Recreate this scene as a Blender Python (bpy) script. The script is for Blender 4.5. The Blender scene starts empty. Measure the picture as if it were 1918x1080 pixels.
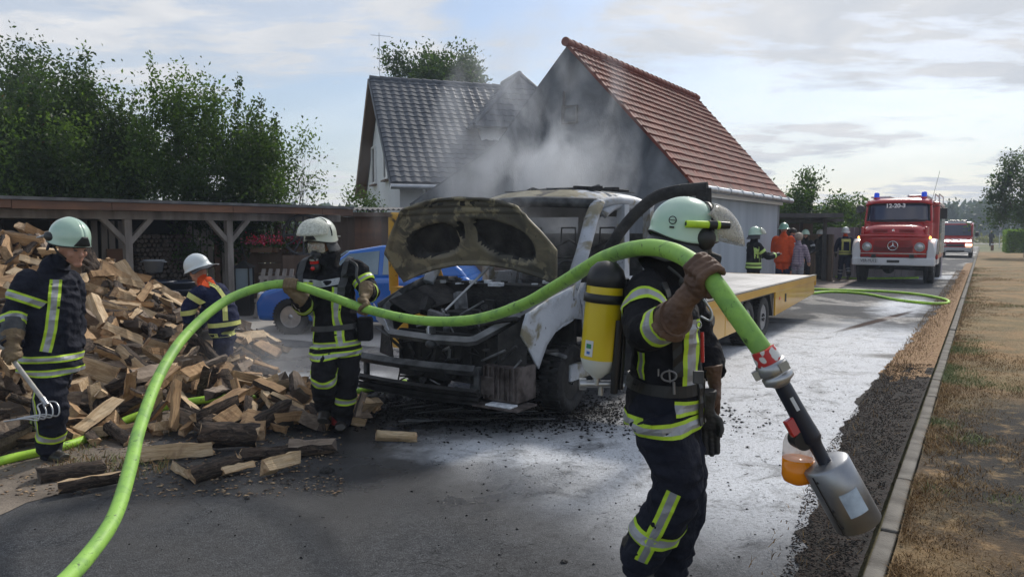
import bpy, bmesh, math, random
import numpy as np
from mathutils import Vector, Matrix, noise
from mathutils.bvhtree import BVHTree
R = math.radians; PI = math.pi
random.seed(7); rng = np.random.default_rng(7)
SC = bpy.context.scene; COL = SC.collection
# ---------------------------------------------------------------- camera
FPX = 1385.0; CX, CY = 959.0, 540.0; CAMZ = 1.7; PITCH = math.atan(107/FPX)
cam_d = bpy.data.cameras.new('camera'); cam = bpy.data.objects.new('camera', cam_d); COL.objects.link(cam)
cam_d.sensor_width = 36; cam_d.lens = FPX/1918*36; cam_d.clip_start = .05; cam_d.clip_end = 3000
cam.location = (0, 0, CAMZ); cam.rotation_euler = (PI/2 - PITCH, 0, 0); SC.camera = cam
# ---------------------------------------------------------------- sun, sky, exposure
SUN_AZ, SUN_EL = R(32), R(40)          # azimuth clockwise from +Y
sd = bpy.data.lights.new('sun', 'SUN'); sd.energy = 3.0; sd.angle = R(6); sd.color = (1, .94, .85)
sun = bpy.data.objects.new('sun', sd); COL.objects.link(sun)
tosun = Vector((math.sin(SUN_AZ)*math.cos(SUN_EL), math.cos(SUN_AZ)*math.cos(SUN_EL), math.sin(SUN_EL)))
sun.rotation_euler = tosun.to_track_quat('Z', 'Y').to_euler(); sun.location = tosun*50
W = bpy.data.worlds.new('World'); SC.world = W; W.use_nodes = True
nt = W.node_tree; nt.nodes.clear()
def wn(t, **k):
    n = nt.nodes.new(t)
    for a, b in k.items(): setattr(n, a, b)
    return n
L = nt.links.new
sky = wn('ShaderNodeTexSky', sky_type='NISHITA', sun_disc=False, sun_elevation=SUN_EL, sun_rotation=SUN_AZ,
         air_density=1.0, dust_density=1.2, ozone_density=2.0)
tc = wn('ShaderNodeTexCoord')
sx = wn('ShaderNodeSeparateXYZ'); L(tc.outputs['Generated'], sx.inputs[0])
# clouds live on a flat layer high above: direction / (z + c)
zc = wn('ShaderNodeMath', operation='MAXIMUM'); L(sx.outputs[2], zc.inputs[0]); zc.inputs[1].default_value = 0
za = wn('ShaderNodeMath', operation='ADD'); L(zc.outputs[0], za.inputs[0]); za.inputs[1].default_value = .13
dx = wn('ShaderNodeMath', operation='DIVIDE'); L(sx.outputs[0], dx.inputs[0]); L(za.outputs[0], dx.inputs[1])
dy = wn('ShaderNodeMath', operation='DIVIDE'); L(sx.outputs[1], dy.inputs[0]); L(za.outputs[0], dy.inputs[1])
cb = wn('ShaderNodeCombineXYZ'); L(dx.outputs[0], cb.inputs[0]); L(dy.outputs[0], cb.inputs[1])
def cloud(scale, seed, lo, hi, dist=0.3, sc=(1, 1, 1), det=9, rough=.58):
    mp = wn('ShaderNodeMapping'); L(cb.outputs[0], mp.inputs[0]); mp.inputs[1].default_value = (seed, seed*.7, 0); mp.inputs[3].default_value = sc
    mp.inputs[2].default_value = (0, 0, R(-20))
    n = wn('ShaderNodeTexNoise'); L(mp.outputs[0], n.inputs['Vector']); n.inputs['Scale'].default_value = scale
    n.inputs['Detail'].default_value = det; n.inputs['Roughness'].default_value = rough; n.inputs['Distortion'].default_value = dist
    m = wn('ShaderNodeMapRange'); L(n.outputs[0], m.inputs[0]); m.inputs[1].default_value = lo; m.inputs[2].default_value = hi
    m.interpolation_type = 'SMOOTHSTEP'
    return m.outputs[0]
c1 = cloud(.62, 3.1, .38, .56, .5); c2 = cloud(2.6, 8.3, .38, .70, .2, (1, 1.9, 1))
cm = wn('ShaderNodeMath', operation='MULTIPLY'); L(c2, cm.inputs[0]); L(c1, cm.inputs[1])
ca = wn('ShaderNodeMath', operation='MULTIPLY_ADD', use_clamp=True); L(c1, ca.inputs[0]); ca.inputs[1].default_value = .55; L(cm.outputs[0], ca.inputs[2])
# thicker towards the horizon
hz = wn('ShaderNodeMapRange'); L(sx.outputs[2], hz.inputs[0]); hz.inputs[1].default_value = .0; hz.inputs[2].default_value = .30
hz.inputs[3].default_value = .62; hz.inputs[4].default_value = .0
mx = wn('ShaderNodeMath', operation='MAXIMUM'); L(ca.outputs[0], mx.inputs[0]); L(hz.outputs[0], mx.inputs[1])
c3 = cloud(1.5, 5.7, .35, .7, .5)
cr = wn('ShaderNodeMix', data_type='RGBA'); L(c3, cr.inputs[0])
cr.inputs[6].default_value = (5.3, 5.6, 6.1, 1); cr.inputs[7].default_value = (7.0, 7.0, 7.1, 1)
# aureole of thin cloud round the (hidden) sun direction is left to the sky texture itself
mixc = wn('ShaderNodeMix', data_type='RGBA'); L(mx.outputs[0], mixc.inputs[0]); L(sky.outputs[0], mixc.inputs[6]); L(cr.outputs[2], mixc.inputs[7])
bg = wn('ShaderNodeBackground'); L(mixc.outputs[2], bg.inputs[0]); bg.inputs[1].default_value = .125
wo = wn('ShaderNodeOutputWorld'); L(bg.outputs[0], wo.inputs[0])
SC.view_settings.view_transform = 'Standard'; SC.view_settings.look = 'None'
SC.view_settings.exposure = 0.0; SC.view_settings.gamma = 1; SC.view_settings.use_curve_mapping = False
SC.cycles.max_bounces = 6; SC.cycles.volume_bounces = 1; SC.cycles.transparent_max_bounces = 12
SC.cycles.volume_step_rate = 1.0; SC.cycles.volume_max_steps = 128
# ---------------------------------------------------------------- placing: pixel of the 1918x1080 frame + depth -> point
def P(u, v, d):
    x = (u-CX)/FPX; y = (CY-v)/FPX; c, s = math.cos(PITCH), math.sin(PITCH)
    Y = c + y*s; Z = -s + y*c
    return Vector((x*d/Y, d, CAMZ + Z*d/Y))
def G(u, v, z=0.0):
    x = (u-CX)/FPX; y = (CY-v)/FPX; c, s = math.cos(PITCH), math.sin(PITCH)
    Y = c + y*s; Z = -s + y*c; k = (z-CAMZ)/Z
    return Vector((x*k, Y*k, z))
RA = R(32.5); RD = Vector((math.sin(RA), math.cos(RA), 0)); RN = Vector((math.cos(RA), -math.sin(RA), 0)); K0 = Vector((1.79, 3.64, 0))
def road(s, t, z=0.0): return K0 + RD*s + RN*t + Vector((0, 0, z))
def frame(o, ang):      # local frame: x = right, y = away, turned clockwise by ang from +Y
    return Matrix.Translation(o) @ Matrix.Rotation(-ang, 4, 'Z')
# ---------------------------------------------------------------- materials
def rgba(c): return (c[0], c[1], c[2], 1)
def mat(name, col, rough=.6, metal=0, col2=None, ns=8, nd=4, lo=.35, hi=.65, bump=0, bs=40, bd=.01, spec=None, coat=0,
        trans=0, emis=None, es=0, alpha=1, stretch=None, rough2=None, ior=None, sub=0, dist=0, sheen=0):
    m = bpy.data.materials.new(name); m.use_nodes = True; t = m.node_tree; p = t.nodes['Principled BSDF']
    m.diffuse_color = rgba(col)
    p.inputs['Base Color'].default_value = rgba(col); p.inputs['Roughness'].default_value = rough; p.inputs['Metallic'].default_value = metal
    if spec is not None: p.inputs['Specular IOR Level'].default_value = spec
    if coat: p.inputs['Coat Weight'].default_value = coat; p.inputs['Coat Roughness'].default_value = .08
    if trans: p.inputs['Transmission Weight'].default_value = trans
    if ior: p.inputs['IOR'].default_value = ior
    if sub: p.inputs['Subsurface Weight'].default_value = sub; p.inputs['Subsurface Scale'].default_value = .01
    if sheen: p.inputs['Sheen Weight'].default_value = sheen
    if alpha < 1: p.inputs['Alpha'].default_value = alpha
    if emis: p.inputs['Emission Color'].default_value = rgba(emis); p.inputs['Emission Strength'].default_value = es
    tcn = t.nodes.new('ShaderNodeTexCoord'); vec = tcn.outputs['Object']
    if stretch:
        mp = t.nodes.new('ShaderNodeMapping'); mp.inputs[3].default_value = stretch; t.links.new(vec, mp.inputs[0]); vec = mp.outputs[0]
    if col2 is not None:
        n = t.nodes.new('ShaderNodeTexNoise'); n.inputs['Scale'].default_value = ns; n.inputs['Detail'].default_value = nd; n.inputs['Distortion'].default_value = dist
        t.links.new(vec, n.inputs['Vector'])
        mr = t.nodes.new('ShaderNodeMapRange'); mr.inputs[1].default_value = lo; mr.inputs[2].default_value = hi; t.links.new(n.outputs[0], mr.inputs[0])
        mx_ = t.nodes.new('ShaderNodeMix'); mx_.data_type = 'RGBA'; mx_.inputs[6].default_value = rgba(col); mx_.inputs[7].default_value = rgba(col2)
        t.links.new(mr.outputs[0], mx_.inputs[0]); t.links.new(mx_.outputs[2], p.inputs['Base Color'])
        if rough2 is not None:
            m2 = t.nodes.new('ShaderNodeMapRange'); m2.inputs[3].default_value = rough; m2.inputs[4].default_value = rough2
            t.links.new(mr.outputs[0], m2.inputs[0]); t.links.new(m2.outputs[0], p.inputs['Roughness'])
    if bump:
        n = t.nodes.new('ShaderNodeTexNoise'); n.inputs['Scale'].default_value = bs; n.inputs['Detail'].default_value = 5
        t.links.new(vec, n.inputs['Vector'])
        b = t.nodes.new('ShaderNodeBump'); b.inputs['Strength'].default_value = bump; b.inputs['Distance'].default_value = bd
        t.links.new(n.outputs[0], b.inputs['Height']); t.links.new(b.outputs[0], p.inputs['Normal'])
    return m
class NT:      # tiny node-graph helper for the special materials
    def __init__(s, name):
        s.m = bpy.data.materials.new(name); s.m.use_nodes = True; s.t = s.m.node_tree; s.p = s.t.nodes['Principled BSDF']; s.out = s.t.nodes['Material Output']
        s.co = s.n('ShaderNodeTexCoord').outputs['Object']
    def n(s, ty, **k):
        x = s.t.nodes.new(ty)
        for a, b in k.items(): setattr(x, a, b)
        return x
    def set(s, sock, v):
        if isinstance(v, bpy.types.NodeSocket): s.t.links.new(v, sock)
        elif isinstance(v, tuple) and len(v) == 3 and sock.type == 'RGBA': sock.default_value = rgba(v)
        else: sock.default_value = v
    def noise(s, scale, det=4, rough=.55, dist=0, vec=None, st=None, off=None):
        vec = vec or s.co
        if st or off:
            mp = s.n('ShaderNodeMapping'); s.set(mp.inputs[0], vec)
            if st: mp.inputs[3].default_value = st
            if off: mp.inputs[1].default_value = off
            vec = mp.outputs[0]
        x = s.n('ShaderNodeTexNoise'); s.set(x.inputs['Vector'], vec); x.inputs['Scale'].default_value = scale; x.inputs['Detail'].default_value = det
        x.inputs['Roughness'].default_value = rough; x.inputs['Distortion'].default_value = dist
        return x.outputs[0]
    def vor(s, scale, feat='F1'):
        x = s.n('ShaderNodeTexVoronoi', feature=feat); s.set(x.inputs['Vector'], s.co); x.inputs['Scale'].default_value = scale
        return x.outputs['Distance']
    def rng(s, v, a, b, c=0., d=1., smooth=True):
        x = s.n('ShaderNodeMapRange'); x.interpolation_type = 'SMOOTHSTEP' if smooth else 'LINEAR'
        for i, q in enumerate((v, a, b, c, d)): s.set(x.inputs[i], q)
        return x.outputs[0]
    def math(s, op, a, b=0., c=0., clamp=False):
        x = s.n('ShaderNodeMath', operation=op, use_clamp=clamp); s.set(x.inputs[0], a); s.set(x.inputs[1], b)
        if op in ('MULTIPLY_ADD', 'SMOOTH_MIN', 'SMOOTH_MAX'): s.set(x.inputs[2], c)
        return x.outputs[0]
    def mix(s, f, a, b):
        x = s.n('ShaderNodeMix', data_type='RGBA'); s.set(x.inputs[0], f); s.set(x.inputs[6], a); s.set(x.inputs[7], b); return x.outputs[2]
    def bump(s, h, st=.5, d=.01, nrm=None):
        x = s.n('ShaderNodeBump'); x.inputs['Strength'].default_value = st; x.inputs['Distance'].default_value = d; s.set(x.inputs['Height'], h)
        if nrm: s.set(x.inputs['Normal'], nrm)
        return x.outputs[0]
    def xyz(s):
        x = s.n('ShaderNodeSeparateXYZ'); s.set(x.inputs[0], s.co); return x.outputs
    def blob(s, c, r, ang=0, soft=.25, warp=.5, ws=1.2):      # irregular-edged patch of 1 round ground point c, radii r, on the surface's own coordinates
        mp = s.n('ShaderNodeMapping', vector_type='TEXTURE'); s.set(mp.inputs[0], s.co); mp.inputs[1].default_value = (c[0], c[1], 0)
        mp.inputs[2].default_value = (0, 0, ang); mp.inputs[3].default_value = (r[0], r[1], 1)
        x = s.n('ShaderNodeSeparateXYZ'); s.set(x.inputs[0], mp.outputs[0])
        v2 = s.n('ShaderNodeCombineXYZ'); s.set(v2.inputs[0], x.outputs[0]); s.set(v2.inputs[1], x.outputs[1])
        ln = s.n('ShaderNodeVectorMath', operation='LENGTH'); s.set(ln.inputs[0], v2.outputs[0])
        nz = s.noise(ws, 6, .6, .3, off=(c[0]*3.1, c[1]*1.7, 0))
        d = s.math('MULTIPLY_ADD', s.math('SUBTRACT', nz, .5), warp*2, ln.outputs['Value'])
        return s.rng(d, 1-soft, 1+soft, 1., 0.)
# ---------------------------------------------------------------- mesh builder
class MB:
    def __init__(s): s.v = []; s.f = []; s.mi = []; s.sm = []
    def add(s, vs, fs, m=0, sm=False, M=None):
        o = len(s.v)
        if M is not None: vs = [M @ Vector(p) for p in vs]
        s.v.extend([tuple(p) for p in vs]); s.f.extend([tuple(i+o for i in f) for f in fs]); s.mi.extend([m]*len(fs)); s.sm.extend([sm]*len(fs)); return s
    def box(s, c, d, m=0, M=None, rot=None):
        x, y, z = d[0]/2, d[1]/2, d[2]/2
        vs = [Vector((a*x, b*y, e*z)) for e in (-1, 1) for b in (-1, 1) for a in (-1, 1)]
        if rot is not None: vs = [rot @ p for p in vs]
        vs = [p+Vector(c) for p in vs]
        return s.add(vs, [(0, 2, 3, 1), (4, 5, 7, 6), (0, 1, 5, 4), (2, 6, 7, 3), (0, 4, 6, 2), (1, 3, 7, 5)], m, False, M)
    def beam(s, a, b, w, h, m=0, up=(0, 0, 1), M=None):       # square bar from a to b
        a, b = Vector(a), Vector(b); t = (b-a).normalized(); up = Vector(up)
        if abs(t.dot(up)) > .98: up = Vector((0, 1, 0))
        x = t.cross(up).normalized(); z = x.cross(t)
        vs = [p + x*(i*w/2) + z*(j*h/2) for p in (a, b) for (i, j) in ((-1, -1), (1, -1), (1, 1), (-1, 1))]
        return s.add(vs, [(3, 2, 1, 0), (4, 5, 6, 7), (0, 1, 5, 4), (1, 2, 6, 5), (2, 3, 7, 6), (3, 0, 4, 7)], m, False, M)
    def loft(s, rings, m=0, sm=True, caps=True, M=None, closed=True):
        n = len(rings[0]); vs = [p for r in rings for p in r]; fs = []
        for i in range(len(rings)-1):
            for j in range(n if closed else n-1):
                k = (j+1) % n; fs.append((i*n+j, i*n+k, (i+1)*n+k, (i+1)*n+j))
        s.add(vs, fs, m, sm, M)
        if caps and closed:
            s.add(rings[0], [tuple(range(n-1, -1, -1))], m, False, M); s.add(rings[-1], [tuple(range(n))], m, False, M)
        return s
    def tube(s, pts, r, n=10, m=0, caps=True, M=None, side=None, sm=True):      # r: number | list of number | list of (a,b)
        pts = [Vector(p) for p in pts]; N = len(pts); rings = []; x = None
        for i, p in enumerate(pts):
            t = (pts[min(i+1, N-1)]-pts[max(i-1, 0)]).normalized()
            if x is None:
                x = Vector(side) if side is not None else (Vector((0, 0, 1)) if abs(t.z) < .9 else Vector((1, 0, 0)))
                x = (x - t*x.dot(t)).normalized()
            else:
                if side is not None: x = Vector(side)
                x = (x - t*x.dot(t)).normalized()
            y = t.cross(x); ri = r[i] if isinstance(r, (list, tuple)) else r
            a, b = ri if isinstance(ri, (list, tuple)) else (ri, ri)
            rings.append([p + x*(a*math.cos(2*PI*k/n)) + y*(b*math.sin(2*PI*k/n)) for k in range(n)])
        return s.loft(rings, m, sm, caps, M)
    def cyl(s, a, b, r, r2=None, n=16, m=0, caps=True, M=None): return s.tube([a, b], [r, r if r2 is None else r2], n, m, caps, M)
    def lathe(s, prof, n=20, m=0, M=None, sm=True):          # prof (r, z) about local z
        rings = [[Vector((r*math.cos(2*PI*k/n), r*math.sin(2*PI*k/n), z)) for k in range(n)] for r, z in prof]
        return s.loft(rings, m, sm, True, M)
    def ell(s, c, r, m=0, M=None, rot=None, n=16, k=10, sm=True):
        c = Vector(c); rings = []
        for i in range(k+1):
            th = -PI/2 + PI*(.02+.96*i/k); ring = []
            for j in range(n):
                q = Vector((r[0]*math.cos(th)*math.cos(2*PI*j/n), r[1]*math.cos(th)*math.sin(2*PI*j/n), r[2]*math.sin(th)))
                if rot is not None: q = rot @ q
                ring.append(c+q)
            rings.append(ring)
        return s.loft(rings, m, sm, True, M)
    def prism(s, poly, a, b, m=0, M=None, sm=False):          # poly in (y,z), extruded along x from a to b
        n = len(poly); vs = [(a, p[0], p[1]) for p in poly] + [(b, p[0], p[1]) for p in poly]
        fs = [(i, (i+1) % n, n+(i+1) % n, n+i) for i in range(n)] + [tuple(range(n-1, -1, -1)), tuple(range(n, 2*n))]
        return s.add(vs, fs, m, sm, M)
    def quad(s, a, b, c, d, m=0, M=None): return s.add([a, b, c, d], [(0, 1, 2, 3)], m, False, M)
    def grid(s, fn, nu, nv, m=0, sm=True, M=None, mf=None):
        vs = [fn(i/nu, j/nv) for j in range(nv+1) for i in range(nu+1)]
        fs = [(j*(nu+1)+i, j*(nu+1)+i+1, (j+1)*(nu+1)+i+1, (j+1)*(nu+1)+i) for j in range(nv) for i in range(nu)]
        o = len(s.f); s.add(vs, fs, m, sm, M)
        if mf:
            for j in range(nv):
                for i in range(nu): s.mi[o+j*nu+i] = mf(i, j)
        return s
    def mesh(s, name, mats):
        me = bpy.data.meshes.new(name); me.from_pydata(s.v, [], s.f)
        for m in (mats if isinstance(mats, (list, tuple)) else [mats]): me.materials.append(m)
        me.polygons.foreach_set('material_index', s.mi); me.polygons.foreach_set('use_smooth', s.sm); me.update()
        return me
    def build(s, name, mats, parent=None, bevel=0, solid=0, seg=2, sub=0, world=False, fixn=True, split=False):
        if split: return s.split_build(name, mats, parent, bevel, solid, seg, sub, world)
        me = s.mesh(name, mats)
        if fixn:
            bm = bmesh.new(); bm.from_mesh(me); bmesh.ops.recalc_face_normals(bm, faces=bm.faces); bm.to_mesh(me); bm.free()
        return link(name, me, parent, bevel, solid, seg, sub, world)
def _split(s):
    par = list(range(len(s.f))); key = {}
    def fd(a):
        while par[a] != a: par[a] = par[par[a]]; a = par[a]
        return a
    for i, f in enumerate(s.f):
        for v in f:
            k = tuple(round(c, 4) for c in s.v[v])
            if k in key: par[fd(i)] = fd(key[k])
            else: key[k] = i
    out = {}
    for i, f in enumerate(s.f):
        m = out.setdefault(fd(i), MB()); o = len(m.v); m.v += [s.v[v] for v in f]; m.f.append(tuple(range(o, o+len(f)))); m.mi.append(s.mi[i]); m.sm.append(s.sm[i])
    return list(out.values())
def split_build(s, name, mats, parent, bevel, solid, seg, sub, world):
    r = None
    for m in _split(s):
        if len(m.f) < 3: continue
        me = m.mesh(name, mats); bm = bmesh.new(); bm.from_mesh(me); bmesh.ops.remove_doubles(bm, verts=bm.verts, dist=1e-5); bmesh.ops.recalc_face_normals(bm, faces=bm.faces); bm.to_mesh(me); bm.free(); r = link(name, me, parent, bevel, solid, seg, sub, world)
    return r
MB.split_build = split_build
ROOTM = {}
def link(name, me, parent=None, bevel=0, solid=0, seg=2, sub=0, world=False):
    o = bpy.data.objects.new(name, me); COL.objects.link(o)
    if parent is not None:
        o.parent = parent
        if world:
            r = parent
            while r.parent: r = r.parent
            if r.name in ROOTM: me.transform(ROOTM[r.name].inverted())
    if solid: md = o.modifiers.new('solid', 'SOLIDIFY'); md.thickness = solid; md.offset = 0
    if sub: md = o.modifiers.new('sub', 'SUBSURF'); md.levels = sub; md.render_levels = sub
    if bevel:
        md = o.modifiers.new('bevel', 'BEVEL'); md.width = bevel; md.segments = seg; md.limit_method = 'ANGLE'; md.angle_limit = R(35); md.harden_normals = False
    return o
def tag(o, label=None, cat=None, group=None, kind=None):
    for k, v in (('label', label), ('category', cat), ('group', group), ('kind', kind)):
        if v: o[k] = v
    return o
def thing(name, label, cat, loc=(0, 0, 0), rz=0, group=None):
    o = bpy.data.objects.new(name, None); COL.objects.link(o); o.location = loc; o.rotation_euler = (0, 0, rz); o.empty_display_size = .2
    ROOTM[o.name] = Matrix.Translation(loc) @ Matrix.Rotation(rz, 4, 'Z')
    return tag(o, label, cat, group)
def struct(name, mb, mats, **k): return tag(mb.build(name, mats, **k), kind='structure')
def copy_tree(o, parent=None):
    c = o.copy(); COL.objects.link(c); c.parent = parent
    for ch in o.children: copy_tree(ch, c)
    return c
def child_copy(o, parent, M=None):
    c = o.copy(); COL.objects.link(c); c.parent = parent
    if M is not None: c.matrix_local = M
    return c
def np_mesh(name, V, F, mats, mi=None, smooth=False):     # V (n,3), F (m,k) arrays
    me = bpy.data.meshes.new(name); V = np.asarray(V, np.float32); F = np.asarray(F, np.int32); k = F.shape[1]
    me.vertices.add(len(V)); me.vertices.foreach_set('co', V.ravel()); me.loops.add(F.size); me.loops.foreach_set('vertex_index', F.ravel())
    me.polygons.add(len(F)); me.polygons.foreach_set('loop_start', np.arange(0, F.size, k, dtype=np.int32)); me.polygons.foreach_set('loop_total', np.full(len(F), k, np.int32))
    for m in (mats if isinstance(mats, (list, tuple)) else [mats]): me.materials.append(m)
    if mi is not None: me.polygons.foreach_set('material_index', np.asarray(mi, np.int32))
    if smooth: me.polygons.foreach_set('use_smooth', np.ones(len(F), bool))
    me.update(calc_edges=True); return me
def crom(pts, k=6):          # Catmull-Rom through points
    pts = [Vector(p) for p in pts]; q = [pts[0]*2-pts[1]] + pts + [pts[-1]*2-pts[-2]]; out = []
    for i in range(1, len(q)-2):
        a, b, c, d = q[i-1], q[i], q[i+1], q[i+2]
        for j in range(k):
            t = j/k; out.append(.5*((2*b) + (c-a)*t + (2*a-5*b+4*c-d)*t*t + (3*b-a-3*c+d)*t**3))
    out.append(pts[-1]); return out
def text_mesh(txt, size, name, m, extrude=.002, bold=0):
    cu = bpy.data.curves.new(name, 'FONT'); cu.body = txt; cu.size = size; cu.align_x = 'CENTER'; cu.align_y = 'CENTER'; cu.extrude = extrude; cu.offset = bold
    o = bpy.data.objects.new(name, cu); COL.objects.link(o); dg = bpy.context.evaluated_depsgraph_get(); dg.update()
    me = bpy.data.meshes.new_from_object(o.evaluated_get(dg)); bpy.data.objects.remove(o); bpy.data.curves.remove(cu)
    me.materials.clear(); me.materials.append(m); return me
def put(me, name, parent, M):
    o = bpy.data.objects.new(name, me); COL.objects.link(o); o.parent = parent; o.matrix_local = M; return o
# ================================================================ GROUND
def asphalt_mat():
    k = NT('asphalt'); co = k.co
    fine = k.rng(k.noise(110, 3, .75), .32, .68); mid = k.noise(9, 6, .7); big = k.noise(.7, 4, .6, .6)
    st = k.vor(210)
    base = k.mix(fine, (.048, .052, .060), (.195, .202, .215))
    base = k.mix(k.rng(st, .0, .20), (.38, .375, .365), base)             # pale chippings
    base = k.mix(k.rng(k.noise(34, 4, .8), .38, .62), k.mix(.55, base, (.018, .019, .022)), base)
    base = k.mix(k.rng(mid, .4, .7), base, k.mix(.45, base, (.030, .031, .034)))
    base = k.mix(k.rng(big, .38, .66), base, k.mix(.4, base, (.13, .125, .12)))
    # wet ground round the fire
    wet = k.blob(G(560, 690), (3.2, 2.4), 0, .35, .5); wet = k.math('MAXIMUM', wet, k.blob(G(900, 850), (3.0, 1.2), .2, .45, .55))
    wet = k.math('MAXIMUM', wet, k.blob(G(1480, 700), (2.4, 4.6), -RA, .4, .5)); wet = k.math('MAXIMUM', wet, k.math('MULTIPLY', k.rng(k.noise(.42, 4, .6, .8), .52, .60), .7))
    base = k.mix(k.math('MULTIPLY', wet, .45), base, (.020, .021, .024))
    rough = k.rng(wet, 0, 1, .80, .34)
    pud = k.math('MULTIPLY', wet, k.rng(k.noise(1.6, 5, .6, .4), .50, .60)); rough = k.math('MULTIPLY_ADD', pud, -.20, rough)
    # soot under and before the van
    so = k.math('MAXIMUM', k.blob(G(880, 775), (1.75, .85), .12, .4, .55, 2.2), k.blob(G(1000, 720), (1.6, 1.4), 0, .4, .5))
    so = k.math('MAXIMUM', so, k.blob(G(590, 740), (1.4, .5), .2, .6, .6, 2.5))
    # small soot flecks spread about
    fl = k.math('MULTIPLY', k.rng(k.noise(26, 3, .6), .67, .72), k.blob(G(1000, 850), (4.6, 3.0), .3, .6, .3))
    base = k.mix(k.math('MULTIPLY', so, k.rng(k.noise(7, 5, .65), .25, .5)), base, (.009, .009, .010))
    base = k.mix(fl, base, (.008, .008, .008))
    # foam left on the road, plus the sunlit shine behind the fire engine painted in
    fo = k.math('MAXIMUM', k.blob(G(1560, 690), (2.35, 4.9), -RA, .30, .30), k.blob(G(1120, 822), (1.45, .75), .1, .30, .45, 2.4))
    fo = k.math('MAXIMUM', fo, k.blob(G(1430, 820), (2.0, 2.1), -RA, .45, .30)); fo = k.math('MAXIMUM', fo, k.blob(G(1650, 519), (8.0, 1.2), 0, .3, .4))
    fo = k.math('MAXIMUM', fo, k.math('MULTIPLY', k.blob(G(560, 720), (1.9, .7), .1, .6, .7, 2.0), .8))
    fo = k.math('MAXIMUM', fo, k.math('MULTIPLY', k.blob(G(1300, 700), (2.0, 1.1), .3, .5, .5), .85))
    fo = k.math('MAXIMUM', fo, k.blob(G(1690, 572), (.5, 2.4), -RA, .5, .6, 2.5))
    tex = k.rng(k.noise(2.6, 8, .70, .9), .22, .52); grain = k.rng(k.noise(42, 5, .7), .28, .52)
    holes = k.rng(k.noise(13, 6, .7, .5), .60, .68, 1, 0)
    foam = k.math('MULTIPLY', k.math('MULTIPLY', fo, tex), k.math('MULTIPLY', k.math('MULTIPLY_ADD', grain, .55, .45), holes))
    gone = k.blob(G(1645, 600), (.09, 1.9), -R(43), .4, .25, 3); gone2 = k.blob(G(1745, 668), (.9, .25), -.1, .4, .4)
    foam = k.math('MULTIPLY', foam, k.math('SUBTRACT', 1., k.math('MAXIMUM', gone, gone2)))
    foam = k.math('MULTIPLY', foam, k.math('SUBTRACT', 1., k.math('MULTIPLY', so, .75)))
    base = k.mix(k.math('MULTIPLY', foam, .96), base, (.82, .85, .90))
    base = k.mix(gone, base, (.045, .022, .018))
    # cracks and patch joints
    cr = k.noise(1.1, 6, .62, 1.6); crk = k.rng(k.math('ABSOLUTE', k.math('SUBTRACT', cr, .5)), .0, .0035, 1, 0)
    crk = k.math('MULTIPLY', crk, k.rng(k.noise(.5, 2), .5, .56)); base = k.mix(k.math('MULTIPLY', crk, .8), base, (.012, .012, .012))
    k.set(k.p.inputs['Specular IOR Level'], k.rng(wet, 0, 1, .12, .42)); k.set(k.p.inputs['Base Color'], base); k.set(k.p.inputs['Roughness'], k.math('MAXIMUM', k.math('MULTIPLY_ADD', foam, .35, rough), .1, clamp=True))
    h = k.math('MULTIPLY_ADD', fine, .5, k.math('MULTIPLY_ADD', mid, .6, k.math('MULTIPLY', foam, 1.4)))
    h = k.math('MULTIPLY_ADD', crk, -1.5, h)
    k.set(k.p.inputs['Normal'], k.bump(h, .9, .010)); return k.m
M_ASPH = asphalt_mat()
def ground_mat():
    k = NT('field_ground'); a = k.noise(.03, 5, .6); b = k.noise(.6, 6, .65); c = k.noise(25, 4, .7)
    col = k.mix(k.rng(a, .42, .6), (.24, .24, .12), (.13, .18, .07)); col = k.mix(k.rng(b, .3, .7), col, k.mix(.6, col, (.16, .12, .07)))
    col = k.mix(k.rng(c, .3, .7), col, k.mix(.5, col, (.07, .06, .035)))
    k.set(k.p.inputs['Base Color'], col); k.p.inputs['Roughness'].default_value = .95; k.set(k.p.inputs['Normal'], k.bump(c, .5, .03)); return k.m
def verge_mat():
    k = NT('dry_verge_soil'); b = k.noise(1.1, 6, .65, .5); c = k.noise(38, 5, .75); d = k.noise(.35, 4, .6)
    col = k.mix(k.rng(b, .35, .65), (.29, .165, .065), (.085, .072, .030)); col = k.mix(k.rng(d, .47, .56), col, k.mix(.35, col, (.070, .085, .028)))
    col = k.mix(k.rng(c, .35, .65), col, k.mix(.55, col, (.42, .30, .16)))
    sc = k.blob(road(2.2, 1.05), (1.1, 2.6), -RA, .4, .55, 1.6); sc = k.math('MAXIMUM', sc, k.blob(road(1.2, 2.6), (1.2, 1.1), -RA, .5, .5, 1.6))
    sc = k.math('MULTIPLY', sc, k.rng(k.noise(5, 5, .7), .3, .5)); col = k.mix(sc, col, (.022, .018, .014))
    k.set(k.p.inputs['Base Color'], col); k.p.inputs['Roughness'].default_value = .95; k.set(k.p.inputs['Normal'], k.bump(c, .9, .02)); return k.m
M_GROUND, M_VERGE = ground_mat(), verge_mat()
M_DIRT = mat('bare_dirt', (.13, .105, .082), .95, col2=(.235, .195, .155), ns=3.5, nd=8, bump=.9, bs=45, bd=.012)
M_CONC = mat('concrete_slab', (.26, .245, .23), .8, col2=(.36, .345, .32), ns=2.2, nd=7, bump=.3, bs=60, bd=.004)
M_KERB = mat('kerb_concrete', (.06, .053, .045), .9, col2=(.22, .205, .18), ns=4, nd=6, bump=.7, bs=70, bd=.006)
M_LITTER = mat('gutter_litter', (.008, .007, .006), .95, col2=(.030, .021, .017), ns=16, nd=7, bump=1, bs=55, bd=.02)
M_STRAW = mat('gutter_straw', (.22, .12, .06), .95, col2=(.38, .25, .13), ns=20, nd=7, bump=1, bs=60, bd=.015)
g = MB(); g.quad((-700, -60, -.03), (700, -60, -.03), (700, 1300, -.03), (-700, 1300, -.03)); struct('ground', g, M_GROUND)
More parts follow.
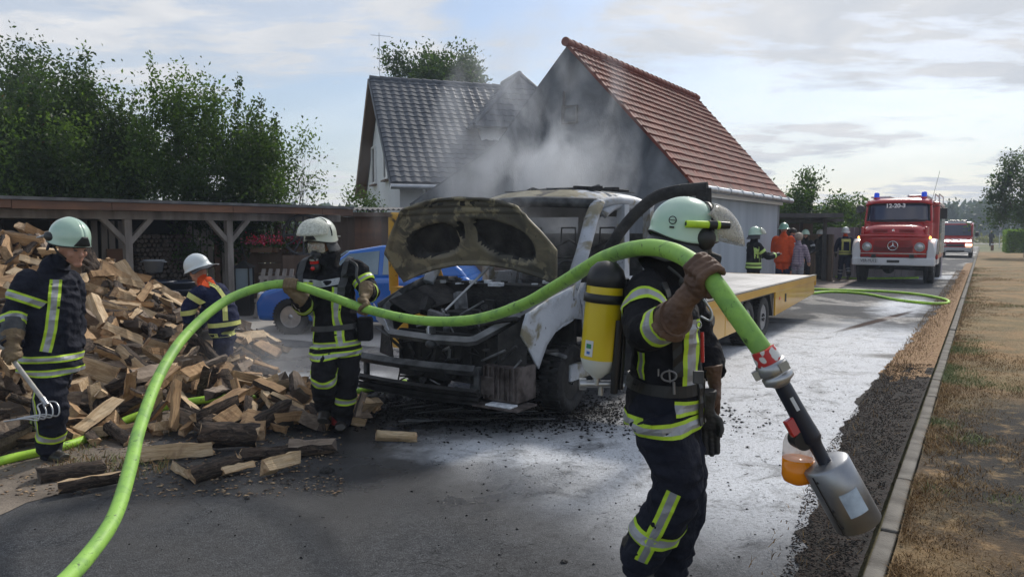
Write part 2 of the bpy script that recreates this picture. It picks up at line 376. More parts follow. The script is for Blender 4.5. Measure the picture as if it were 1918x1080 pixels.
g = MB()        # road and yard, one sheet
pl = [road(-9, -.02), road(95, -.02), road(95, -4.7), road(17.5, -4.7), G(1500, 545), G(1380, 560), Vector((3.2, 15.6, 0)), Vector((-2.5, 18.6, 0)), Vector((-5.2, 17.6, 0)), Vector((-12, 11, 0)), Vector((-12, -6, 0)), Vector((-3, -6, 0))]
g.add([(p.x, p.y, 0) for p in pl], [tuple(range(len(pl)))]); struct('road', g, M_ASPH)
def wavy(pts, z, amp=.05, step=.12):        # polygon with rough edge
    out = []
    for i, a in enumerate(pts):
        b = pts[(i+1) % len(pts)]; n = max(1, int((b-a).length/step)); t = (b-a).normalized(); nn = Vector((-t.y, t.x, 0))
        for j in range(n):
            p = a.lerp(b, j/n); p = p + nn*(noise.noise(p*3.0)*amp + noise.noise(p*11)*amp*.4); out.append((p.x, p.y, z))
    return out
dp = wavy([G(-320, 1060), G(-20, 972), G(95, 930), G(215, 880), G(330, 800), G(395, 705), G(392, 642), G(330, 612), G(-320, 640)], .004, .10)
g = MB(); g.add(dp, [tuple(range(len(dp)))]); struct('dirt', g, M_DIRT)
cp = [G(350, 598), G(350, 616), G(430, 626), G(590, 641), G(760, 655), G(800, 590), Vector((-3.4, 17.2, 0)), Vector((-5.2, 16.5, 0))]
g = MB(); g.add([(p.x, p.y, .008) for p in cp], [tuple(range(len(cp)))]); struct('concrete_apron', g, M_CONC)
def gutter():
    g = MB(); ns, ntt = 420, 7
    def w(s): return .24 + .30*min(1, max(0, (s+1)/4.5)) - .22*min(1, max(0, (s-6)/9)) + .05*noise.noise(Vector((s*2.9, 4, 3))) + .10*noise.noise(Vector((s*1.3, 0, 3))) + .06*noise.noise(Vector((s*6, 0, 9)))
    def fn(u, v):
        s = -3 + 45*u*u; t = -w(s)*(1-v) + .0*v
        z = .006 + (.045*v + .012*noise.noise(Vector((s*9, t*14, 0))) + .012*noise.noise(Vector((s*31, t*31, 2))))*min(1, v*4)
        return road(s, t, z)
    g.grid(fn, ns, ntt, 0, True, None, lambda i, j: 0 if (-3+45*(i/ns)**2) < 5.6 + 1.1*noise.noise(Vector((i*.21, j*.9, 0))) else 1)
    struct('gutter', g, [M_LITTER, M_STRAW])
gutter()
kb = MB(); 
for (a, b) in ((0, 1),):
    kb.box((0, 0, -.03), (.088, .985, .14)); ks_me = kb.mesh('kerb_stone', M_KERB)
kerb = MB(); 
for s in range(33, 62): kerb.box((0, 0, -.01), (.088, .985*2, .14), 0, Matrix.Translation(road(-28+s*2-5, .06, -.025)) @ Matrix.Rotation(-RA, 4, 'Z'))
kerb_o = struct('kerb', kerb, M_KERB)
for i in range(40):
    o = link('kerb_stone', ks_me, kerb_o, bevel=.012); r = random.Random(i)
    o.location = road(-4+i, .06, r.uniform(-.014, .004)); o.rotation_euler = (r.uniform(-.01, .01), r.uniform(-.03, .03), -RA+r.uniform(-.008, .008))
def verge():
    g = MB()
    def fn(u, v):
        s = -6 + 72*u**1.6; t = .12 + 40*v**2
        return road(s, t, .045 + .05*min(1, v*6)*(noise.noise(Vector((s*.6, t*.6, 0)))+.6) + .014*noise.noise(Vector((s*4, t*4, 0))))
    g.grid(fn, 160, 60); return struct('verge', g, M_VERGE)
verge()
g = MB(); p0 = Vector((20, 101, 0)); g.add([(-60, 103, .02), (160, 97, .02), (160, 101.5, .02), (-60, 107.5, .02)], [(0, 1, 2, 3)])
struct('cross_road', g, mat('far_road', (.22, .21, .2), .6))
g = MB(); a, b, c, d = road(17.6, -4.7), road(60, -4.7), road(60, -16), road(17.6, -12); g.add([(p.x, p.y, .01) for p in (a, b, c, d)], [(0, 1, 2, 3)])
struct('front_lawn', g, mat('lawn_soil', (.05, .075, .022), .95, col2=(.10, .11, .04), ns=3, nd=7, bump=.6, bs=30, bd=.02))
g = MB(); q = [G(1470, 545), G(1570, 541), G(1620, 520), G(1545, 515), G(1440, 522)]; g.add([(p.x, p.y, .016) for p in q], [tuple(range(5))])
struct('paved_entrance', g, mat('paving', (.22, .17, .15), .85, col2=(.30, .25, .22), ns=4, bump=.4, bs=40))
# ---------------------------------------------------------------- grass blades
def blades(name, fn, n, hmin, hmax, w, mats, seed, kind='stuff', lean=.5, wz=None):
    r = np.random.default_rng(seed); B = fn(r, n); n = len(B); az = r.uniform(0, 2*PI, n); h = r.uniform(hmin, hmax, n)*B[:, 3]; ww = w*r.uniform(.6, 1.3, n)
    sxv = np.stack([np.cos(az), np.sin(az), np.zeros(n)], 1)*ww[:, None]; la = r.uniform(0, 2*PI, n); lr = r.uniform(0, lean, n)*h*1.6
    top = B[:, :3] + np.stack([np.cos(la)*lr, np.sin(la)*lr, h], 1); midp = B[:, :3]*.5+top*.5 + np.stack([-np.cos(la)*lr*.15, -np.sin(la)*lr*.15, h*.12], 1)
    V = np.stack([B[:, :3]-sxv, B[:, :3]+sxv, midp+sxv*.7, midp-sxv*.7, top], 1).reshape(-1, 3); i = np.arange(n)[:, None]*5
    F = np.concatenate([i+np.array([[0, 1, 2]]), i+np.array([[0, 2, 3]]), i+np.array([[3, 2, 4]])], 0); m = B[:, 4].astype(int); mi = np.concatenate([m, m, m])
    me = np_mesh(name, V, F, mats, mi); return tag(link(name, me), kind=kind)
M_STRAWB = mat('dry_blade', (.34, .22, .09), .8, col2=(.20, .115, .045), ns=3); M_GRB = mat('green_blade', (.10, .14, .04), .75, col2=(.17, .19, .06), ns=3)
M_BRB = mat('brown_blade', (.12, .075, .035), .9)
def fverge(r, n):
    s = -4 + 40*r.random(n)**2.0; t = .13 + 9*r.random(n)**1.4*(.28+s.clip(0, 30)/12)
    P_ = np.array([K0.x, K0.y]) + s[:, None]*np.array([RD.x, RD.y]) + t[:, None]*np.array([RN.x, RN.y])
    nz = np.array([noise.noise(Vector((x*.9, y*.9, 0))) + .5*noise.noise(Vector((x*3.1, y*3.1, 5))) for x, y in P_])
    dark = np.exp(-(((s-2.2)/2.6)**2 + ((t-1.3)/1.3)**2)) ; keep = (r.random(n) > dark*.60) & (nz > -.62+.3*r.random(n))
    m = np.where(nz > .16+.25*r.random(n), 1, np.where(r.random(n) < .25, 2, 0)); z = np.full(n, .05)
    return np.stack([P_[:, 0], P_[:, 1], z, .7+.8*(nz.clip(-.3, .5)+.3), m], 1)[keep]
blades('dry_grass', fverge, 430000, .018, .050, .0028, [M_STRAWB, M_GRB, M_BRB], 3, lean=1.5)
def fgut(r, n):
    s = -3 + 36*r.random(n)**1.6; t = -.5*r.random(n); keep = (s > 5+r.random(n)) | (r.random(n) < .12)
    P_ = np.array([K0.x, K0.y]) + s[:, None]*np.array([RD.x, RD.y]) + t[:, None]*np.array([RN.x, RN.y])
    return np.stack([P_[:, 0], P_[:, 1], np.full(n, .02), np.full(n, .8), np.where(r.random(n) < .7, 0, 2)], 1)[keep]
blades('gutter_weeds', fgut, 16000, .02, .07, .003, [M_STRAWB, M_GRB, M_BRB], 4, lean=1.2)
def fdirt(r, n):
    u = r.uniform(-40, 420, n); v = r.uniform(640, 940, n); P_ = np.array([G(a, b)[:2] for a, b in zip(u, v)]); nz = np.array([noise.noise(Vector((x*2, y*2, 7))) for x, y in P_])
    k = nz > .12; return np.stack([P_[:, 0], P_[:, 1], np.full(n, .0), np.full(n, 1.), np.where(r.random(n) < .45, 1, 0)], 1)[k]
blades('weeds_by_pile', fdirt, 9000, .03, .09, .003, [M_STRAWB, M_GRB, M_BRB], 5, lean=1.)
def flawn(r, n):
    s = r.uniform(17.6, 45, n); t = -4.75 - 7*r.random(n)
    P_ = np.array([K0.x, K0.y]) + s[:, None]*np.array([RD.x, RD.y]) + t[:, None]*np.array([RN.x, RN.y])
    return np.stack([P_[:, 0], P_[:, 1], np.full(n, .0), np.full(n, 1.), np.where(r.random(n) < .8, 1, 0)], 1)
blades('lawn_grass', flawn, 14000, .05, .13, .012, [M_STRAWB, M_GRB, M_BRB], 6)
# grit and leaf crumbs in the gutter, black debris before the van
def crumbs(name, fn, n, s0, s1, mats, seed, flat=.6):
    r = np.random.default_rng(seed); B = fn(r, n); n = len(B); sz = r.uniform(s0, s1, n)**1.0; base = np.array([[1, 0, 0], [-.5, .87, 0], [-.5, -.87, 0], [0, 0, 1], [.1, .1, -.6]])
    th = r.uniform(0, 2*PI, n); c, s_ = np.cos(th), np.sin(th); bb = base[None]*(sz[:, None, None])*np.stack([r.uniform(.6, 1.6, n), r.uniform(.5, 1.1, n), np.full(n, flat)], 1)[:, None, :]
    X = bb[..., 0]*c[:, None]-bb[..., 1]*s_[:, None]; Yv = bb[..., 0]*s_[:, None]+bb[..., 1]*c[:, None]; V = np.stack([X, Yv, bb[..., 2]], 2)+B[:, None, :3]; i = np.arange(n)[:, None]*5
    F = np.concatenate([i+np.array([q]) for q in ((0, 1, 3), (1, 2, 3), (2, 0, 3), (1, 0, 4), (2, 1, 4), (0, 2, 4))], 0); m = np.tile(r.integers(0, len(mats), n), 6)
    return tag(link(name, np_mesh(name, V.reshape(-1, 3), F, mats, m)), kind='stuff')
M_CHAR = mat('char', (.006, .006, .007), .9, col2=(.018, .017, .017), ns=30, spec=.15); M_ASHG = mat('grey_ash', (.045, .045, .047), .9, col2=(.03, .03, .03), ns=20); M_BRWN = mat('leaf_crumb', (.045, .028, .02), .9)
def fgc(r, n):
    s = -3 + 9.5*r.random(n)**1.2; t = -.02 - .5*r.random(n)*np.clip((s+1.5)/4.5+.35, .3, 1); P_ = np.array([K0.x, K0.y]) + s[:, None]*np.array([RD.x, RD.y]) + t[:, None]*np.array([RN.x, RN.y])
    return np.stack([P_[:, 0], P_[:, 1], .02+.03*(1+t*2).clip(0, 1)], 1)
crumbs('gutter_grit', fgc, 16000, .003, .010, [M_CHAR, M_BRWN, M_CHAR], 11)
def fdb(r, n):
    c = G(900, 775); x = r.normal(0, .95, n); y = r.normal(0, .34, n)-.1*x; return np.stack([c.x+x, c.y+y+.15, np.full(n, .006)+.03*np.exp(-(x**2+y**2*4))*r.random(n)], 1)
def fchip(r, n):
    u = r.uniform(-40, 640, n); v = r.uniform(690, 930, n); P_ = np.array([G(a, b)[:2] for a, b in zip(u, v)]); return np.stack([P_[:, 0], P_[:, 1], np.full(n, .007)], 1)
crumbs('wood_chips', fchip, 2600, .006, .022, [mat('chip_pale', (.42, .30, .18), .9), mat('chip_dark', (.06, .045, .035), .95), mat('chip_tan', (.26, .17, .10), .9)], 15, .25)
crumbs('burnt_debris', fdb, 8500, .004, .022, [M_CHAR, M_CHAR, M_ASHG, M_CHAR], 12, .5)
def fsc(r, n):
    c = G(1250, 860); x = r.normal(0, 2.4, n); y = r.normal(0, 1.6, n); P_ = np.stack([c.x+x, c.y+y, np.full(n, .004)], 1); return P_[(P_[:, 1] > 1) & ((P_[:, 0]-1.4) < (P_[:, 1]-3.64)*.637)]
crumbs('scattered_soot', fsc, 900, .003, .011, [M_CHAR], 13)
# ================================================================ BUILDINGS
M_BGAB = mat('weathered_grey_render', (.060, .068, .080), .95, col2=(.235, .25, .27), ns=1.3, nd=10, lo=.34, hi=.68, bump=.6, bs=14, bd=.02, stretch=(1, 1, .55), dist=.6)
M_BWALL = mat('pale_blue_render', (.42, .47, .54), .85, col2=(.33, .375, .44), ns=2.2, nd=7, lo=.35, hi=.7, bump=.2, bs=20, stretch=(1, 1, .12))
M_RTILE = mat('red_clay_tile', (.22, .050, .030), .75, col2=(.10, .030, .022), ns=2.6, nd=7, bump=.3, bs=30, dist=.4)
M_RTILE2 = mat('orange_clay_tile', (.28, .078, .040), .75, col2=(.17, .046, .03), ns=3, nd=5)
M_RTILE3 = mat('dull_red_tile', (.20, .050, .032), .8, col2=(.15, .04, .028), ns=3); M_RTILE4 = mat('dark_weathered_tile', (.11, .042, .034), .9, col2=(.16, .055, .04), ns=3)
M_GTILE = mat('grey_concrete_tile', (.060, .070, .088), .6, col2=(.095, .105, .125), ns=2, nd=6)
M_WHITE = mat('white_render', (.76, .78, .80), .85, col2=(.70, .71, .73), ns=1.5, nd=5, bump=.15, bs=60)
M_BROWNW = mat('brown_barge', (.12, .065, .035), .7); M_ZINC = mat('zinc', (.55, .57, .60), .38, metal=.7, col2=(.42, .44, .47), ns=5)
M_GLASSD = mat('dark_window', (.02, .025, .03), .06, spec=.8); M_PVC = mat('pvc_white', (.75, .75, .74), .4); M_MORTAR = mat('ridge_mortar', (.26, .22, .19), .95)
def tile_me(name, w, l, h, lip, m):
    g = MB(); n = 6
    def z(x): return h*(.5-.5*math.cos(2*PI*x*1.0)) if x < .62 else h*(.5-.5*math.cos(2*PI*.62))*(1-(x-.62)/.38)**.5*.55
    def fn(u, v): return (u*w*1.03, v*l*1.12, z(u)+lip*(1-v)+.004)
    g.grid(fn, n, 1, 0, True)
    g.add([fn(i/n, 0) for i in range(n+1)] + [(i/n*w*1.03, 0, -.012) for i in range(n+1)], [(i, n+1+i, n+2+i, i+1) for i in range(n)], 0, False)
    return g.mesh(name, m)
def tile_roof(parent, M, rowlen, nrow, w, l, h, lip, mats, nind, name='roof', base=None, skip=None):
    """M: local frame on the roof plane, x along the eave, y up the slope. rowlen(i) -> (x0, x1)"""
    me = [tile_me('roof_tile', w, l, h, lip, m) for m in mats]; cells = []
    for i in range(nrow):
        a, b = rowlen(i); n = int(round((b-a)/w))
        for j in range(n):
            if skip and skip(a+(j+.5)*w, (i+.5)*l): continue
            cells.append((a+j*w, i*l))
    ref = M.inverted() @ Vector((0, 0, 0)) if False else None
    cells.sort(key=lambda c: ((M @ Vector((c[0], c[1], 0)))).length)
    rest = MB(); rr = random.Random(5)
    for k, (x, y) in enumerate(cells):
        q = rr.randrange(len(mats)); J = Matrix.Translation((x+rr.uniform(-.004, .004), y+rr.uniform(-.008, .008), rr.uniform(0, .006))) @ Matrix.Rotation(rr.uniform(-.012, .012), 4, 'Z')
        if k < nind:
            o = link('roof_tile', me[q], parent); o.matrix_local = base @ M @ J if base else M @ J
        else:
            rest.add([v.co[:] for v in me[q].vertices], [tuple(p.vertices) for p in me[q].polygons], q, False, (base @ M @ J) if base else (M @ J))
    o = rest.build('tile_courses', mats, parent, fixn=False); o['kind'] = 'stuff'
def planeM(o, x, up):      # frame with origin o, x axis, y toward up
    x = Vector(x).normalized(); up = Vector(up); up = (up - x*up.dot(x)).normalized(); z = x.cross(up)
    m = Matrix((x, up, z)).transposed().to_4x4(); return Matrix.Translation(o) @ m
M_CPD = mat('carport_timber', (.06, .055, .058), .8, col2=(.09, .085, .085), ns=4)
# ---- barn
BA = R(34); BO = Vector((3.77, 16.0, 0)); barn = thing('barn', 'old barn with dark grey gable end and steep red tiled roof', 'barn', BO, -BA)
LB = 8.6; LE = 7.5
g = MB(); gp = [(0, 0), (0, 2.80), (-2.99, 6.02), (-5.02, 3.86), (-7.75, 2.48), (-7.75, 0)]
def xprism(g, poly, y0, y1, m=0):       # poly (x,z) extruded along y
    n = len(poly); vs = [(p[0], y0, p[1]) for p in poly] + [(p[0], y1, p[1]) for p in poly]
    g.add(vs, [(i, (i+1) % n, n+(i+1) % n, n+i) for i in range(n)] + [tuple(range(n)), tuple(range(2*n-1, n-1, -1))], m)
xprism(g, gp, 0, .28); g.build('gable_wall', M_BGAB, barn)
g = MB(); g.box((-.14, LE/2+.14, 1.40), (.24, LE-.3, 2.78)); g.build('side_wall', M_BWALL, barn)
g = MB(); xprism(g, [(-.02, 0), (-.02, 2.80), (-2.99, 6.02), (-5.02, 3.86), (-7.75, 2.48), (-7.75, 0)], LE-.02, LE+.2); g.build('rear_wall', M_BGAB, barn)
g = MB(); sl = (Vector((-2.99, 0, 6.10))-Vector((.18, 0, 2.70))); 
def rp(x, z, y): return (x, y, z)
g.add([(.18, -.06, 2.66), (.18, LE+.3, 2.66), (-2.99, LB, 6.04), (-2.99, -.06, 6.04)], [(0, 1, 2, 3)])
g.add([(-2.99, .02, 6.0), (-2.99, LB, 6.0), (-5.02, LB, 3.88), (-5.02, .02, 3.88)], [(0, 1, 2, 3)], 1)
g.add([(-5.02, .02, 3.88), (-5.02, LB, 3.88), (-7.95, LE, 2.42), (-7.95, .02, 2.42)], [(0, 1, 2, 3)], 1)
g.build('roof', [M_RTILE, M_GTILE], barn, solid=.06)
MT = planeM(Vector((.20, LE+.30, 2.71)), (0, -1, 0), sl)      # x runs toward the viewer
nr = 18; slen = sl.length/nr
def brow(i):
    f = i/nr; far = LE+.30 + (LB-(LE+.30))*f; return (LE+.30-far, LE+.36)
tile_roof(barn, MT, brow, nr, .205, slen, .05, .022, [M_RTILE, M_RTILE3, M_RTILE2, M_RTILE, M_RTILE4, M_RTILE3], 300)
g = MB()
for i in range(27): 
    y = -.10 + i*.325; g.tube([(-2.99, y, 6.10), (-2.99, y+.34, 6.085)], [.105, .09], 12)
g.build('ridge_cap', [M_RTILE3], barn)
g = MB(); g.tube([(.30, -.12, 2.62), (.30, LE+.3, 2.60)], .075, 12); 
for i in range(9): g.tube([(.30, i*.9+.02, 2.62), (.30, i*.9+.08, 2.62)], .088, 12)
g.build('gutter', M_ZINC, barn)
g = MB(); g.box((.10, LE/2, 2.55), (.05, LE, .16)); g.build('eave_board', M_PVC, barn)
g = MB(); g.box((-2.90, -.012, 4.42), (.34, .03, .34)); w = g.build('window', M_GLASSD, barn)
g = MB()
for s in (-1, 1): g.box((-2.90+s*.19, -.02, 4.42), (.05, .05, .42)); g.box((-2.90, -.02, 4.42+s*.19), (.33, .05, .05))
g.box((-3.06, -.02, 4.72), (.05, .04, .5)); g.build('window_frame', M_CPD, w)
# ---- white house
HO = Vector((-4.92, 26.0, 0)); HA = R(-19.1); house = thing('house', 'white house with steep grey tiled roof and brown barge boards', 'house', HO, -HA)
HL = 11.5
g = MB(); n = 5; poly = [(-3.55, 0), (3.55, 0), (3.55, 3.15), (0, 6.62), (-3.55, 3.15)]; g.prism(poly, .35, .6); g.prism(poly, HL-.5, HL-.3)
g.box((HL/2, -3.45, 1.6), (HL-1.2, .2, 3.2)); g.box((HL/2, 3.45, 1.6), (HL-1.2, .2, 3.2)); g.build('wall', M_WHITE, house)
g = MB()
for s in (-1, 1): g.add([(0, 0, 6.88), (HL, 0, 6.88), (HL, s*4.11, 3.08), (0, s*4.11, 3.08)], [(0, 1, 2, 3)])
g.build('roof', M_GTILE, house, solid=.10)
sl = Vector((0, 4.11, 3.80)); MH = planeM(Vector((0, -4.13, 3.15)), (1, 0, 0), sl); nr = 23; l = sl.length/nr
DXC = 4.88
def dskip(x, y):
    z = 3.12 + y/sl.length*3.80; return abs(x-DXC) < (7.0-z)*.99-.1 and False
tile_roof(house, MH, lambda i: (0, HL), nr, .30, l, .03, .022, [M_GTILE], 300)
g = MB()
for i in range(31): g.tube([(i*.37, 0, 6.95), (i*.37+.39, 0, 6.94)], [.12, .10], 10)
g.build('ridge_cap', M_GTILE, house)
g = MB()
g.beam((-.03, 0, 6.86), (-.03, 4.15, 3.0), .04, .24); g.build('barge_board', M_BROWNW, house)
g = MB(); g.beam((-.03, 0, 6.90), (-.03, -4.15, 3.04), .04, .10); g.build('verge_trim', M_GTILE, house)
g = MB(); 
for s in (-1, 1): g.add([(.0, 0, 6.80), (.36, 0, 6.80), (.36, s*4.11, 3.0), (0, s*4.11, 3.0)], [(0, 1, 2, 3)])
g.build('soffit', M_BROWNW, house)
g = MB(); g.tube([(-.05, -4.22, 3.02), (HL, -4.22, 3.02)], .08, 12); g.build('gutter', M_ZINC, house)
g = MB(); g.tube(crom([(1.0, -4.2, 2.98), (1.0, -4.1, 2.8), (1.0, -3.66, 2.55), (1.0, -3.62, 2.2), (1.0, -3.62, 0.1)], 4), .05, 10); g.build('downpipe', M_ZINC, house)
for (y, z) in ((1.35, 4.1), (-1.35, 4.1)):
    g = MB(); g.box((.33, y, z), (.05, .72, 1.25)); w = g.build('window', M_GLASSD, house)
    g = MB()
    for s in (-1, 1): g.box((.31, y+s*.37, z), (.08, .07, 1.34)); g.box((.31, y, z+s*.65), (.08, .68, .07))
    g.build('window_frame', M_PVC, w); g = MB(); g.box((.27, y, z-.72), (.16, .9, .05)); g.build('window_sill', M_BROWNW, w)
# gabled dormer with hipped front
dz, de, dw = 7.0, 5.05, 1.98
g = MB(); g.box((DXC, -1.9, 4.3), (3.2, 1.2, 1.9)); g.build('dormer_wall', M_WHITE, house)
g = MB(); ap = Vector((DXC, -1.75, dz)); fl = Vector((DXC-dw, -2.95, de)); fr = Vector((DXC+dw, -2.95, de)); bk = Vector((DXC, .1, dz)); bl = Vector((DXC-dw, -1.7, de)); br = Vector((DXC+dw, -1.7, de))
g.add([fl, fr, ap, bk, bl, br], [(0, 1, 2), (0, 2, 3, 4), (1, 5, 3, 2)]); g.build('dormer_roof', M_GTILE, house, solid=.06)
def dtiles(M, tri, w, l):
    cells = MB(); me = tile_me('t', w, l, .03, .022, M_GTILE); inv = M.inverted(); T = [inv @ p for p in tri]
    def inside(x, y):
        s = 0; k = len(T)
        for a in range(k):
            b = T[(a+1) % k]; c = (b.x-T[a].x)*(y-T[a].y)-(b.y-T[a].y)*(x-T[a].x); s += 1 if c > 0 else -1
        return abs(s) == k
    for i in range(40):
        for j in range(-20, 30):
            if inside((j+.5)*w, (i+.5)*l): cells.add([v.co[:] for v in me.vertices], [tuple(p.vertices) for p in me.polygons], 0, False, M @ Matrix.Translation((j*w, i*l, .035)))
    o = cells.build('dormer_tiles', M_GTILE, house, fixn=False); o['kind'] = 'stuff'
dtiles(planeM(fl, (1, 0, 0), ap-fl), [fl, fr, ap], .3, .24)
dtiles(planeM(bl, (0, -1, 0), ap-fl), [bl, fl, ap, bk], .3, .24)
g = MB(); g.tube([fl+Vector((0, 0, .08)), ap+Vector((0, 0, .1))], .07, 8); g.tube([fr, ap+Vector((0, 0, .1))], .07, 8); g.tube([ap+Vector((0, 0, .1)), bk+Vector((0, 0, .1))], .1, 10); g.build('hip_cap', M_GTILE, house)
g = MB(); g.tube([(.4, .3, 6.9), (.4, .3, 8.6)], .012, 6); g.tube([(.1, .3, 8.5), (.8, .3, 8.5)], .008, 6); g.build('antenna', M_ZINC, house)
# ---- woodshed
M_OLDW = mat('old_grey_timber', (.18, .16, .145), .9, col2=(.33, .30, .27), ns=6, nd=6, bump=.6, bs=30, bd=.006, stretch=(1, 1, .25))
M_REDW = mat('stained_timber', (.23, .115, .065), .85, col2=(.12, .07, .05), ns=3, nd=6, bump=.5, bs=30, bd=.006, stretch=(.4, 1, 1))
M_DKW = mat('dark_board', (.085, .055, .04), .9, col2=(.16, .11, .08), ns=4, nd=6, bump=.5, bs=30, bd=.006, stretch=(1, 1, .15))
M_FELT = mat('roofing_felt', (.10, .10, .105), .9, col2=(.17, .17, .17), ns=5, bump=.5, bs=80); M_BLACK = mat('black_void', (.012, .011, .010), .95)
SO = Vector((-8.1, 11.7, 0)); SA = R(-50.1); shed = thing('woodshed', 'open timber woodshed with flat felt roof and braced posts', 'shed', SO, -SA)
X0, X1, SD = -6.0, 6.55, 2.5
g = MB(); g.box(((X0+X1)/2, SD/2-.2, 2.215), (X1-X0, SD+.7, .05)); g.build('roof', M_FELT, shed)
x = X0; r = random.Random(3)
while x < X1-.1:
    w = min(r.uniform(1.2, 2.2), X1-x); g = MB(); g.box((x+w/2, -.50, 2.12+r.uniform(-.008, .008)), (w-.01, .03, .13)); g.build('fascia_board', M_REDW, shed); x += w
x = X0+.2
g = MB()
while x < X1: g.box((x, SD/2-.2, 2.13), (.07, SD+.4, .11)); x += .62
rf = g.build('rafter', M_REDW, shed)
g = MB(); g.box(((X0+X1)/2, 0, 1.985), (X1-X0, .12, .15)); g.build('front_beam', M_OLDW, shed, bevel=.008)
g = MB(); g.box(((X0+X1)/2, SD, 1.985), (X1-X0, .12, .15)); g.build('rear_beam', M_OLDW, shed)
for px_ in (-4.2, -1.2, 1.95, 3.88):
    g = MB(); g.box((px_, 0, .955), (.13, .13, 1.91)); g.build('post', M_OLDW, shed, bevel=.01)
    for s in (-1, 1):
        g = MB(); g.beam((px_+s*.03, .0, 1.50), (px_+s*.42, .0, 1.93), .09, .11, 0, (0, 1, 0)); g.build('brace', M_OLDW, shed, bevel=.006)
for px_ in (4.85, 5.75, 6.4):
    g = MB(); g.box((px_, SD-.3, .96), (.12, .12, 1.92)); g.build('rear_post', M_DKW, shed)
plk = {}
def plank(x, y, z0, z1, w, m, th=.025, name='wall_plank'):
    key = (round(z1-z0, 2), round(w, 2), m.name)
    if key not in plk: b = MB(); b.box((0, 0, (z1-z0)/2), (w, th, z1-z0)); plk[key] = b.mesh(name, m)
    o = link(name, plk[key], shed); o.location = (x, y, z0); o.rotation_euler = (r.uniform(-.01, .01), r.uniform(-.012, .012), 0); return o
x = X0
while x < 1.25: plank(x, SD-.08, .02, 1.92, .16, M_DKW); x += .163
x = 1.3
while x < 2.62: plank(x, 1.5+r.uniform(-.01, .01), .02, 1.90, .11, M_OLDW if r.random() < .55 else M_REDW); x += .165
x = 3.80
while x < 4.78: plank(x, 1.45, .02, 1.90, .11, M_OLDW if r.random() < .4 else M_REDW); x += .155
g = MB(); g.box((2.35, 1.40, .55), (.42, .03, .5)); g.box((2.35, 1.40, 1.12), (.42, .03, .48)); g.build('hatch', M_REDW, shed)
g = MB(); g.box((2.0, 1.75, 1.0), (2.9, .04, 1.8)); g.box((3.2, 1.9, 1.0), (1.6, .04, 1.9)); g.build('dark_backing', M_BLACK, shed)  # near-black sheets behind the slats, added to stand for the dark shed interior
for i in range(14):        # low boarded front of the bench on the right
    if i < 5: b = MB(); b.box((5.65, 1.75+.0*i, .14+.235*i), (1.75, .03, .22)); b.build('bench_board', M_DKW, shed)
b = MB(); b.box((5.65, 1.70, 1.26), (1.9, .5, .05)); b.build('shelf', M_DKW, shed)
# stacked firewood inside the shed
def wood_mat(name, c0, c1, c2):
    k = NT(name); gr = k.noise(11, 7, .7, .8, st=(.16, 1.5, 1.5)); fb = k.noise(60, 4, .7, 0, st=(.10, 1.2, 1.2)); bl = k.noise(4.5, 5, .6, .6)
    col = k.mix(k.rng(gr, .36, .62), c0, c1); col = k.mix(k.rng(fb, .50, .66), col, k.mix(.5, col, c2)); col = k.mix(k.rng(bl, .54, .68), col, k.mix(.55, col, c2))
    k.set(k.p.inputs['Base Color'], col); k.p.inputs['Roughness'].default_value = .82; k.set(k.p.inputs['Normal'], k.bump(k.math('MULTIPLY_ADD', gr, 1.2, fb), .9, .010)); return k.m
def bark_mat():
    k = NT('bark'); r1 = k.noise(16, 7, .7, 1.2, st=(.35, 1.4, 1.4)); r2 = k.noise(50, 5, .7, .4, st=(.5, 1, 1)); col = k.mix(k.rng(r1, .38, .62), (.022, .016, .013), (.13, .092, .068)); col = k.mix(k.rng(r2, .55, .72), col, (.20, .155, .12)); k.set(k.p.inputs['Base Color'], col); k.p.inputs['Roughness'].default_value = .95
    k.set(k.p.inputs['Normal'], k.bump(k.math('MULTIPLY_ADD', r1, 2., r2), 1., .022)); return k.m
M_BARK = bark_mat(); M_WOOD = wood_mat('split_wood', (.52, .34, .18), (.34, .20, .095), (.15, .085, .045)); M_WOOD2 = wood_mat('split_wood_pale', (.70, .54, .35), (.48, .33, .18), (.25, .15, .08)); M_WOODG = wood_mat('split_wood_grey', (.33, .26, .20), (.19, .14, .10), (.08, .06, .045))
M_END = mat('log_end', (.62, .44, .27), .85, col2=(.30, .18, .09), ns=30, nd=3, bump=.3, bs=60)
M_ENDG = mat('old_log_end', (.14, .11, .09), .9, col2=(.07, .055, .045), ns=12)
g = MB(); rr = random.Random(9)
for i in range(13):
    for j in range(18):
        rad = rr.uniform(.035, .052); xx = 2.66+(i+.5*(j % 2))*.092; zz = .10+j*.088
        if xx > 3.75: continue
        n = 7; ang = rr.random()*6; k = rr.uniform(.65, 1); yy = 1.25+rr.uniform(-.03, .03)
        ring = [Vector((xx+rad*math.cos(ang+2*PI*q/n)*(k if q < 3 else 1), yy, zz+rad*math.sin(ang+2*PI*q/n)*(k if q < 3 else 1))) for q in range(n)]
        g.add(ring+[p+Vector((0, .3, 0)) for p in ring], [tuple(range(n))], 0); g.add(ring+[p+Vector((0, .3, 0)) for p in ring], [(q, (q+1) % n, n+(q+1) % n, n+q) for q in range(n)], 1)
st = g.build('stacked_firewood', [M_ENDG, M_BARK]); st.matrix_world = ROOTM['woodshed']; tag(st, 'wall of stacked round firewood inside the dark woodshed', 'firewood stack', kind='stuff')
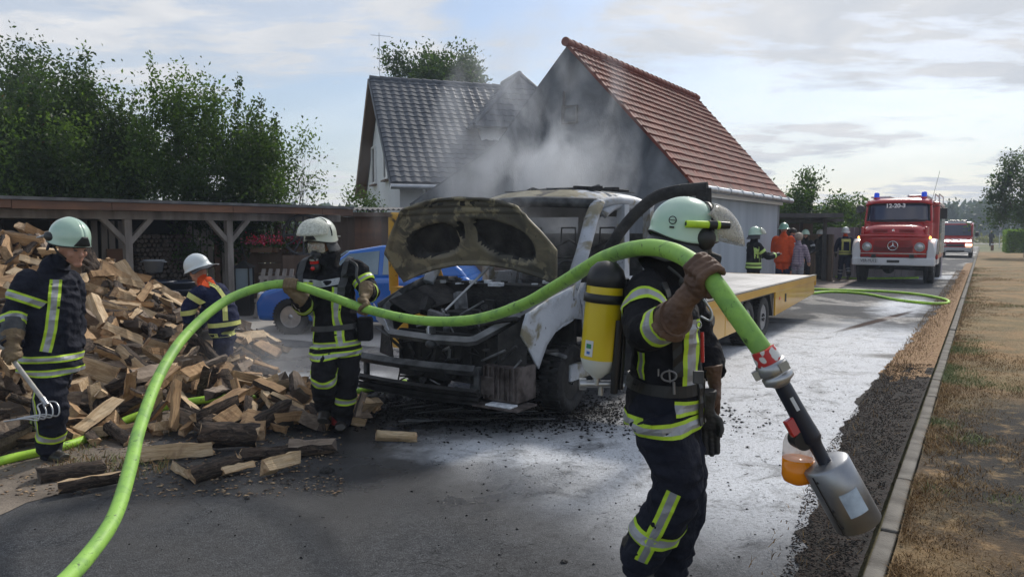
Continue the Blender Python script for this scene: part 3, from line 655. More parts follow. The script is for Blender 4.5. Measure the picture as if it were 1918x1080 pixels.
# ---- brown annex with corrugated roof
AO = Vector((-4.35, 17.6, 0)); annex = thing('tool_shed', 'low brown board shed with corrugated roof beside the blue car', 'shed', AO, R(2))
g = MB()
for i in range(160):
    xx = -.1+i*.03; 
    if i < 159: g.add([(xx, -.35, 2.20+.02*math.cos(i*PI/2)), (xx+.03, -.35, 2.20+.02*math.cos((i+1)*PI/2)), (xx+.03, 3, 2.34+.02*math.cos((i+1)*PI/2)), (xx, 3, 2.34+.02*math.cos(i*PI/2))], [(0, 1, 2, 3)])
g.build('corrugated_roof', M_FELT, annex, solid=.008, fixn=False)
g = MB(); g.box((2.3, 2.9, 1.05), (4.6, .08, 2.1)); g.box((2.3, -.28, 2.09), (4.7, .06, .1)); g.build('rear_wall', M_DKW, annex)
xx = .05; k = 0
wp = [MB().box((0, 0, 1.02), (.155, .03, 2.04)).mesh('wall_plank', m) for m in (M_DKW, M_REDW, M_DKW)]
while xx < 4.6: o = link('wall_plank', wp[(k//4) % 3], annex); o.location = (xx, 0, 0); xx += .16; k += 1
# ---- picket fence behind the shed
pf = thing('picket_fence', 'grey picket fence behind the flower shelf', 'fence', P(440, 500, 19.2)*1, R(25)); pf.location.z = 0; ROOTM['picket_fence'] = Matrix.Translation(pf.location) @ Matrix.Rotation(R(25), 4, 'Z')
M_PICK = mat('grey_picket', (.20, .21, .22), .85, col2=(.30, .31, .32), ns=5, stretch=(1, 1, .2)); me = MB().box((0, 0, .98), (.10, .02, 1.86)).mesh('picket', M_PICK)
for i in range(26): o = link('picket', me, pf); o.location = (-.6+i*.142, 0, 0)
g = MB(); g.box((1.2, .03, .5), (3.8, .04, .08)); g.box((1.2, .03, 1.6), (3.8, .04, .08)); g.build('rail', M_PICK, pf)
# ---- carport right of the barn, board fence
CO = Vector((8.95, 24.6, 0)); cpn = thing('carport', 'flat roofed dark timber carport beyond the barn', 'carport', CO, R(-8))
g = MB(); g.box((.72, 2.4, 2.22), (2.3, 5.2, .14)); g.box((1.75, 3.2, 2.08), (1.0, 4.2, .10)); g.build('roof', M_CPD, cpn)
for (a, b) in ((-.3, 0), (1.6, .9), (-.3, 4.6), (1.7, 4.6)): g = MB(); g.box((a, b, 1.07), (.11, .11, 2.15)); g.build('post', M_CPD, cpn)
g = MB(); g.box((1.0, 4.9, 1.0), (2.4, .08, 2.0)); g.box((1.72, 2.4, .8), (.05, 4.2, 1.6)); g.build('side_screen', M_DKW, cpn)
M_FB = mat('fence_board', (.46, .43, .47), .85, col2=(.32, .30, .33), ns=3, nd=6, stretch=(1, 1, .2), bump=.3, bs=20)
FO = P(1548, 500, 27.0); FO.z = 0; fn_ = thing('board_fence', 'grey vertical board fence left of the fire engine', 'fence', FO, R(14))
me = MB().box((0, 0, .92), (.142, .025, 1.84)).mesh('fence_board', M_FB)
for i in range(34): o = link('fence_board', me, fn_); o.location = (i*.152, (i % 2)*.012, r.uniform(-.015, .015))
for i in range(4): g = MB(); g.box((i*1.7-.02, .09, .97), (.1, .1, 1.94)); g.build('fence_post', M_CPD, fn_)
# far hall edge: small red-roofed cottage strip is not visible; cross-road fence line
g = MB()
for i in range(40): g.box((i*3, 0, .55), (.1, .1, 1.1))
for z in (.5, .95): g.box((58, 0, z), (118, .03, .05))
ff = g.build('field_fence', M_OLDW); ff.location = (10, 118, 0); tag(ff, 'low wire and post fence across the field in the far distance', 'fence')
# ================================================================ TREES, HEDGE
def leaf_mat(name, c, c2, tr=.45, ns=.8):
    k = NT(name); n = k.noise(ns, 4, .7); col = k.mix(k.rng(n, .35, .65), c, c2); k.set(k.p.inputs['Base Color'], col); k.p.inputs['Roughness'].default_value = .5
    k.p.inputs['Specular IOR Level'].default_value = .25
    t = k.n('ShaderNodeBsdfTranslucent'); k.set(t.inputs[0], k.mix(.5, col, tuple(min(1, x*y) for x, y in zip(c2, (2.2, 2.4, 1.0))))); mxs = k.n('ShaderNodeMixShader'); mxs.inputs[0].default_value = tr
    k.t.links.new(k.p.outputs[0], mxs.inputs[1]); k.t.links.new(t.outputs[0], mxs.inputs[2]); k.t.links.new(mxs.outputs[0], k.out.inputs[0]); return k.m
M_LF_DK = leaf_mat('leaf_dark', (.022, .040, .012), (.040, .070, .018)); M_LF_MD = leaf_mat('leaf_mid', (.030, .060, .015), (.065, .11, .025)); M_LF_LT = leaf_mat('leaf_light', (.06, .11, .022), (.10, .16, .035))
M_LF_BR = leaf_mat('leaf_bright', (.10, .19, .03), (.16, .26, .045)); M_LF_RD = leaf_mat('leaf_red', (.10, .02, .015), (.06, .05, .02)); M_LF_FAR = leaf_mat('leaf_far', (.035, .055, .025), (.05, .075, .03), .3)
M_TRUNK = mat('tree_bark', (.05, .04, .032), .95, col2=(.10, .085, .07), ns=8, bump=.8, bs=20, bd=.02, stretch=(1, 1, .2))
def leaves(C, D, size, r, mats, mi, asp=.5):          # C centres (n,3), D preferred directions
    n = len(C); a = r.normal(size=(n, 3)) + D*1.0; a /= np.linalg.norm(a, axis=1)[:, None]+1e-9; b = np.cross(a, r.normal(size=(n, 3))); b /= np.linalg.norm(b, axis=1)[:, None]+1e-9
    s = size*r.uniform(.55, 1.35, n)[:, None]; nn = np.cross(a, b)*s*.12
    V = np.stack([C, C+a*s*.5+b*s*asp*.5+nn, C+a*s, C+a*s*.5-b*s*asp*.5+nn], 1).reshape(-1, 3); i = np.arange(n)[:, None]*4
    return V, i+np.array([[0, 1, 2, 3]]), mi
def tree(name, label, cat, base, h, crown, seed, mats, nleaf=9000, lsize=.09, trunk=.35, rad=.12, spread=.55, depth=4, nlimb=7, up=.5, group=None, shoots=0, jit=.22, full=.0, copies=None):
    rr = random.Random(seed); r = np.random.default_rng(seed); root = thing(name, label, cat, base, 0, group); segs = []; pts = []
    def rec(p, d, ln, rd, dep):
        k = 3; q = p
        for i in range(k):
            d = (d + Vector((rr.gauss(0, .16), rr.gauss(0, .16), rr.gauss(0, .1)+.06*up))).normalized(); q2 = q + d*ln/k; ra = rd*(1-.55*i/k); rb = rd*(1-.55*(i+1)/k)
            segs.append((q, q2, ra, rb, dep)); 
            if dep >= 2: pts.append((q, q2, dep))
            q = q2
            if dep < depth and i >= 1:
                for _ in range(rr.choice((1, 2))):
                    ax = Vector((rr.gauss(0, 1), rr.gauss(0, 1), rr.gauss(0, .6)+up*.5)).normalized(); rec(q, (d*.75+ax*.8).normalized(), ln*rr.uniform(.55, .75), rb*.65, dep+1)
        if dep < depth: rec(q, (d+Vector((rr.gauss(0, .3), rr.gauss(0, .3), rr.gauss(.1, .2)))).normalized(), ln*.66, rb*.8, dep+1)
    top = Vector((0, 0, h*trunk)); segs.append((Vector((0, 0, -.1)), top*.5+Vector((rr.gauss(0, .05), rr.gauss(0, .05), 0)), rad*1.25, rad, 0)); segs.append((segs[-1][1], top, rad, rad*.85, 0))
    for i in range(nlimb):
        az = 2*PI*i/nlimb+rr.uniform(-.4, .4); el = rr.uniform(.25, 1.2) if i else 1.4; z0 = top*rr.uniform(.75, 1.0)
        d = Vector((math.cos(az)*math.cos(el)*spread*1.8, math.sin(az)*math.cos(el)*spread*1.8, math.sin(el))).normalized(); rec(z0, d, (h-top.z)*.44*rr.uniform(.8, 1.1), rad*.55, 1)
    for i in range(shoots):       # long upright leafy shoots
        a = rr.uniform(0, 2*PI); q = rr.uniform(.1, 1)*crown; p = Vector((math.cos(a)*q, math.sin(a)*q, h*rr.uniform(.55, .72))); d = Vector((math.cos(a)*.25*rr.random(), math.sin(a)*.25*rr.random(), 1)).normalized(); ln = h*rr.uniform(.16, .34)
        for j in range(6): segs.append((p+d*ln*j/6, p+d*ln*(j+1)/6, .012, .008, 4)); [pts.append((p+d*ln*j/6, p+d*ln*(j+1)/6, 9)) for _ in range(2)]
    # fit into crown radius / height
    zmax = max(s[1].z for s in segs); fz = (h-top.z*1.0)/max(.1, zmax-top.z); rmax = sorted(math.hypot(s[1].x, s[1].y) for s in segs)[int(len(segs)*.97)]; fr_ = crown/max(.1, rmax)
    def fit(p, dep): 
        if p.z < top.z: return p
        return Vector((p.x*fr_, p.y*fr_, top.z+(p.z-top.z)*fz))
    g = MB(); bs = [s for s in segs if s[4] <= 3 or s[4] == 4][:900]
    for a, b, ra, rb, dep in bs: g.tube([fit(a, dep), fit(b, dep)], [ra, rb], 5 if dep else 9, 0, False)
    g.build('trunk', M_TRUNK, root, fixn=False)
    A = np.array([fit(p[0], 5)[:] for p in pts]); B = np.array([fit(p[1], 5)[:] for p in pts]); dd = np.array([p[2] for p in pts]); wgt = np.where(dd == 9, 1.5, np.where(dd >= 3, 1., .3)); wgt = wgt/wgt.sum()
    ix = r.choice(len(pts), nleaf, p=wgt); t = r.random(nleaf)[:, None]; tight = np.where(dd[ix] == 9, .25, 1.)[:, None]; C = A[ix]*(1-t)+B[ix]*t + r.normal(size=(nleaf, 3))*jit*tight*h/6
    nz = np.array([noise.noise(Vector(c)*1.1+Vector((seed, 0, 0))) for c in C]); keep = nz > -.25-full; C = C[keep]; ix = ix[keep]; nz = nz[keep]
    D = (B-A)[ix]; D = D/(np.linalg.norm(D, axis=1)[:, None]+1e-9); D[:, 2] -= .3
    mi = np.where(nz > .15, min(1, len(mats)-1), 0) if len(mats) > 1 else np.zeros(len(C), int)
    V, F, mi = leaves(C, D, lsize, r, mats, mi); link('crown', np_mesh('crown', V, F, mats, mi), root); return root
def at(u, d, z=0): p = P(u, 433, d); return Vector((p.x, d, z))
def hgt(v, d): return CAMZ + (CY and (433-v))*d/FPX
GL = 'trees and shrubs behind the woodshed'
tree('oak_tree', 'tall dark broadleaf tree at far left, standing behind the shrubs', 'tree', at(35, 25), hgt(72, 25), 3.3, 21, [M_LF_DK], 26000, .15, group=GL, jit=.24, full=.2)
tree('shrub_tree', 'dense leafy bush at left edge with reddish twigs', 'tree', at(15, 17), hgt(165, 17), 1.7, 22, [M_LF_DK, M_LF_RD], 17000, .10, .15, .06, shoots=6, group=GL, full=.3)
tree('fruit_tree', 'bushy tree with thin upright shoots, second bush from the left', 'tree', at(140, 17.5), hgt(98, 17.5), 2.0, 23, [M_LF_DK, M_LF_LT], 30000, .10, .12, .08, shoots=14, group=GL, full=.35)
tree('fruit_tree', 'lower dark bush left of the sky gap above the shed roof', 'tree', at(225, 18), hgt(185, 18), 1.35, 24, [M_LF_DK, M_LF_MD], 12000, .10, .2, .06, shoots=8, group=GL, full=.1)
tree('fruit_tree', 'loose green tree with tall pointed top shoot above the shed', 'tree', at(360, 17.5), hgt(125, 17.5), 1.55, 25, [M_LF_MD, M_LF_LT], 19000, .095, .22, .07, shoots=12, group=GL)
tree('fruit_tree', 'airy light green tree with long shoots left of the house', 'tree', at(455, 17.5), hgt(155, 17.5), 1.5, 26, [M_LF_MD, M_LF_DK], 18000, .09, .22, .07, shoots=12, group=GL)
tree('fruit_tree', 'thin outermost sapling leaning right at the end of the shed', 'tree', at(525, 18), hgt(228, 18), 1.15, 27, [M_LF_MD, M_LF_LT], 6500, .09, .2, .05, shoots=7, group=GL)
tree('garden_bush', 'bright green low bush peeping over the shed roof end', 'bush', at(505, 20.5), 2.75, 1.3, 28, [M_LF_LT, M_LF_MD], 5000, .08, .1, .05, full=.4)
tree('garden_bush', 'dark green bush hugging the rear of the woodshed', 'bush', at(90, 16), 3.3, 2.8, 29, [M_LF_DK], 22000, .11, .1, .05, full=.5)
tree('garden_bush', 'round dark bush growing low behind the shed roof', 'bush', at(400, 16.8), 3.2, 1.9, 30, [M_LF_DK, M_LF_MD], 14000, .10, .1, .05, full=.3)
tree('garden_bush', 'small bush beside the white gable wall above the corrugated roof', 'bush', at(684, 20.5), hgt(343, 20.5), .75, 31, [M_LF_MD, M_LF_DK], 5200, .09, .1, .05, full=.4)
tree('garden_bush', 'leafy bush filling the gap behind the picket fence', 'bush', at(520, 21.0), 2.3, 1.6, 32, [M_LF_MD, M_LF_LT], 5200, .10, .1, .05, full=.4)
tree('chestnut_tree', 'large round tree rising behind the grey tiled roof', 'tree', at(822, 42), hgt(85, 42), 2.75, 33, [M_LF_DK, M_LF_MD], 30000, .22, .58, .22, spread=.7, jit=.14, full=.1)
GR = 'trees beyond the board fence'
for i, (u, d, v, c, nl, lb) in enumerate(((1490, 31, 318, 1.9, 9000, 'dense green tree rising over the carport roof next to the barn'), (1545, 33, 362, 1.7, 6500, 'lower rounded tree over the board fence behind the walking firefighter'),
        (1600, 34, 365, 1.7, 6500, 'loose green tree at the left side of the fire engine cab'), (1450, 36, 360, 1.6, 5000, 'bush between barn corner and carport'))):
    tree('garden_tree', lb, 'tree', at(u, d), hgt(v, d), c, 40+i, [M_LF_MD, M_LF_DK], nl, .15, .15, .09, group=GR, full=.35, shoots=4)
tree('street_tree', 'wide spreading tree with open crown at the right edge over the hedge', 'tree', at(1925, 46), hgt(262, 46), 2.3, 50, [M_LF_DK, M_LF_MD], 13000, .19, .30, .12, spread=.9, jit=.2, full=.2)
hd = thing('hedge', 'clipped bright green hedge at the right edge of the lawn', 'hedge', (38.4, 62, 0)); rr_ = np.random.default_rng(51); n = 30000
C = np.stack([rr_.uniform(-.9, 4.0, n), rr_.uniform(-6, 1.0, n), 1.75*rr_.random(n)**.7], 1); side = rr_.integers(0, 3, n); C[side == 0, 0] = -.9+rr_.normal(0, .05, (side == 0).sum()); C[side == 1, 2] = 1.7+rr_.normal(0, .05, (side == 1).sum()); C[side == 2, 1] = -6+rr_.normal(0, .06, (side == 2).sum()); C[:, 0] += (C[:, 1]+6)*.62
V, F, mi = leaves(C, np.zeros((n, 3)), .12, rr_, None, (rr_.random(n) < .4).astype(int)); link('foliage', np_mesh('foliage', V, F, [M_LF_BR, M_LF_LT], mi), hd)
g = MB(); g.box((.4, -2.6, .8), (1.6, 5.8, 1.4), 0, Matrix.Shear('YZ', 4, (0, 0)) if False else None); 
tw = MB(); 
for i in range(40): p = Vector((rr_.uniform(-.5, 1), rr_.uniform(-5.6, 0), 0)); p.x += (p.y+6)*.62; tw.tube([p, p+Vector((rr_.uniform(-.2, .2), rr_.uniform(-.2, .2), 1.5))], .025, 5)
tw.build('stems', M_TRUNK, hd)
# far wood: trees one can tell apart as humps, standing 160-230 m off
GW = 'far trees on the horizon'; far_lab = ['hazy far tree at the left end of the far treeline', 'small hazy tree left of the big dome in the far treeline', 'broad dome-shaped hazy tree, the biggest of the far treeline', 'flat-topped hazy tree right of the big far dome', 'hazy tree behind the road sign in the far treeline', 'hazy far tree behind the street tree trunk', 'hazy far tree behind the hedge', 'hazy far tree at the right end of the treeline']
for i, (u, v, wd) in enumerate(((1745, 395, 34), (1775, 388, 26), (1833, 381, 46), (1872, 393, 30), (1900, 396, 30), (1940, 390, 40), (2000, 392, 40), (2060, 388, 50))):
    d = 170+8*(i % 3); tree('far_tree', far_lab[i], 'tree', at(u, d), hgt(v, d), wd/FPX*d*.62, 60+i, [M_LF_FAR], 4200, .9, .12, .4, group=GW, full=.6, jit=.55, depth=3)
def fw(r, n):
    return None
rr_ = np.random.default_rng(77); n = 26000; C = np.stack([rr_.uniform(-150, 330, n), 240+rr_.normal(0, 3, n), 9*rr_.random(n)], 1); C[:, 2] *= 1-.3*np.array([noise.noise(Vector((x*.03, 0, 0))) for x in C[:, 0]])
V, F, mi = leaves(C, np.zeros((n, 3)), 2.6, rr_, None, np.zeros(n, int), .8); tag(link('distant_wood', np_mesh('distant_wood', V, F, [M_LF_FAR], mi)), kind='stuff')
rr_ = np.random.default_rng(78); n = 9000; C = np.stack([rr_.uniform(30, 110, n), rr_.uniform(104, 112, n), 1.0*rr_.random(n)**1.5], 1); C = C[np.array([noise.noise(Vector((x*.12, y*.1, 4))) for x, y, z in C]) > .05]; n = len(C)
V, F, mi = leaves(C, np.zeros((n, 3)), .5, rr_, None, np.zeros(n, int), .5); tag(link('roadside_brush', np_mesh('roadside_brush', V, F, [leaf_mat('leaf_pale', (.09, .10, .04), (.14, .14, .06))], mi)), kind='stuff')
# ================================================================ FIREWOOD
def log_me(seed):
    r = random.Random(seed); ty = r.choice((0, 0, 0, 1, 2, 2, 3)); Lh = r.uniform(.135, .215); R_ = r.uniform(.050, .085); ns = 6; prof = []
    if ty == 0:      # quarter: two split faces and a bark arc
        a = r.uniform(1.0, 1.6); prof = [(0, 0, 0)] + [(R_*1.15*math.cos(t), R_*1.15*math.sin(t), 1) for t in np.linspace(-a/2, a/2, 6)]
    elif ty == 1:    # half log
        prof = [(R_*math.cos(t), R_*math.sin(t)*.9, 1) for t in np.linspace(-PI/2, PI/2, 8)]
    elif ty == 2:    # slab with a little bark
        w, h = R_*1.1, R_*.55; prof = [(-w, -h, 0), (w*.9, -h*.9, 1), (w, h*.3, 1), (w*.6, h, 0), (-w*.9, h*.8, 0)]
    else:
        w, h = R_*.8, R_*.62; prof = [(-w, -h, 0), (w, -h*.8, 0), (w*.9, h, 0), (-w*.8, h*.9, 0)]
    cx_ = sum(p[0] for p in prof)/len(prof); cy_ = sum(p[1] for p in prof)/len(prof); n = len(prof); vs = []; tw = r.uniform(-.25, .25); tp = r.uniform(.82, 1.1)
    for i in range(ns+1):
        t = i/ns; k = (1-t)+tp*t; a = tw*(t-.5)
        for q, (x, y, b) in enumerate(prof):
            x, y = (x-cx_)*k, (y-cy_)*k; x += r.uniform(-.0065, .0065); y += r.uniform(-.0065, .0065)
            vs.append((-Lh+2*Lh*t + (r.uniform(-.022, .022) if i in (0, ns) else r.uniform(-.01, .01)), x*math.cos(a)-y*math.sin(a), x*math.sin(a)+y*math.cos(a)))
    g = MB(); 
    for i in range(ns):
        for q in range(n): g.add([], [], 0); g.f.append((i*n+q, i*n+(q+1) % n, (i+1)*n+(q+1) % n, (i+1)*n+q)); bk = prof[q][2] and prof[(q+1) % n][2]; g.mi.append(1 if bk else 0); g.sm.append(bool(bk))
    g.v = vs; g.f += [tuple(range(n)), tuple(range((ns+1)*n-1, ns*n-1, -1))]; g.mi += [2, 2]; g.sm += [False, False]
    wm = r.choice((M_WOOD, M_WOOD, M_WOOD2, M_WOOD2, M_WOODG)); me = g.mesh('split_log', [wm, M_BARK, M_END if wm is not M_WOODG else M_ENDG])
    bm = bmesh.new(); bm.from_mesh(me); bmesh.ops.recalc_face_normals(bm, faces=bm.faces); bm.to_mesh(me); bm.free(); me['ty'] = ty; return me
LOGS = [log_me(100+i) for i in range(26)]
LOGN = ['%s %s split log' % ({'split_wood': 'tan', 'split_wood_pale': 'pale', 'split_wood_grey': 'greyish'}[m.materials[0].name], {0: 'wedge-shaped', 1: 'half-round', 2: 'slab-like', 3: 'square-edged'}[m['ty']]) for m in LOGS]
def ph(x, y):
    def cone(cx_, cy_, rx, ry, h, p=1.): d = math.hypot((x-cx_)/rx, (y-cy_)/ry); return h*max(0, 1-d)**p if d < 1 else 0
    return max(cone(-6.4, 9.6, 3.2, 3.0, 1.75, .95), cone(-5.2, 8.0, 2.5, 2.3, 1.15), cone(-5.6, 6.4, 2.4, 1.5, .95), cone(-3.1, 6.85, 1.5, 1.15, .48), cone(-4.35, 7.3, 1.5, 1.5, .75), cone(-2.2, 6.75, .95, .75, .34))
keepout = [(-3.45, 5.35, .50), (-3.05, 5.2, .3), (-3.9, 5.0, .35)]
def inpile(x, y):
    h = ph(x, y)
    if h < .03: return 0
    for a, b, c in keepout:
        if math.hypot(x-a, y-b) < c: return 0
    return h
def spread(n, mind, seed, dz):
    r = random.Random(seed); out = []; cell = {}
    for _ in range(n*30):
        x, y = r.uniform(-9.2, -1.2), r.uniform(4.9, 12.2); h = inpile(x, y)
        if not h: continue
        k = (int(x/mind), int(y/mind)); ok = True
        for a in (-1, 0, 1):
            for b in (-1, 0, 1):
                for q in cell.get((k[0]+a, k[1]+b), ()):
                    if math.hypot(q[0]-x, q[1]-y) < mind: ok = False
        if not ok: continue
        cell.setdefault(k, []).append((x, y)); e = .08; sx_, sy_ = (ph(x+e, y)-ph(x-e, y))/(2*e), (ph(x, y+e)-ph(x, y-e))/(2*e)
        yaw = r.uniform(0, 2*PI); ax = Vector((math.cos(yaw), math.sin(yaw), 0)); ax.z = (sx_*ax.x+sy_*ax.y)*.9 + r.gauss(0, .28 if h > .15 else .08); ax.normalize()
        if r.random() < .05 and h > .2: ax = Vector((ax.x*.3, ax.y*.3, 1)).normalized()
        M = Matrix.Diagonal((1, 1, 1, 1)) @ ax.to_track_quat('X', 'Z').to_matrix().to_4x4() @ Matrix.Scale(r.uniform(.78, 1.22), 4) @ Matrix.Rotation(r.uniform(0, 2*PI), 4, 'X'); z = max(.055+abs(ax.z)*.13, h - dz + r.uniform(-.04, .05))
        out.append((Matrix.Translation((x, y, z)) @ M, r.randrange(26)))
        if len(out) >= n: break
    return out
top = spread(620, .150, 1, .0); mid_ = spread(650, .150, 2, .13)
def vis(m):       # seen from the camera: nearer and inside the frame first
    p = m.translation; u = CX+FPX*p.x/p.y; return p.y + (30 if u < -60 else 0) + (3 if p.y > 9.8 else 0)
top.sort(key=lambda q: vis(q[0])); GRP = 'split firewood logs of the big heap'
def zone(p):
    u = CX+FPX*p.x/p.y; hz_ = 'upper left' if (u < 160 and p.z > .75) else 'left' if u < 110 else 'middle' if u < 260 else 'right flank' if u < 400 else 'right tip'; return hz_ + (' near the front edge' if p.y < 6.3 else ' part' if p.y < 7.4 else ' rear slope')
LOGK = {}
for M, k in top[:285]:
    o = link('split_log', LOGS[k]); o.matrix_world = M; tag(o, '%s lying %s, %s of the heap' % (LOGN[k], 'tilted' if abs((M.to_3x3() @ Vector((1, 0, 0))).normalized().z) > .35 else 'flat', zone(M.translation)), 'firewood', GRP)
rest = MB(); allm = [M_WOOD, M_BARK, M_END, M_WOOD2, M_WOODG, M_ENDG]
for M, k in top[285:]+mid_:
    me = LOGS[k]; mp = [allm.index(m) for m in me.materials]; o0 = len(rest.f); rest.add([v.co[:] for v in me.vertices], [tuple(p.vertices) for p in me.polygons], 0, False, M)
    for i, p in enumerate(me.polygons): rest.mi[o0+i] = mp[p.material_index]; rest.sm[o0+i] = p.use_smooth
o = rest.build('firewood_heap', allm, fixn=False); tag(o, 'heap of split firewood tipped out beside the woodshed', 'firewood heap', kind='stuff')
# the loose ones on the asphalt, each by hand: pixel, length scale, yaw, pitch, roll, mesh kind, label
def loose(u, v, yaw, sc, seed, label, pitch=0, roll=0, wood=None, z=None, bark=False):
    me = log_me(seed); 
    if wood: me.materials[0] = wood
    if wood and not bark: me.materials[1] = wood
    c = G(u, v); o = link('split_log', me); zz = min(v_.co.z for v_ in me.vertices); T = Matrix.Rotation(R(yaw), 4, 'Z') @ Matrix.Rotation(R(pitch), 4, 'Y') @ Matrix.Rotation(R(roll), 4, 'X') @ Matrix.Diagonal((sc, sc, sc, 1))
    lo = min((T @ v_.co).z for v_ in me.vertices); o.matrix_world = Matrix.Translation((c.x, c.y, -lo+.004 if z is None else z)) @ T; tag(o, label, 'firewood'); return o
loose(135, 893, 28, 1.05, 301, 'dark bark-covered log on the dirt just right of the left firefighter\'s boots', roll=90)
loose(172, 918, 38, 1.1, 303, 'long rounded log with bark, nearest to the camera at the asphalt edge', roll=200)
loose(345, 888, -45, .9, 305, 'short split wedge on the asphalt, leftmost of three in a row', roll=40)
loose(402, 893, 60, .95, 306, 'pale upright wedge on the asphalt, middle of three in a row', roll=120)
loose(447, 885, 48, .8, 308, 'small pale wedge on the asphalt, rightmost of three in a row', roll=10, wood=M_WOOD2)
loose(527, 885, 50, .9, 311, 'charred wedge with black end on the asphalt', roll=70)
loose(585, 850, 12, 1.15, 313, 'dark bark log at the right tip of the heap', roll=180)
loose(505, 858, 18, 1.2, 314, 'weathered long log lying at the front edge of the heap', roll=150)
loose(330, 858, 18, 1.35, 316, 'thick half log with pale face, front edge of the heap', roll=-60, wood=M_WOOD2)
loose(430, 842, 8, 1.5, 317, 'thick bark-covered log behind the three small wedges', roll=160)
loose(742, 826, -8, .95, 320, 'single pale slab lying alone on the wet asphalt before the van', roll=0, wood=M_WOOD2)
loose(670, 792, 75, .9, 321, 'short log standing beside the masked firefighter\'s boot', pitch=-50, roll=30)
loose(470, 745, -40, 1.15, 323, 'pale log lying across the far tip of the heap', z=.16, pitch=12, wood=M_WOOD2)
loose(508, 752, 0, 1.05, 325, 'light brown log at the outer right of the heap by the wet pavement', z=.10, wood=M_WOOD)
loose(325, 812, 100, 1.25, 326, 'pale board-like log standing tilted at the crossing of the hoses', pitch=-62, roll=20, z=.24, wood=M_WOOD)
# ================================================================ VEHICLES
M_BURN = mat('burnt_steel', (.014, .014, .015), .75, metal=.1, col2=(.055, .052, .05), ns=7, nd=8, lo=.4, hi=.75, bump=.8, bs=38, bd=.012)
M_BURNG = mat('scorched_grey_steel', (.030, .031, .034), .6, metal=.2, col2=(.11, .115, .12), ns=9, nd=7, bump=.5, bs=40, bd=.008)
M_RUST = mat('rusted_steel', (.028, .020, .018), .8, metal=.1, col2=(.13, .11, .105), ns=10, nd=8, bump=.7, bs=35, bd=.01)
def ash_mat(name, a, b, c, s=2.4, w=(.50, .60)):
    k = NT(name); n = k.noise(s, 6, .55, .5); n2 = k.noise(s*2.2, 6, .6, .5); n3 = k.noise(60, 3); col = k.mix(k.rng(n, .36, .62), a, b); col = k.mix(k.rng(n2, w[0], w[1]), col, c); col = k.mix(k.rng(k.noise(s*7, 6, .7), .62, .70), col, (.03, .028, .026))
    k.set(k.p.inputs['Base Color'], col); k.set(k.p.inputs['Roughness'], k.rng(n, .3, .7, .45, .8)); k.p.inputs['Metallic'].default_value = .15; k.set(k.p.inputs['Normal'], k.bump(k.math('MULTIPLY_ADD', n2, 1.5, n3), .35, .008)); return k.m
M_ASHW = ash_mat('ash_grey_paint', (.50, .535, .59), (.34, .37, .42), (.22, .20, .14), 1.3, (.50, .62)); M_ASHY = ash_mat('burnt_yellow_ash', (.36, .32, .22), (.23, .205, .14), (.09, .085, .075), 1.6)
M_HOOD = ash_mat('burnt_hood_inner', (.22, .195, .14), (.095, .09, .075), (.30, .265, .18), 2.6); M_YEL = mat('yellow_paint', (.62, .34, .015), .38, coat=.4, col2=(.54, .28, .015), ns=1.6, nd=6)
M_YELB = ash_mat('scorched_yellow_paint', (.58, .33, .03), (.48, .25, .02), (.06, .04, .02), 2.0)
M_ALU = mat('aluminium_deck', (.26, .26, .265), .45, metal=.4, col2=(.42, .42, .43), ns=2, nd=6, bump=.15, bs=90); M_TYRE = mat('tyre', (.018, .018, .019), .75, bump=.4, bs=60, bd=.004)
M_RIM = mat('steel_rim', (.32, .33, .35), .45, metal=.6, col2=(.2, .2, .21), ns=12); M_BTYRE = mat('burnt_tyre', (.008, .008, .009), .8, col2=(.028, .028, .03), ns=12, nd=7, bump=1, bs=30, bd=.01)
M_BLK = mat('black_plastic', (.018, .018, .019), .45); M_CHROME = mat('chrome', (.75, .76, .78), .18, metal=1); M_FOAMW = mat('foam_residue', (.72, .75, .8), .8, col2=(.45, .48, .52), ns=20, bump=.8, bs=50, bd=.01)
M_RED = mat('fire_red', (.50, .012, .012), .22, coat=.6, col2=(.42, .012, .012), ns=1.1); M_REDD = mat('grille_red', (.20, .006, .008), .45); M_WPNT = mat('white_paint', (.72, .74, .77), .35, coat=.3)
M_GLS = mat('windscreen', (.030, .032, .07), .07, spec=.9); M_BLUEL = mat('blue_beacon', (.01, .05, .55), .1, emis=(.02, .12, 1), es=.25); M_ORG = mat('indicator_on', (.9, .35, .02), .3, emis=(1, .42, .08), es=5)
M_LAMP = mat('headlamp_glass', (.55, .57, .58), .12, metal=.4); M_LAMPON = mat('headlamp_on', (1, .85, .6), .2, emis=(1, .72, .42), es=7); M_SILV = mat('silver_metal', (.50, .51, .52), .35, metal=.8, col2=(.4, .41, .42), ns=8); M_BLUEC = mat('blue_car_paint', (.012, .13, .50), .22, coat=.7)
M_PLATE2 = mat('white_lettering', (.9, .9, .9), .6); M_PLATE = mat('plate_white', (.62, .64, .66), .4); M_PLB = mat('plate_ink', (.03, .03, .05), .5)
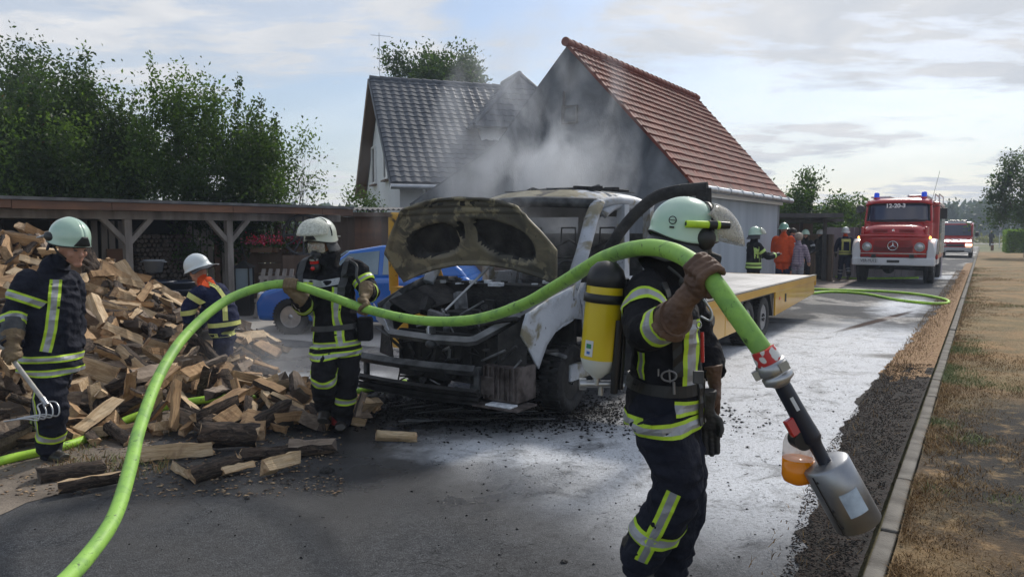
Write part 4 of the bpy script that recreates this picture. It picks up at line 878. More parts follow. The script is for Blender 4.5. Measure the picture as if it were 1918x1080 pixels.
def wheel(parent, pos, r, w, tm, rm, style=0, side=1, rz=0):
    """axis along local x; side = +1 when the outer face looks to +x"""
    M = Matrix.Translation(pos) @ Matrix.Rotation(rz, 4, 'Z') @ Matrix.Rotation(PI/2*side, 4, 'Y'); h = w/2
    g = MB(); ri = r*.60; g.lathe([(ri, -h*.8), (ri+.02, -h*.95), (r*.86, -h), (r*.96, -h*.82), (r, -h*.5), (r, -h*.12), (r*.985, -h*.1), (r*.985, h*.1), (r, h*.12), (r, h*.5), (r*.96, h*.82), (r*.86, h), (ri+.02, h*.95), (ri, h*.8), (ri, -h*.8)], 40, 0, M)
    for i in range(36):
        a = 2*PI*i/36; g.box((0, 0, 0), (.014, .028, w*.86), 0, M @ Matrix.Rotation(a, 4, 'Z') @ Matrix.Translation((r+.001, 0, 0)))
    wo = g.build('wheel', tm, parent, fixn=False); g = MB()
    if style == 0:       # steel disc with round holes
        g.lathe([(ri, h*.75), (ri*.97, h*.8), (ri*.90, h*.55), (ri*.80, h*.28), (ri*.55, h*.34), (ri*.36, h*.62), (ri*.30, h*.72), (.02, h*.75)], 30, 0, M)
        for i in range(10):
            a = 2*PI*i/10; c = M @ Vector((ri*.68*math.cos(a), ri*.68*math.sin(a), h*.335)); d = M.to_3x3() @ Vector((0, 0, .012)); g.cyl(c-d*.5, c+d, ri*.09, None, 8, 1)
        for i in range(6):
            a = 2*PI*i/6; c = M @ Vector((ri*.24*math.cos(a), ri*.24*math.sin(a), h*.74)); d = M.to_3x3() @ Vector((0, 0, .025)); g.cyl(c, c+d, .013, None, 6, 1)
    else:                # spoked cover
        g.lathe([(ri, h*.75), (ri*.92, h*.82), (ri*.88, h*.5)], 30, 0, M); g.lathe([(ri*.88, h*.3), (.01, h*.3)], 24, 1, M); g.lathe([(ri*.24, h*.5), (ri*.22, h*.8), (.01, h*.86)], 16, 0, M)
        for i in range(7):
            a = 2*PI*i/7; g.prism([(-.026, h*.5), (-.02, h*.8), (.02, h*.8), (.026, h*.5)], ri*.15, ri*.93, 0, M @ Matrix.Rotation(a, 4, 'Z'))
    g.build('rim', [rm, M_BLK], wo, fixn=False); return wo
# ---- burnt recovery van with yellow flatbed
VA = R(33); VO = Vector((-.705, 6.53, 0)); van = thing('burnt_van', 'burnt-out van with raised hood and long yellow flatbed behind the cab', 'van', VO, -VA)
g = MB()        # roof skin
def roofn(u, v):
    x = -.88+1.76*u; y = 1.62+1.25*v; e = abs(x/.88); z = 2.12 - .17*e**4 - .10*max(0, 1-v*3.2)**2 + .008*noise.noise(Vector((x*5, y*5, 1))); return (x*(1-.02*(1-v)), y + .10*e**2*(1-v), z)
g.grid(roofn, 30, 20, 0, True, None, lambda i, j: 1 if (-.88+1.76*i/30) > .42+.12*noise.noise(Vector((j*.3, 0, 0))) else 0); g.build('roof', [M_ASHY, M_ASHW], van, solid=.06)
g = MB()
for s in (-1, 1):
    m = 0
    g.tube(crom([(s*.86, .98, 1.16), (s*.84, 1.25, 1.50), (s*.80, 1.52, 1.84), (s*.78, 1.70, 1.99)], 5), [(.075, .05)]*16, 10, m, side=(s, 0, 0))
    g.tube(crom([(s*.80, 1.66, 1.97), (s*.86, 2.0, 2.02), (s*.87, 2.85, 1.99)], 5), .045, 8, m)
    g.beam((s*.88, 2.12, .45), (s*.86, 2.12, 1.98), .09, .12, m); g.beam((s*.88, 2.80, .45), (s*.86, 2.80, 1.98), .09, .10, m)
g.build('pillar', M_ASHW, van, split=True)
g = MB(); g.tube(crom([(-.80, 1.70, 1.98), (0, 1.58, 2.01), (.80, 1.70, 1.98)], 6), .055, 8); g.box((0, 2.83, 1.94), (1.6, .05, .14)); g.box((0, 2.83, 1.05), (1.7, .05, 1.25)); g.box((0, 2.83, 1.6), (.07, .05, .6)); g.build('cab_rear_wall', M_BURNG, van)
g = MB(); g.box((.88, 2.46, .82), (.04, .62, .80)); g.box((-.88, 2.46, .82), (.04, .62, .80)); g.box((.86, 1.85, .38), (.10, 1.9, .16)); g.box((-.86, 1.85, .38), (.10, 1.9, .16)); g.build('side_panel', M_ASHW, van, bevel=.01)
# seats and dash wreck
g = MB()
for sx_ in (-.45, 0.0, .5):
    g.tube([(sx_-.2, 2.35, .9), (sx_-.2, 2.5, 1.5), (sx_, 2.52, 1.6), (sx_+.2, 2.5, 1.5), (sx_+.2, 2.35, .9)], .018, 6); g.tube([(sx_-.1, 2.5, 1.56), (sx_-.09, 2.5, 1.74), (sx_+.09, 2.5, 1.74), (sx_+.1, 2.5, 1.56)], .012, 6)
    g.box((sx_, 2.15, .85), (.42, .45, .1)); 
    for q in range(4): g.tube([(sx_-.2, 2.4+.03*q, 1.0+.13*q), (sx_+.2, 2.4+.03*q, 1.02+.13*q)], .008, 5)
g.tube([(.5+.17*math.cos(t), 1.55+.05*math.sin(t), 1.25+.15*math.sin(t)) for t in np.linspace(0, 2*PI, 17)], .014, 6)
g.build('seat_frame', M_BURNG, van, fixn=False)
rr = random.Random(4)
g = MB(); g.box((0, 1.18, .75), (1.62, .05, .80)); g.box((0, 1.30, 1.10), (1.62, .30, .12)); 
for i in range(26): g.box((rr.uniform(-.78, .78), rr.uniform(.98, 1.35), 1.16+rr.uniform(0, .05)), (rr.uniform(.03, .15), rr.uniform(.03, .12), rr.uniform(.01, .04)), 1 if rr.random() < .36 else 0, None, Matrix.Rotation(rr.uniform(-.5, .5), 3, 'Z'))
g.build('bulkhead', [M_BURN, M_FOAMW], van, bevel=.006)
# engine bay wreckage
g = MB(); g.box((-.05, .72, .55), (.62, .50, .50)); g.box((-.05, .68, .86), (.50, .36, .14)); g.box((.5, .75, .5), (.3, .4, .5)); g.box((-.58, .7, .55), (.28, .4, .5)); g.box((0, .22, .56), (1.15, .05, .44))
for i in range(75):
    c = Vector((rr.uniform(-.72, .74), rr.uniform(.18, 1.05), rr.uniform(.28, 1.02))); t = rr.random()
    if t < .45: g.box(c, (rr.uniform(.04, .2), rr.uniform(.04, .16), rr.uniform(.04, .18)), 0 if rr.random() < .75 else 1, None, Matrix.Rotation(rr.uniform(-.6, .6), 3, Vector((rr.random(), rr.random(), rr.random()))))
    elif t < .8:
        p = [c+Vector((rr.gauss(0, .13), rr.gauss(0, .09), rr.gauss(0, .09))) for _ in range(4)]; g.tube(crom(p, 4), rr.uniform(.008, .024), 6, 0 if rr.random() < .7 else 1)
    else: d = Vector((rr.gauss(0, 1), -1, rr.gauss(0, .4))).normalized(); g.cyl(c, c+d*rr.uniform(.03, .09), rr.uniform(.03, .085), None, 12, 0 if rr.random() < .6 else 1)
for x_, z_, q_ in ((-.28, .43, .06), (.08, .46, .085)): g.tube([(x_+q_*math.cos(t), .15, z_+q_*math.sin(t)) for t in np.linspace(0, 2*PI, 15)], .016, 6, 0)
for i in range(40): c = Vector((rr.uniform(-.7, .75), rr.uniform(.08, .2), rr.uniform(.25, .72))); g.tube([c, c+Vector((rr.gauss(0, .12), rr.gauss(0, .03), rr.gauss(0, .10)))], rr.uniform(.005, .018), 5, rr.choice((0, 0, 0, 1)))
for i in range(9): g.box((-.52+i*.12+rr.uniform(-.02, .02), .17, .60), (.012, .02, rr.uniform(.12, .3)), 0)
g.build('engine', [M_BURN, mat('grey_ash_metal', (.06, .062, .066), .7, col2=(.22, .225, .235), ns=12, nd=6)], van, bevel=.004)
g = MB(); p = [(-.88, .55, 1.06), (-.84, .30, .96), (-.60, .09, .78), (-.54, .06, .75), (0, .02, .74), (.36, .05, .745), (.42, .07, .76), (.80, .48, 1.04), (.84, .56, 1.08), (.88, .95, 1.19)]; g.tube(p, [(.042, .045)]*len(p), 4, 0, side=(0, 0, 1), sm=False); g.build('lock_carrier', mat('scorched_carrier', (.10, .105, .11), .55, metal=.2, col2=(.22, .225, .23), ns=6, nd=7, bump=.4, bs=40, bd=.006), van)
g = MB(); g.ell((-.02, .0, .70), (.055, .05, .04)); g.box((-.02, .02, .82), (.05, .03, .06)); g.build('hood_latch', M_BURNG, van)
g = MB()
def barx(g, x0, x1, y, z, hh, d, m=0, bow=.06): p = [(x, y - bow*(1-((x-(x0+x1)/2)/((x1-x0)/2))**2), z) for x in np.linspace(x0, x1, 12)]; g.tube(p, [(hh, d)]*12, 4, m, side=(0, 0, 1), sm=False)
barx(g, -.88, .46, .0, .505, .048, .04); g.box((-.86, .05, .40), (.04, .05, .20)); g.box((.46, .05, .40), (.05, .07, .26)); g.build('bumper_beam', M_BURNG, van, bevel=.004)
g = MB(); barx(g, -.90, .50, -.02, .335, .018, .055); barx(g, -.90, .50, .0, .300, .024, .035, 0); barx(g, -.90, .50, -.015, .262, .014, .048); barx(g, -.90, .50, -.005, .225, .02, .05); barx(g, -.88, .48, .03, .28, .06, .01); g.build('lower_bumper_beam', M_BURN, van, bevel=.004)
g = MB(); g.box((.67, .22, .40), (.36, .30, .30)); 
for i in range(7): g.box((.52+i*.05, .06, .41), (.012, .03, .28), 0)
g.box((.56, .05, .38), (.14, .02, .16), 0); g.box((.70, .10, .22), (.46, .32, .02)); g.build('radiator_side', M_RUST, van, bevel=.006)
g = MB(); g.box((.72, .02, .235), (.26, .12, .02)); g.build('foam_patch', M_FOAMW, van, bevel=.008)
def panel(name, poly, x0, x1, m, bulge, nsub=3):       # side panel from an outline in (y,z), subdivided and dented
    bm = bmesh.new(); vs = [bm.verts.new((x0, a, b)) for a, b in poly]; f = bm.faces.new(vs); bmesh.ops.triangulate(bm, faces=[f]); 
    for _ in range(nsub): bmesh.ops.subdivide_edges(bm, edges=[e for e in bm.edges if e.calc_length() > .09], cuts=1, use_grid_fill=True)
    for v in bm.verts: v.co.x += bulge(v.co.y, v.co.z) + .018*noise.noise(v.co*4.5) + .006*noise.noise(v.co*14)
    me = bpy.data.meshes.new(name); bm.to_mesh(me); bm.free(); me.materials.append(m)
    for p in me.polygons: p.use_smooth = True
    return link(name, me, van, solid=.02)
panel('front_fender', [(.22, 1.00), (.16, .82), (.40, .50), (.50, .70), (.62, .80), (.80, .87), (.98, .89), (1.16, .86), (1.32, .74), (1.40, .52), (1.42, .30), (1.52, .30), (1.52, 1.20), (1.0, 1.22), (.6, 1.12)], .86, .9, M_ASHW, lambda y, z: .05*math.exp(-((y-.9)**2)/.12) - .10*max(0, .45-y))
panel('front_fender', [(.22, 1.00), (.35, .60), (.50, .70), (.80, .87), (1.16, .86), (1.32, .74), (1.42, .30), (1.52, .30), (1.52, 1.20), (1.0, 1.22), (.6, 1.12)], -.88, .9, M_BURNG, lambda y, z: -.04*math.exp(-((y-.9)**2)/.12) + .10*max(0, .45-y))
g = MB(); g.add([(.84, .28, .98), (.62, .12, .82), (.60, .14, .50), (.84, .22, .52)], [(0, 1, 2, 3)]); g.add([(-.84, .28, .98), (-.62, .12, .82), (-.60, .14, .50), (-.84, .22, .52)], [(0, 1, 2, 3)]); g.add([(-.84, .35, 1.02), (-.5, .3, .9), (-.5, 1.15, 1.0), (-.86, 1.15, 1.18)], [(0, 1, 2, 3)]); g.add([(.84, .35, 1.02), (.5, .3, .85), (.5, 1.15, 1.0), (.86, 1.15, 1.18)], [(0, 1, 2, 3)])
g.build('inner_wing', M_BURN, van, solid=.012)
g = MB(); g.add([(-.90, .20, 1.00), (-.62, .06, .86), (-.56, .04, .78), (-.88, .22, .84)], [(0, 1, 2, 3)]); g.build('torn_wing_edge', M_ASHW, van, solid=.01)
# hood: outer skin seen from below, with the pressed inner frame
HA_ = R(64)
def hoodpt(x, t, off): 
    cz = .055*(1-(x/.85)**2); y = .92 - t*math.cos(HA_) + (off+cz)*math.sin(HA_)*1.0; z = 1.19 + t*math.sin(HA_)*.95 + (off+cz)*math.cos(HA_); return (x-.12, y, z)
def lobes(x, t):
    a = max(0, 1-((abs(x+.43)/.30)**2.6+(abs(t-.47-.15*(x+.43))/.20)**2.6)); b = max(0, 1-((abs(x-.38)/.36)**2.6+(abs(t-.47+.25*(x-.38))/.22)**2.6)); c = max(0, 1-math.hypot((x+.10-.1*(t-.5))/.045, (t-.58)/.12)); d = max(0, 1-math.hypot((x-.07-.2*(t-.5))/.05, (t-.60)/.13)); return min(1, max(a, b, c, d)*3.2)
def hw(v): return .88 + .10*min(1, v/.55) - .34*max(0, (v-.55)/.45)**1.1
def hoodfn(u, v):
    w = hw(v); x = (u*2-1)*w*(1.13 if u < .5 else 1); t0 = .19*(1-(x/.95)**2); t1 = .96 - .09*(abs(x)/.65)**2; t = t0 + (t1-t0)*v; k = lobes(x, t)
    rib = .012*math.sin(max(0, t-.75)*90) if t > .72 and k == 0 else 0; edge = -.018 if (v < .05 or v > .95 or abs(u*2-1) > .94) else 0
    return hoodpt(x, t, .055*k + .010*noise.noise(Vector((x*6, t*6, 3))) + rib + edge)
NU, NV = 72, 40
def hoodm(i, j):
    u, v = (i+.5)/NU, (j+.5)/NV; w = hw(v); x = (u*2-1)*w; t0 = .19*(1-(x/.90)**2); t1 = .96-.09*(abs(x)/.65)**2; t = t0+(t1-t0)*v
    if lobes(x, t) > .5: return 1  # darkness of the recessed lobes and slots is put into the colour
    if abs(t-.885) < .017 and ((x*42) % 1) < .5 and (abs(x+.28) < .11 or abs(x-.12) < .12): return 1
    return 0
g = MB(); g.grid(hoodfn, NU, NV, 0, True, None, hoodm); g.build('hood', [M_HOOD, M_BURN], van, solid=.022)
g = MB(); g.tube([(-.14, .10, .82), (.06, .80, 1.36)], .013, 8); g.tube([(-.14, .10, .82), (-.12, .09, .76)], .02, 8); g.build('hood_prop', M_SILV, van)
# roof beacon wreck
g = MB()
for i in range(34): g.box((rr.uniform(-.55, .78), rr.uniform(1.95, 2.5), 2.125+rr.uniform(0, .05)), (rr.uniform(.05, .25), rr.uniform(.02, .1), rr.uniform(.01, .05)), rr.choice((0, 0, 1)), None, Matrix.Rotation(rr.uniform(-1, 1), 3, 'Z') @ Matrix.Rotation(rr.uniform(-.3, .3), 3, 'Y'))
g.tube(crom([(-.5, 2.2, 2.15), (0, 2.22, 2.17), (.5, 2.3, 2.16), (.8, 2.4, 2.13)], 4), .018, 6, 0); g.build('roof_debris', [M_BURN, M_BURNG], van)
# driver door (viewer's right), burnt black, wide open; passenger door yellow
def door(name, s, tip, y0, y1, mf, mp, zs=1):
    d = MB(); hx = s*.90; w = tip-hx
    def q(a, z): return (hx + w*a, y0+(y1-y0)*a, z*zs)
    fr = crom([q(.0, 1.14), q(.12, 1.40), q(.32, 1.74), q(.55, 1.98), q(.75, 2.05), q(1.0, 2.07)], 5); d.tube(fr, [(.035, .06)]*len(fr), 8, 0, side=(0, 1, 0)); d.tube([q(.97, 2.07), q(.985, 1.6), q(.97, 1.12)], [(.03, .075)]*3, 8, 0, side=(0, 1, 0))
    for a in (0, 1):
        yy = q(0, 0); 
    poly = [q(0, .42), q(.95, .38), q(1.0, .5), q(.99, 1.18), q(0, 1.18)]; n = len(poly); off = Vector((0, .05, 0)); vs = [Vector(p)-off for p in poly]+[Vector(p)+off for p in poly]
    d.add(vs, [tuple(range(n)), tuple(range(2*n-1, n-1, -1))]+[(i, (i+1) % n, n+(i+1) % n, n+i) for i in range(n)], 1)
    d.build(name, [mf, mp], van, bevel=.012)
door('driver_door', 1, 2.06, 1.25, 1.22, M_BURN, M_BURN); door('passenger_door', -1, -1.74, 1.30, 1.40, M_YELB, M_YELB, .90)
# wheels of the van
wheel(van, (.80, .95, .325), .33, .22, M_BTYRE, M_BURN, 0, 1, R(4)); wheel(van, (-.80, .95, .325), .33, .22, M_BTYRE, M_BURN, 0, -1, R(4))
for y_ in (6.02, 6.92): wheel(van, (1.03, y_, .335), .335, .22, M_TYRE, M_RIM, 0, 1); wheel(van, (-1.03, y_, .335), .335, .22, M_TYRE, M_RIM, 0, -1)
# flatbed
for i in range(13):
    g = MB(); g.box((-1.12+.0865+i*.1727, 6.85, .800), (.168, 7.55, .035)); g.build('deck_plank', M_ALU, van, fixn=False)
g = MB(); g.box((0, 6.85, .735), (2.2, 7.5, .09)); g.box((.45, 6.0, .55), (.10, 7.4, .22)); g.box((-.45, 6.0, .55), (.10, 7.4, .22)); g.cyl((-1, 6.02, .335), (1, 6.02, .335), .05); g.cyl((-1, 6.92, .335), (1, 6.92, .335), .05); g.build('chassis', M_BLK, van)
g = MB(); g.box((1.175, 6.85, .765), (.05, 7.66, .115)); g.box((-1.175, 6.85, .765), (.05, 7.66, .115)); g.box((0, 10.66, .72), (2.40, .05, .20)); g.build('deck_rail', M_YEL, van, bevel=.01)
g = MB(); g.box((1.17, 6.85, .828), (.07, 7.7, .012)); g.build('deck_edge_strip', M_BLK, van)
def skirt(y0, y1, z0, z1, nm='locker_panel'): p = MB(); p.prism([(y0, z0), (y1, z1), (y1, .705), (y0, .705)], 1.15, 1.18); p.build(nm, M_YEL, van, bevel=.006)
skirt(2.95, 3.9, .27, .28); skirt(3.92, 4.72, .28, .29); skirt(4.74, 5.45, .29, .30); skirt(7.45, 10.62, .31, .46, 'rear_skirt')
p = MB(); p.prism([(2.95, .27), (10.62, .46), (10.62, .705), (2.95, .705)], -1.18, -1.15); p.build('locker_panel', M_YEL, van)
g = MB()
for y_, z_ in ((3.5, .55), (4.15, .56), (4.9, .56)): g.cyl((1.175, y_, z_), (1.20, y_, z_), .075, None, 18); 
g.box((1.182, 8.15, .56), (.012, .09, .14)); g.box((1.182, 7.75, .58), (.01, .10, .05), 1); g.box((1.182, 5.2, .6), (.01, .06, .05), 1); g.build('lock_cover', [M_BLK, mat('amber_marker', (.6, .12, .02), .3)], van)
g = MB(); g.prism([(5.47, .30), (5.7, .68), (7.2, .68), (7.43, .31), (7.44, .705), (5.46, .705)], .85, 1.145); g.prism([(5.47, .30), (5.7, .68), (7.2, .68), (7.43, .31), (7.44, .705), (5.46, .705)], -1.145, -.85); g.build('wheel_arch', M_BLK, van)
g = MB(); g.box((0, 3.02, 1.25), (1.9, .05, .85)); 
for x_ in (-.95, 0, .95): g.beam((x_, 3.0, .8), (x_, 3.0, 1.7), .05, .05)
g.build('headboard', M_BURNG, van)
# ---- fire engine
FT = thing('fire_engine', 'red round-nosed fire engine with white fenders standing on the road', 'fire engine', (12.35, 24.0, 0), -RA)
g = MB(); g.box((0, .05, .72), (2.42, .22, .26)); g.build('bumper', M_WPNT, FT, bevel=.04)
g = MB(); g.box((.02, -.065, .73), (.36, .02, .08)); g.build('tow_slot', M_BLK, FT)
g = MB(); g.box((-.72, -.07, .74), (.62, .015, .13)); pl_ = g.build('number_plate', M_PLATE, FT); me = text_mesh('VER-YU12', .13, 'plate_text', M_PLB, .001, .002); put(me, 'plate_text', pl_, Matrix.Translation((-.70, -.080, .74)) @ Matrix.Rotation(PI/2, 4, 'X') @ Matrix.Diagonal((.85, 1, 1, 1)))
for s in (-1, 1):
    g = MB()
    def fen(u, v):      # fender: arch over the front wheel, rounded outward
        a = PI*(.02+.96*u); y = .72-.72*math.cos(a); z = .86+.56*math.sin(a)**.8; return (s*(1.22-.26*v), y, z + .03*math.sin(v*PI))
    g.grid(fen, 18, 4); g.build('fender', M_WPNT, FT, solid=.04)
    g = MB(); g.add([(s*1.20, .0, .84), (s*.96, .0, .84), (s*1.0, .0, 1.40), (s*1.12, .0, 1.32), (s*1.19, .0, 1.08)], [(0, 1, 2, 3, 4)]); g.build('fender_front', M_WPNT, FT, solid=.05, bevel=.015)
def nose(u, v):
    x = (u*2-1); e = abs(x); z = .87+.66*v; w = 1.00-.03*v; y = -.03 + .10*e**6 - .03*math.sin(v*PI*.5) ; return (x*w, y, z)
g = MB(); g.grid(nose, 30, 10); g.build('nose_panel', M_RED, FT, solid=.04)
def brow_(u, v): x = u*2-1; e = abs(x); a = PI*v; return (x*1.02, -.02-.10*math.sin(a)*(1-.5*e**4)+.14*e**6, 1.56-.045*e**3 -.06*math.cos(a))
g = MB(); g.grid(brow_, 30, 8); g.build('hood_lip', M_RED, FT, solid=.02)
hp = [(-.06, 1.55), (-.08, 1.66), (-.04, 1.78), (.08, 1.87), (.35, 1.92), (.7, 1.95), (1.2, 1.99)]
def hoodf(u, v):
    k = v*(len(hp)-1); i = min(int(k), len(hp)-2); f = k-i; y = hp[i][0]*(1-f)+hp[i+1][0]*f; z = hp[i][1]*(1-f)+hp[i+1][1]*f; x = u*2-1; e = abs(x); dent = -.02*(abs(e-.42) < .26 and .20 < v < .33)
    return (x*(.90-.02*v), y + .12*e**5 - dent, z - .12*e**5*(1-.3*v))
g = MB(); g.grid(hoodf, 40, 24); g.build('engine_hood', M_RED, FT, solid=.02)
for s in (-1, 1):
    g = MB(); 
    for i in range(3): g.box((s*.38, -.085+.008*i, 1.67+.035*i), (.42, .02, .014))
    g.build('hood_vent', M_REDD, FT); g = MB(); g.box((s*.92, .6, 1.45), (.10, 1.15, .8)); g.build('hood_side', M_RED, FT, bevel=.04)
    g = MB(); M = Matrix.Translation((s*.76, -.04, 1.20)) @ Matrix.Rotation(PI/2, 4, 'X'); g.lathe([(.135, -.02), (.15, .02), (.135, .05), (.12, .02)], 24, 0, M); hl = g.build('headlight', M_SILV, FT); g = MB(); g.lathe([(.122, .0), (.12, .03), (.08, .05), (.005, .055)], 24, 0, M); g.build('lens', M_LAMP, hl)
    g = MB(); g.ell((s*1.02, .12, 1.50), (.05, .07, .05)); g.build('indicator', M_ORG, FT); g = MB(); g.box((s*.55, -.09, .90), (.13, .05, .10)); g.build('step_bracket', M_BLK, FT)
g = MB(); 
for i in range(9): g.box((0, -.075, 1.06+i*.042), (1.12-.05*abs(i-4)**1.3*.2, .035, .016))
g.box((0, -.06, 1.22), (1.14, .02, .38)); g.build('grille', M_REDD, FT)
g = MB(); g.box((0, -.075, .985), (1.9, .03, .025)); g.build('trim_strip', M_SILV, FT)
g = MB(); c = Vector((0, -.125, 1.235)); g.tube([c+Vector((.145*math.cos(t), 0, .145*math.sin(t))) for t in np.linspace(0, 2*PI, 33)], .014, 8)
for a in (90, 210, 330): d = Vector((math.cos(R(a)), 0, math.sin(R(a)))); n_ = Vector((-d.z, 0, d.x)); g.add([c+n_*.022, c-n_*.022, c+d*.135, c+Vector((0, -.014, 0)), c+Vector((0, .01, 0))], [(0, 2, 3), (1, 3, 2), (0, 4, 2), (1, 2, 4), (0, 3, 1), (0, 1, 4)])
g.build('emblem', M_CHROME, FT, fixn=False); g = MB(); g.cyl((0, -.11, 1.74), (0, -.13, 1.74), .035, None, 16); g.build('hood_badge', M_CHROME, FT)
# cab
g = MB(); g.box((0, 1.95, 1.62), (2.06, 1.5, .80)); g.build('cab_body', M_RED, FT, bevel=.06)
def cabroof(u, v): x = u*2-1; e = abs(x); y = 1.20+1.5*v; return (x*1.0, y + .10*e**3*(1-v), 2.80 - .10*e**5 - .13*(1-min(1, v*4))**2)
g = MB(); g.grid(cabroof, 24, 12); g.build('cab_roof', M_RED, FT, solid=.05)
def ws(u, v): x = u*2-1; e = abs(x); return (x*(.94-.045*v), 1.12+.14*v+.13*e**4, 2.02+.60*v)
g = MB(); g.grid(ws, 20, 6); g.build('windscreen', M_GLS, FT, solid=.01)
g = MB(); fr = [ws(i/14, 0) for i in range(15)]+[ws(1, i/5) for i in range(1, 6)]+[ws(1-i/14, 1) for i in range(1, 15)]+[ws(0, 1-i/5) for i in range(1, 6)]; g.tube([Vector(p)+Vector((0, -.015, 0)) for p in fr], .022, 6); g.build('windscreen_seal', M_BLK, FT)
g = MB(); fr2 = [Vector(p) for p in fr]; c0 = Vector((0, 1.2, 2.32)); g.tube([c0+(p-c0)*1.055+Vector((0, .02, 0)) for p in fr2], .045, 8); g.build('windscreen_frame', M_RED, FT)
g = MB()
for s in (-1, 1): g.tube([(s*.35-.30, 1.09, 2.05), (s*.35+.25, 1.11, 2.10)], .012, 6)
g.build('wiper', M_BLK, FT)
for s in (-1, 1):
    g = MB(); g.beam((s*.98, 1.32, 2.0), (s*.93, 1.45, 2.74), .07, .09); g.beam((s*1.0, 2.62, 2.0), (s*.96, 2.62, 2.75), .07, .14); g.build('cab_pillar', M_RED, FT)
    g = MB(); g.add([(s*1.0, 1.45, 2.03), (s*1.0, 2.55, 2.03), (s*.955, 2.55, 2.68), (s*.955, 1.52, 2.68)], [(0, 1, 2, 3)]); g.build('side_window', M_GLASSD, FT, solid=.01)
me = text_mesh('12-20-3', .19, 'call_sign', M_PLATE2, .002, .008); put(me, 'call_sign', FT, Matrix.Translation((-.08, 1.205, 2.55)) @ Matrix.Rotation(PI/2-.2, 4, 'X'))
g = MB(); g.box((0, 4.7, 1.72), (2.30, 3.9, 2.0)); g.build('equipment_body', M_RED, FT, bevel=.04)
for i in range(3):
    for s in (-1, 1):
        g = MB(); 
        for j in range(14): g.box((s*1.16, 3.45+i*1.25, .95+j*.115), (.03, 1.05, .105))
        g.build('roller_shutter', M_SILV if i else M_GLASSD, FT, bevel=.004)
g = MB(); g.box((0, 4.7, .65), (2.25, 3.8, .22)); g.build('side_skirt', M_WPNT, FT)
g = MB(); g.box((.45, 3.2, .62), (.12, 6.2, .2)); g.box((-.45, 3.2, .62), (.12, 6.2, .2)); g.cyl((-1, .95, .5), (1, .95, .5), .08); g.ell((-.2, .95, .48), (.2, .2, .2)); g.cyl((-1, 4.8, .5), (1, 4.8, .5), .09); g.ell((0, 4.8, .5), (.22, .22, .22)); g.box((-.7, 2.6, .55), (.5, .9, .35)); g.box((.72, 2.6, .55), (.45, .8, .4)); g.box((0, .6, .68), (1.5, .8, .2)); g.build('chassis', M_BLK, FT)
for s in (-1, 1): wheel(FT, (s*1.0, .95, .50), .50, .30, M_TYRE, M_WPNT, 0, s); wheel(FT, (s*.98, 4.8, .50), .50, .34, M_TYRE, M_WPNT, 0, s)
for s in (-1, 1):
    g = MB(); g.cyl((s*.72, 1.7, 2.78), (s*.72, 1.7, 2.86), .10, None, 14); b_ = g.build('beacon_base', M_RED, FT); g = MB(); g.lathe([(.085, 0), (.085, .12), (.07, .16), (.01, .175)], 16, 0, Matrix.Translation((s*.72, 1.7, 2.86))); g.build('beacon_lens', M_BLUEL, b_)
g = MB()
for s in (-1, 1): g.beam((s*.25+.45, 2.3, 2.92), (s*.25+.45, 6.4, 2.95), .05, .07)
for i in range(14): g.cyl((.20, 2.4+i*.3, 2.93), (.70, 2.4+i*.3, 2.93), .018, None, 6)
for x_ in (-.9, -.35): g.beam((x_, 1.9, 2.88), (x_, 6.2, 2.9), .04, .05)
for i in range(8): g.beam((-.9, 2.0+i*.55, 2.89), (-.35, 2.0+i*.55, 2.89), .03, .03)
for x_ in (.98, 1.1):
    g.beam((x_, 3.0, 2.75), (x_, 3.0, 3.0), .03, .03); g.beam((x_, 6, 2.75), (x_, 6, 3.0), .03, .03); g.beam((x_, 3.0, 2.99), (x_, 6.0, 2.99), .03, .03)
g.build('roof_ladder', M_SILV, FT)
g = MB(); g.tube(crom([(1.0, 1.5, 2.5), (1.2, 1.4, 2.55), (1.3, 1.35, 2.45)], 4), .015, 6); g.box((1.33, 1.38, 2.28), (.20, .05, .36)); g.build('wing_mirror', M_BLK, FT, bevel=.01)
g = MB(); g.tube([(-1.02, 1.3, 1.3), (-1.16, 1.25, 1.6), (-1.16, 1.25, 2.4)], .016, 6); g.cyl((-1.16, 1.32, 2.46), (-1.16, 1.18, 2.46), .15, .13, 18, 0); g.build('round_mirror', M_BURNG, FT)
g = MB(); g.tube([(.95, 2.0, 2.8), (1.12, 2.3, 3.75)], .006, 5); g.build('antenna', M_BLK, FT)
# ---- second fire van
SV = thing('fire_van', 'smaller red and white fire service van with one headlight on behind the fire engine', 'van', (28.75, 48.0, 0), -RA)
g = MB(); g.prism([(0, .35), (-.02, .75), (.08, 1.02), (.85, 1.32), (1.0, 1.35), (1.0, .35)], -.92, .92); g.build('front_body', M_RED, SV, bevel=.08, seg=3)
g = MB(); g.prism([(1.0, .35), (.86, 1.34), (1.52, 2.16), (1.9, 2.30), (5.4, 2.32), (5.5, .35)], -.93, .93); g.build('body', M_RED, SV, bevel=.10, seg=3)
g = MB(); g.box((0, 2.2, 2.24), (1.7, 1.1, .16)); g.build('roof', M_WPNT, SV, bevel=.06)
g = MB(); g.add([(-.83, .885, 1.42), (.83, .885, 1.42), (.74, 1.455, 2.12), (-.74, 1.455, 2.12)], [(0, 1, 2, 3)]); g.build('windscreen', M_GLS, SV, solid=.03, bevel=.01)
g = MB(); g.box((0, 1.9, 2.38), (1.1, .28, .10)); g.build('light_bar', mat('beacon_blue_off', (.01, .015, .08), .2), SV, bevel=.02)
g = MB(); g.box((0, -.02, .50), (1.86, .2, .34)); g.build('bumper', M_SILV, SV, bevel=.05); g = MB(); g.box((0, -.0, .80), (1.0, .1, .14)); g.box((0, -.13, .42), (1.0, .02, .1)); g.build('grille', M_BLK, SV)
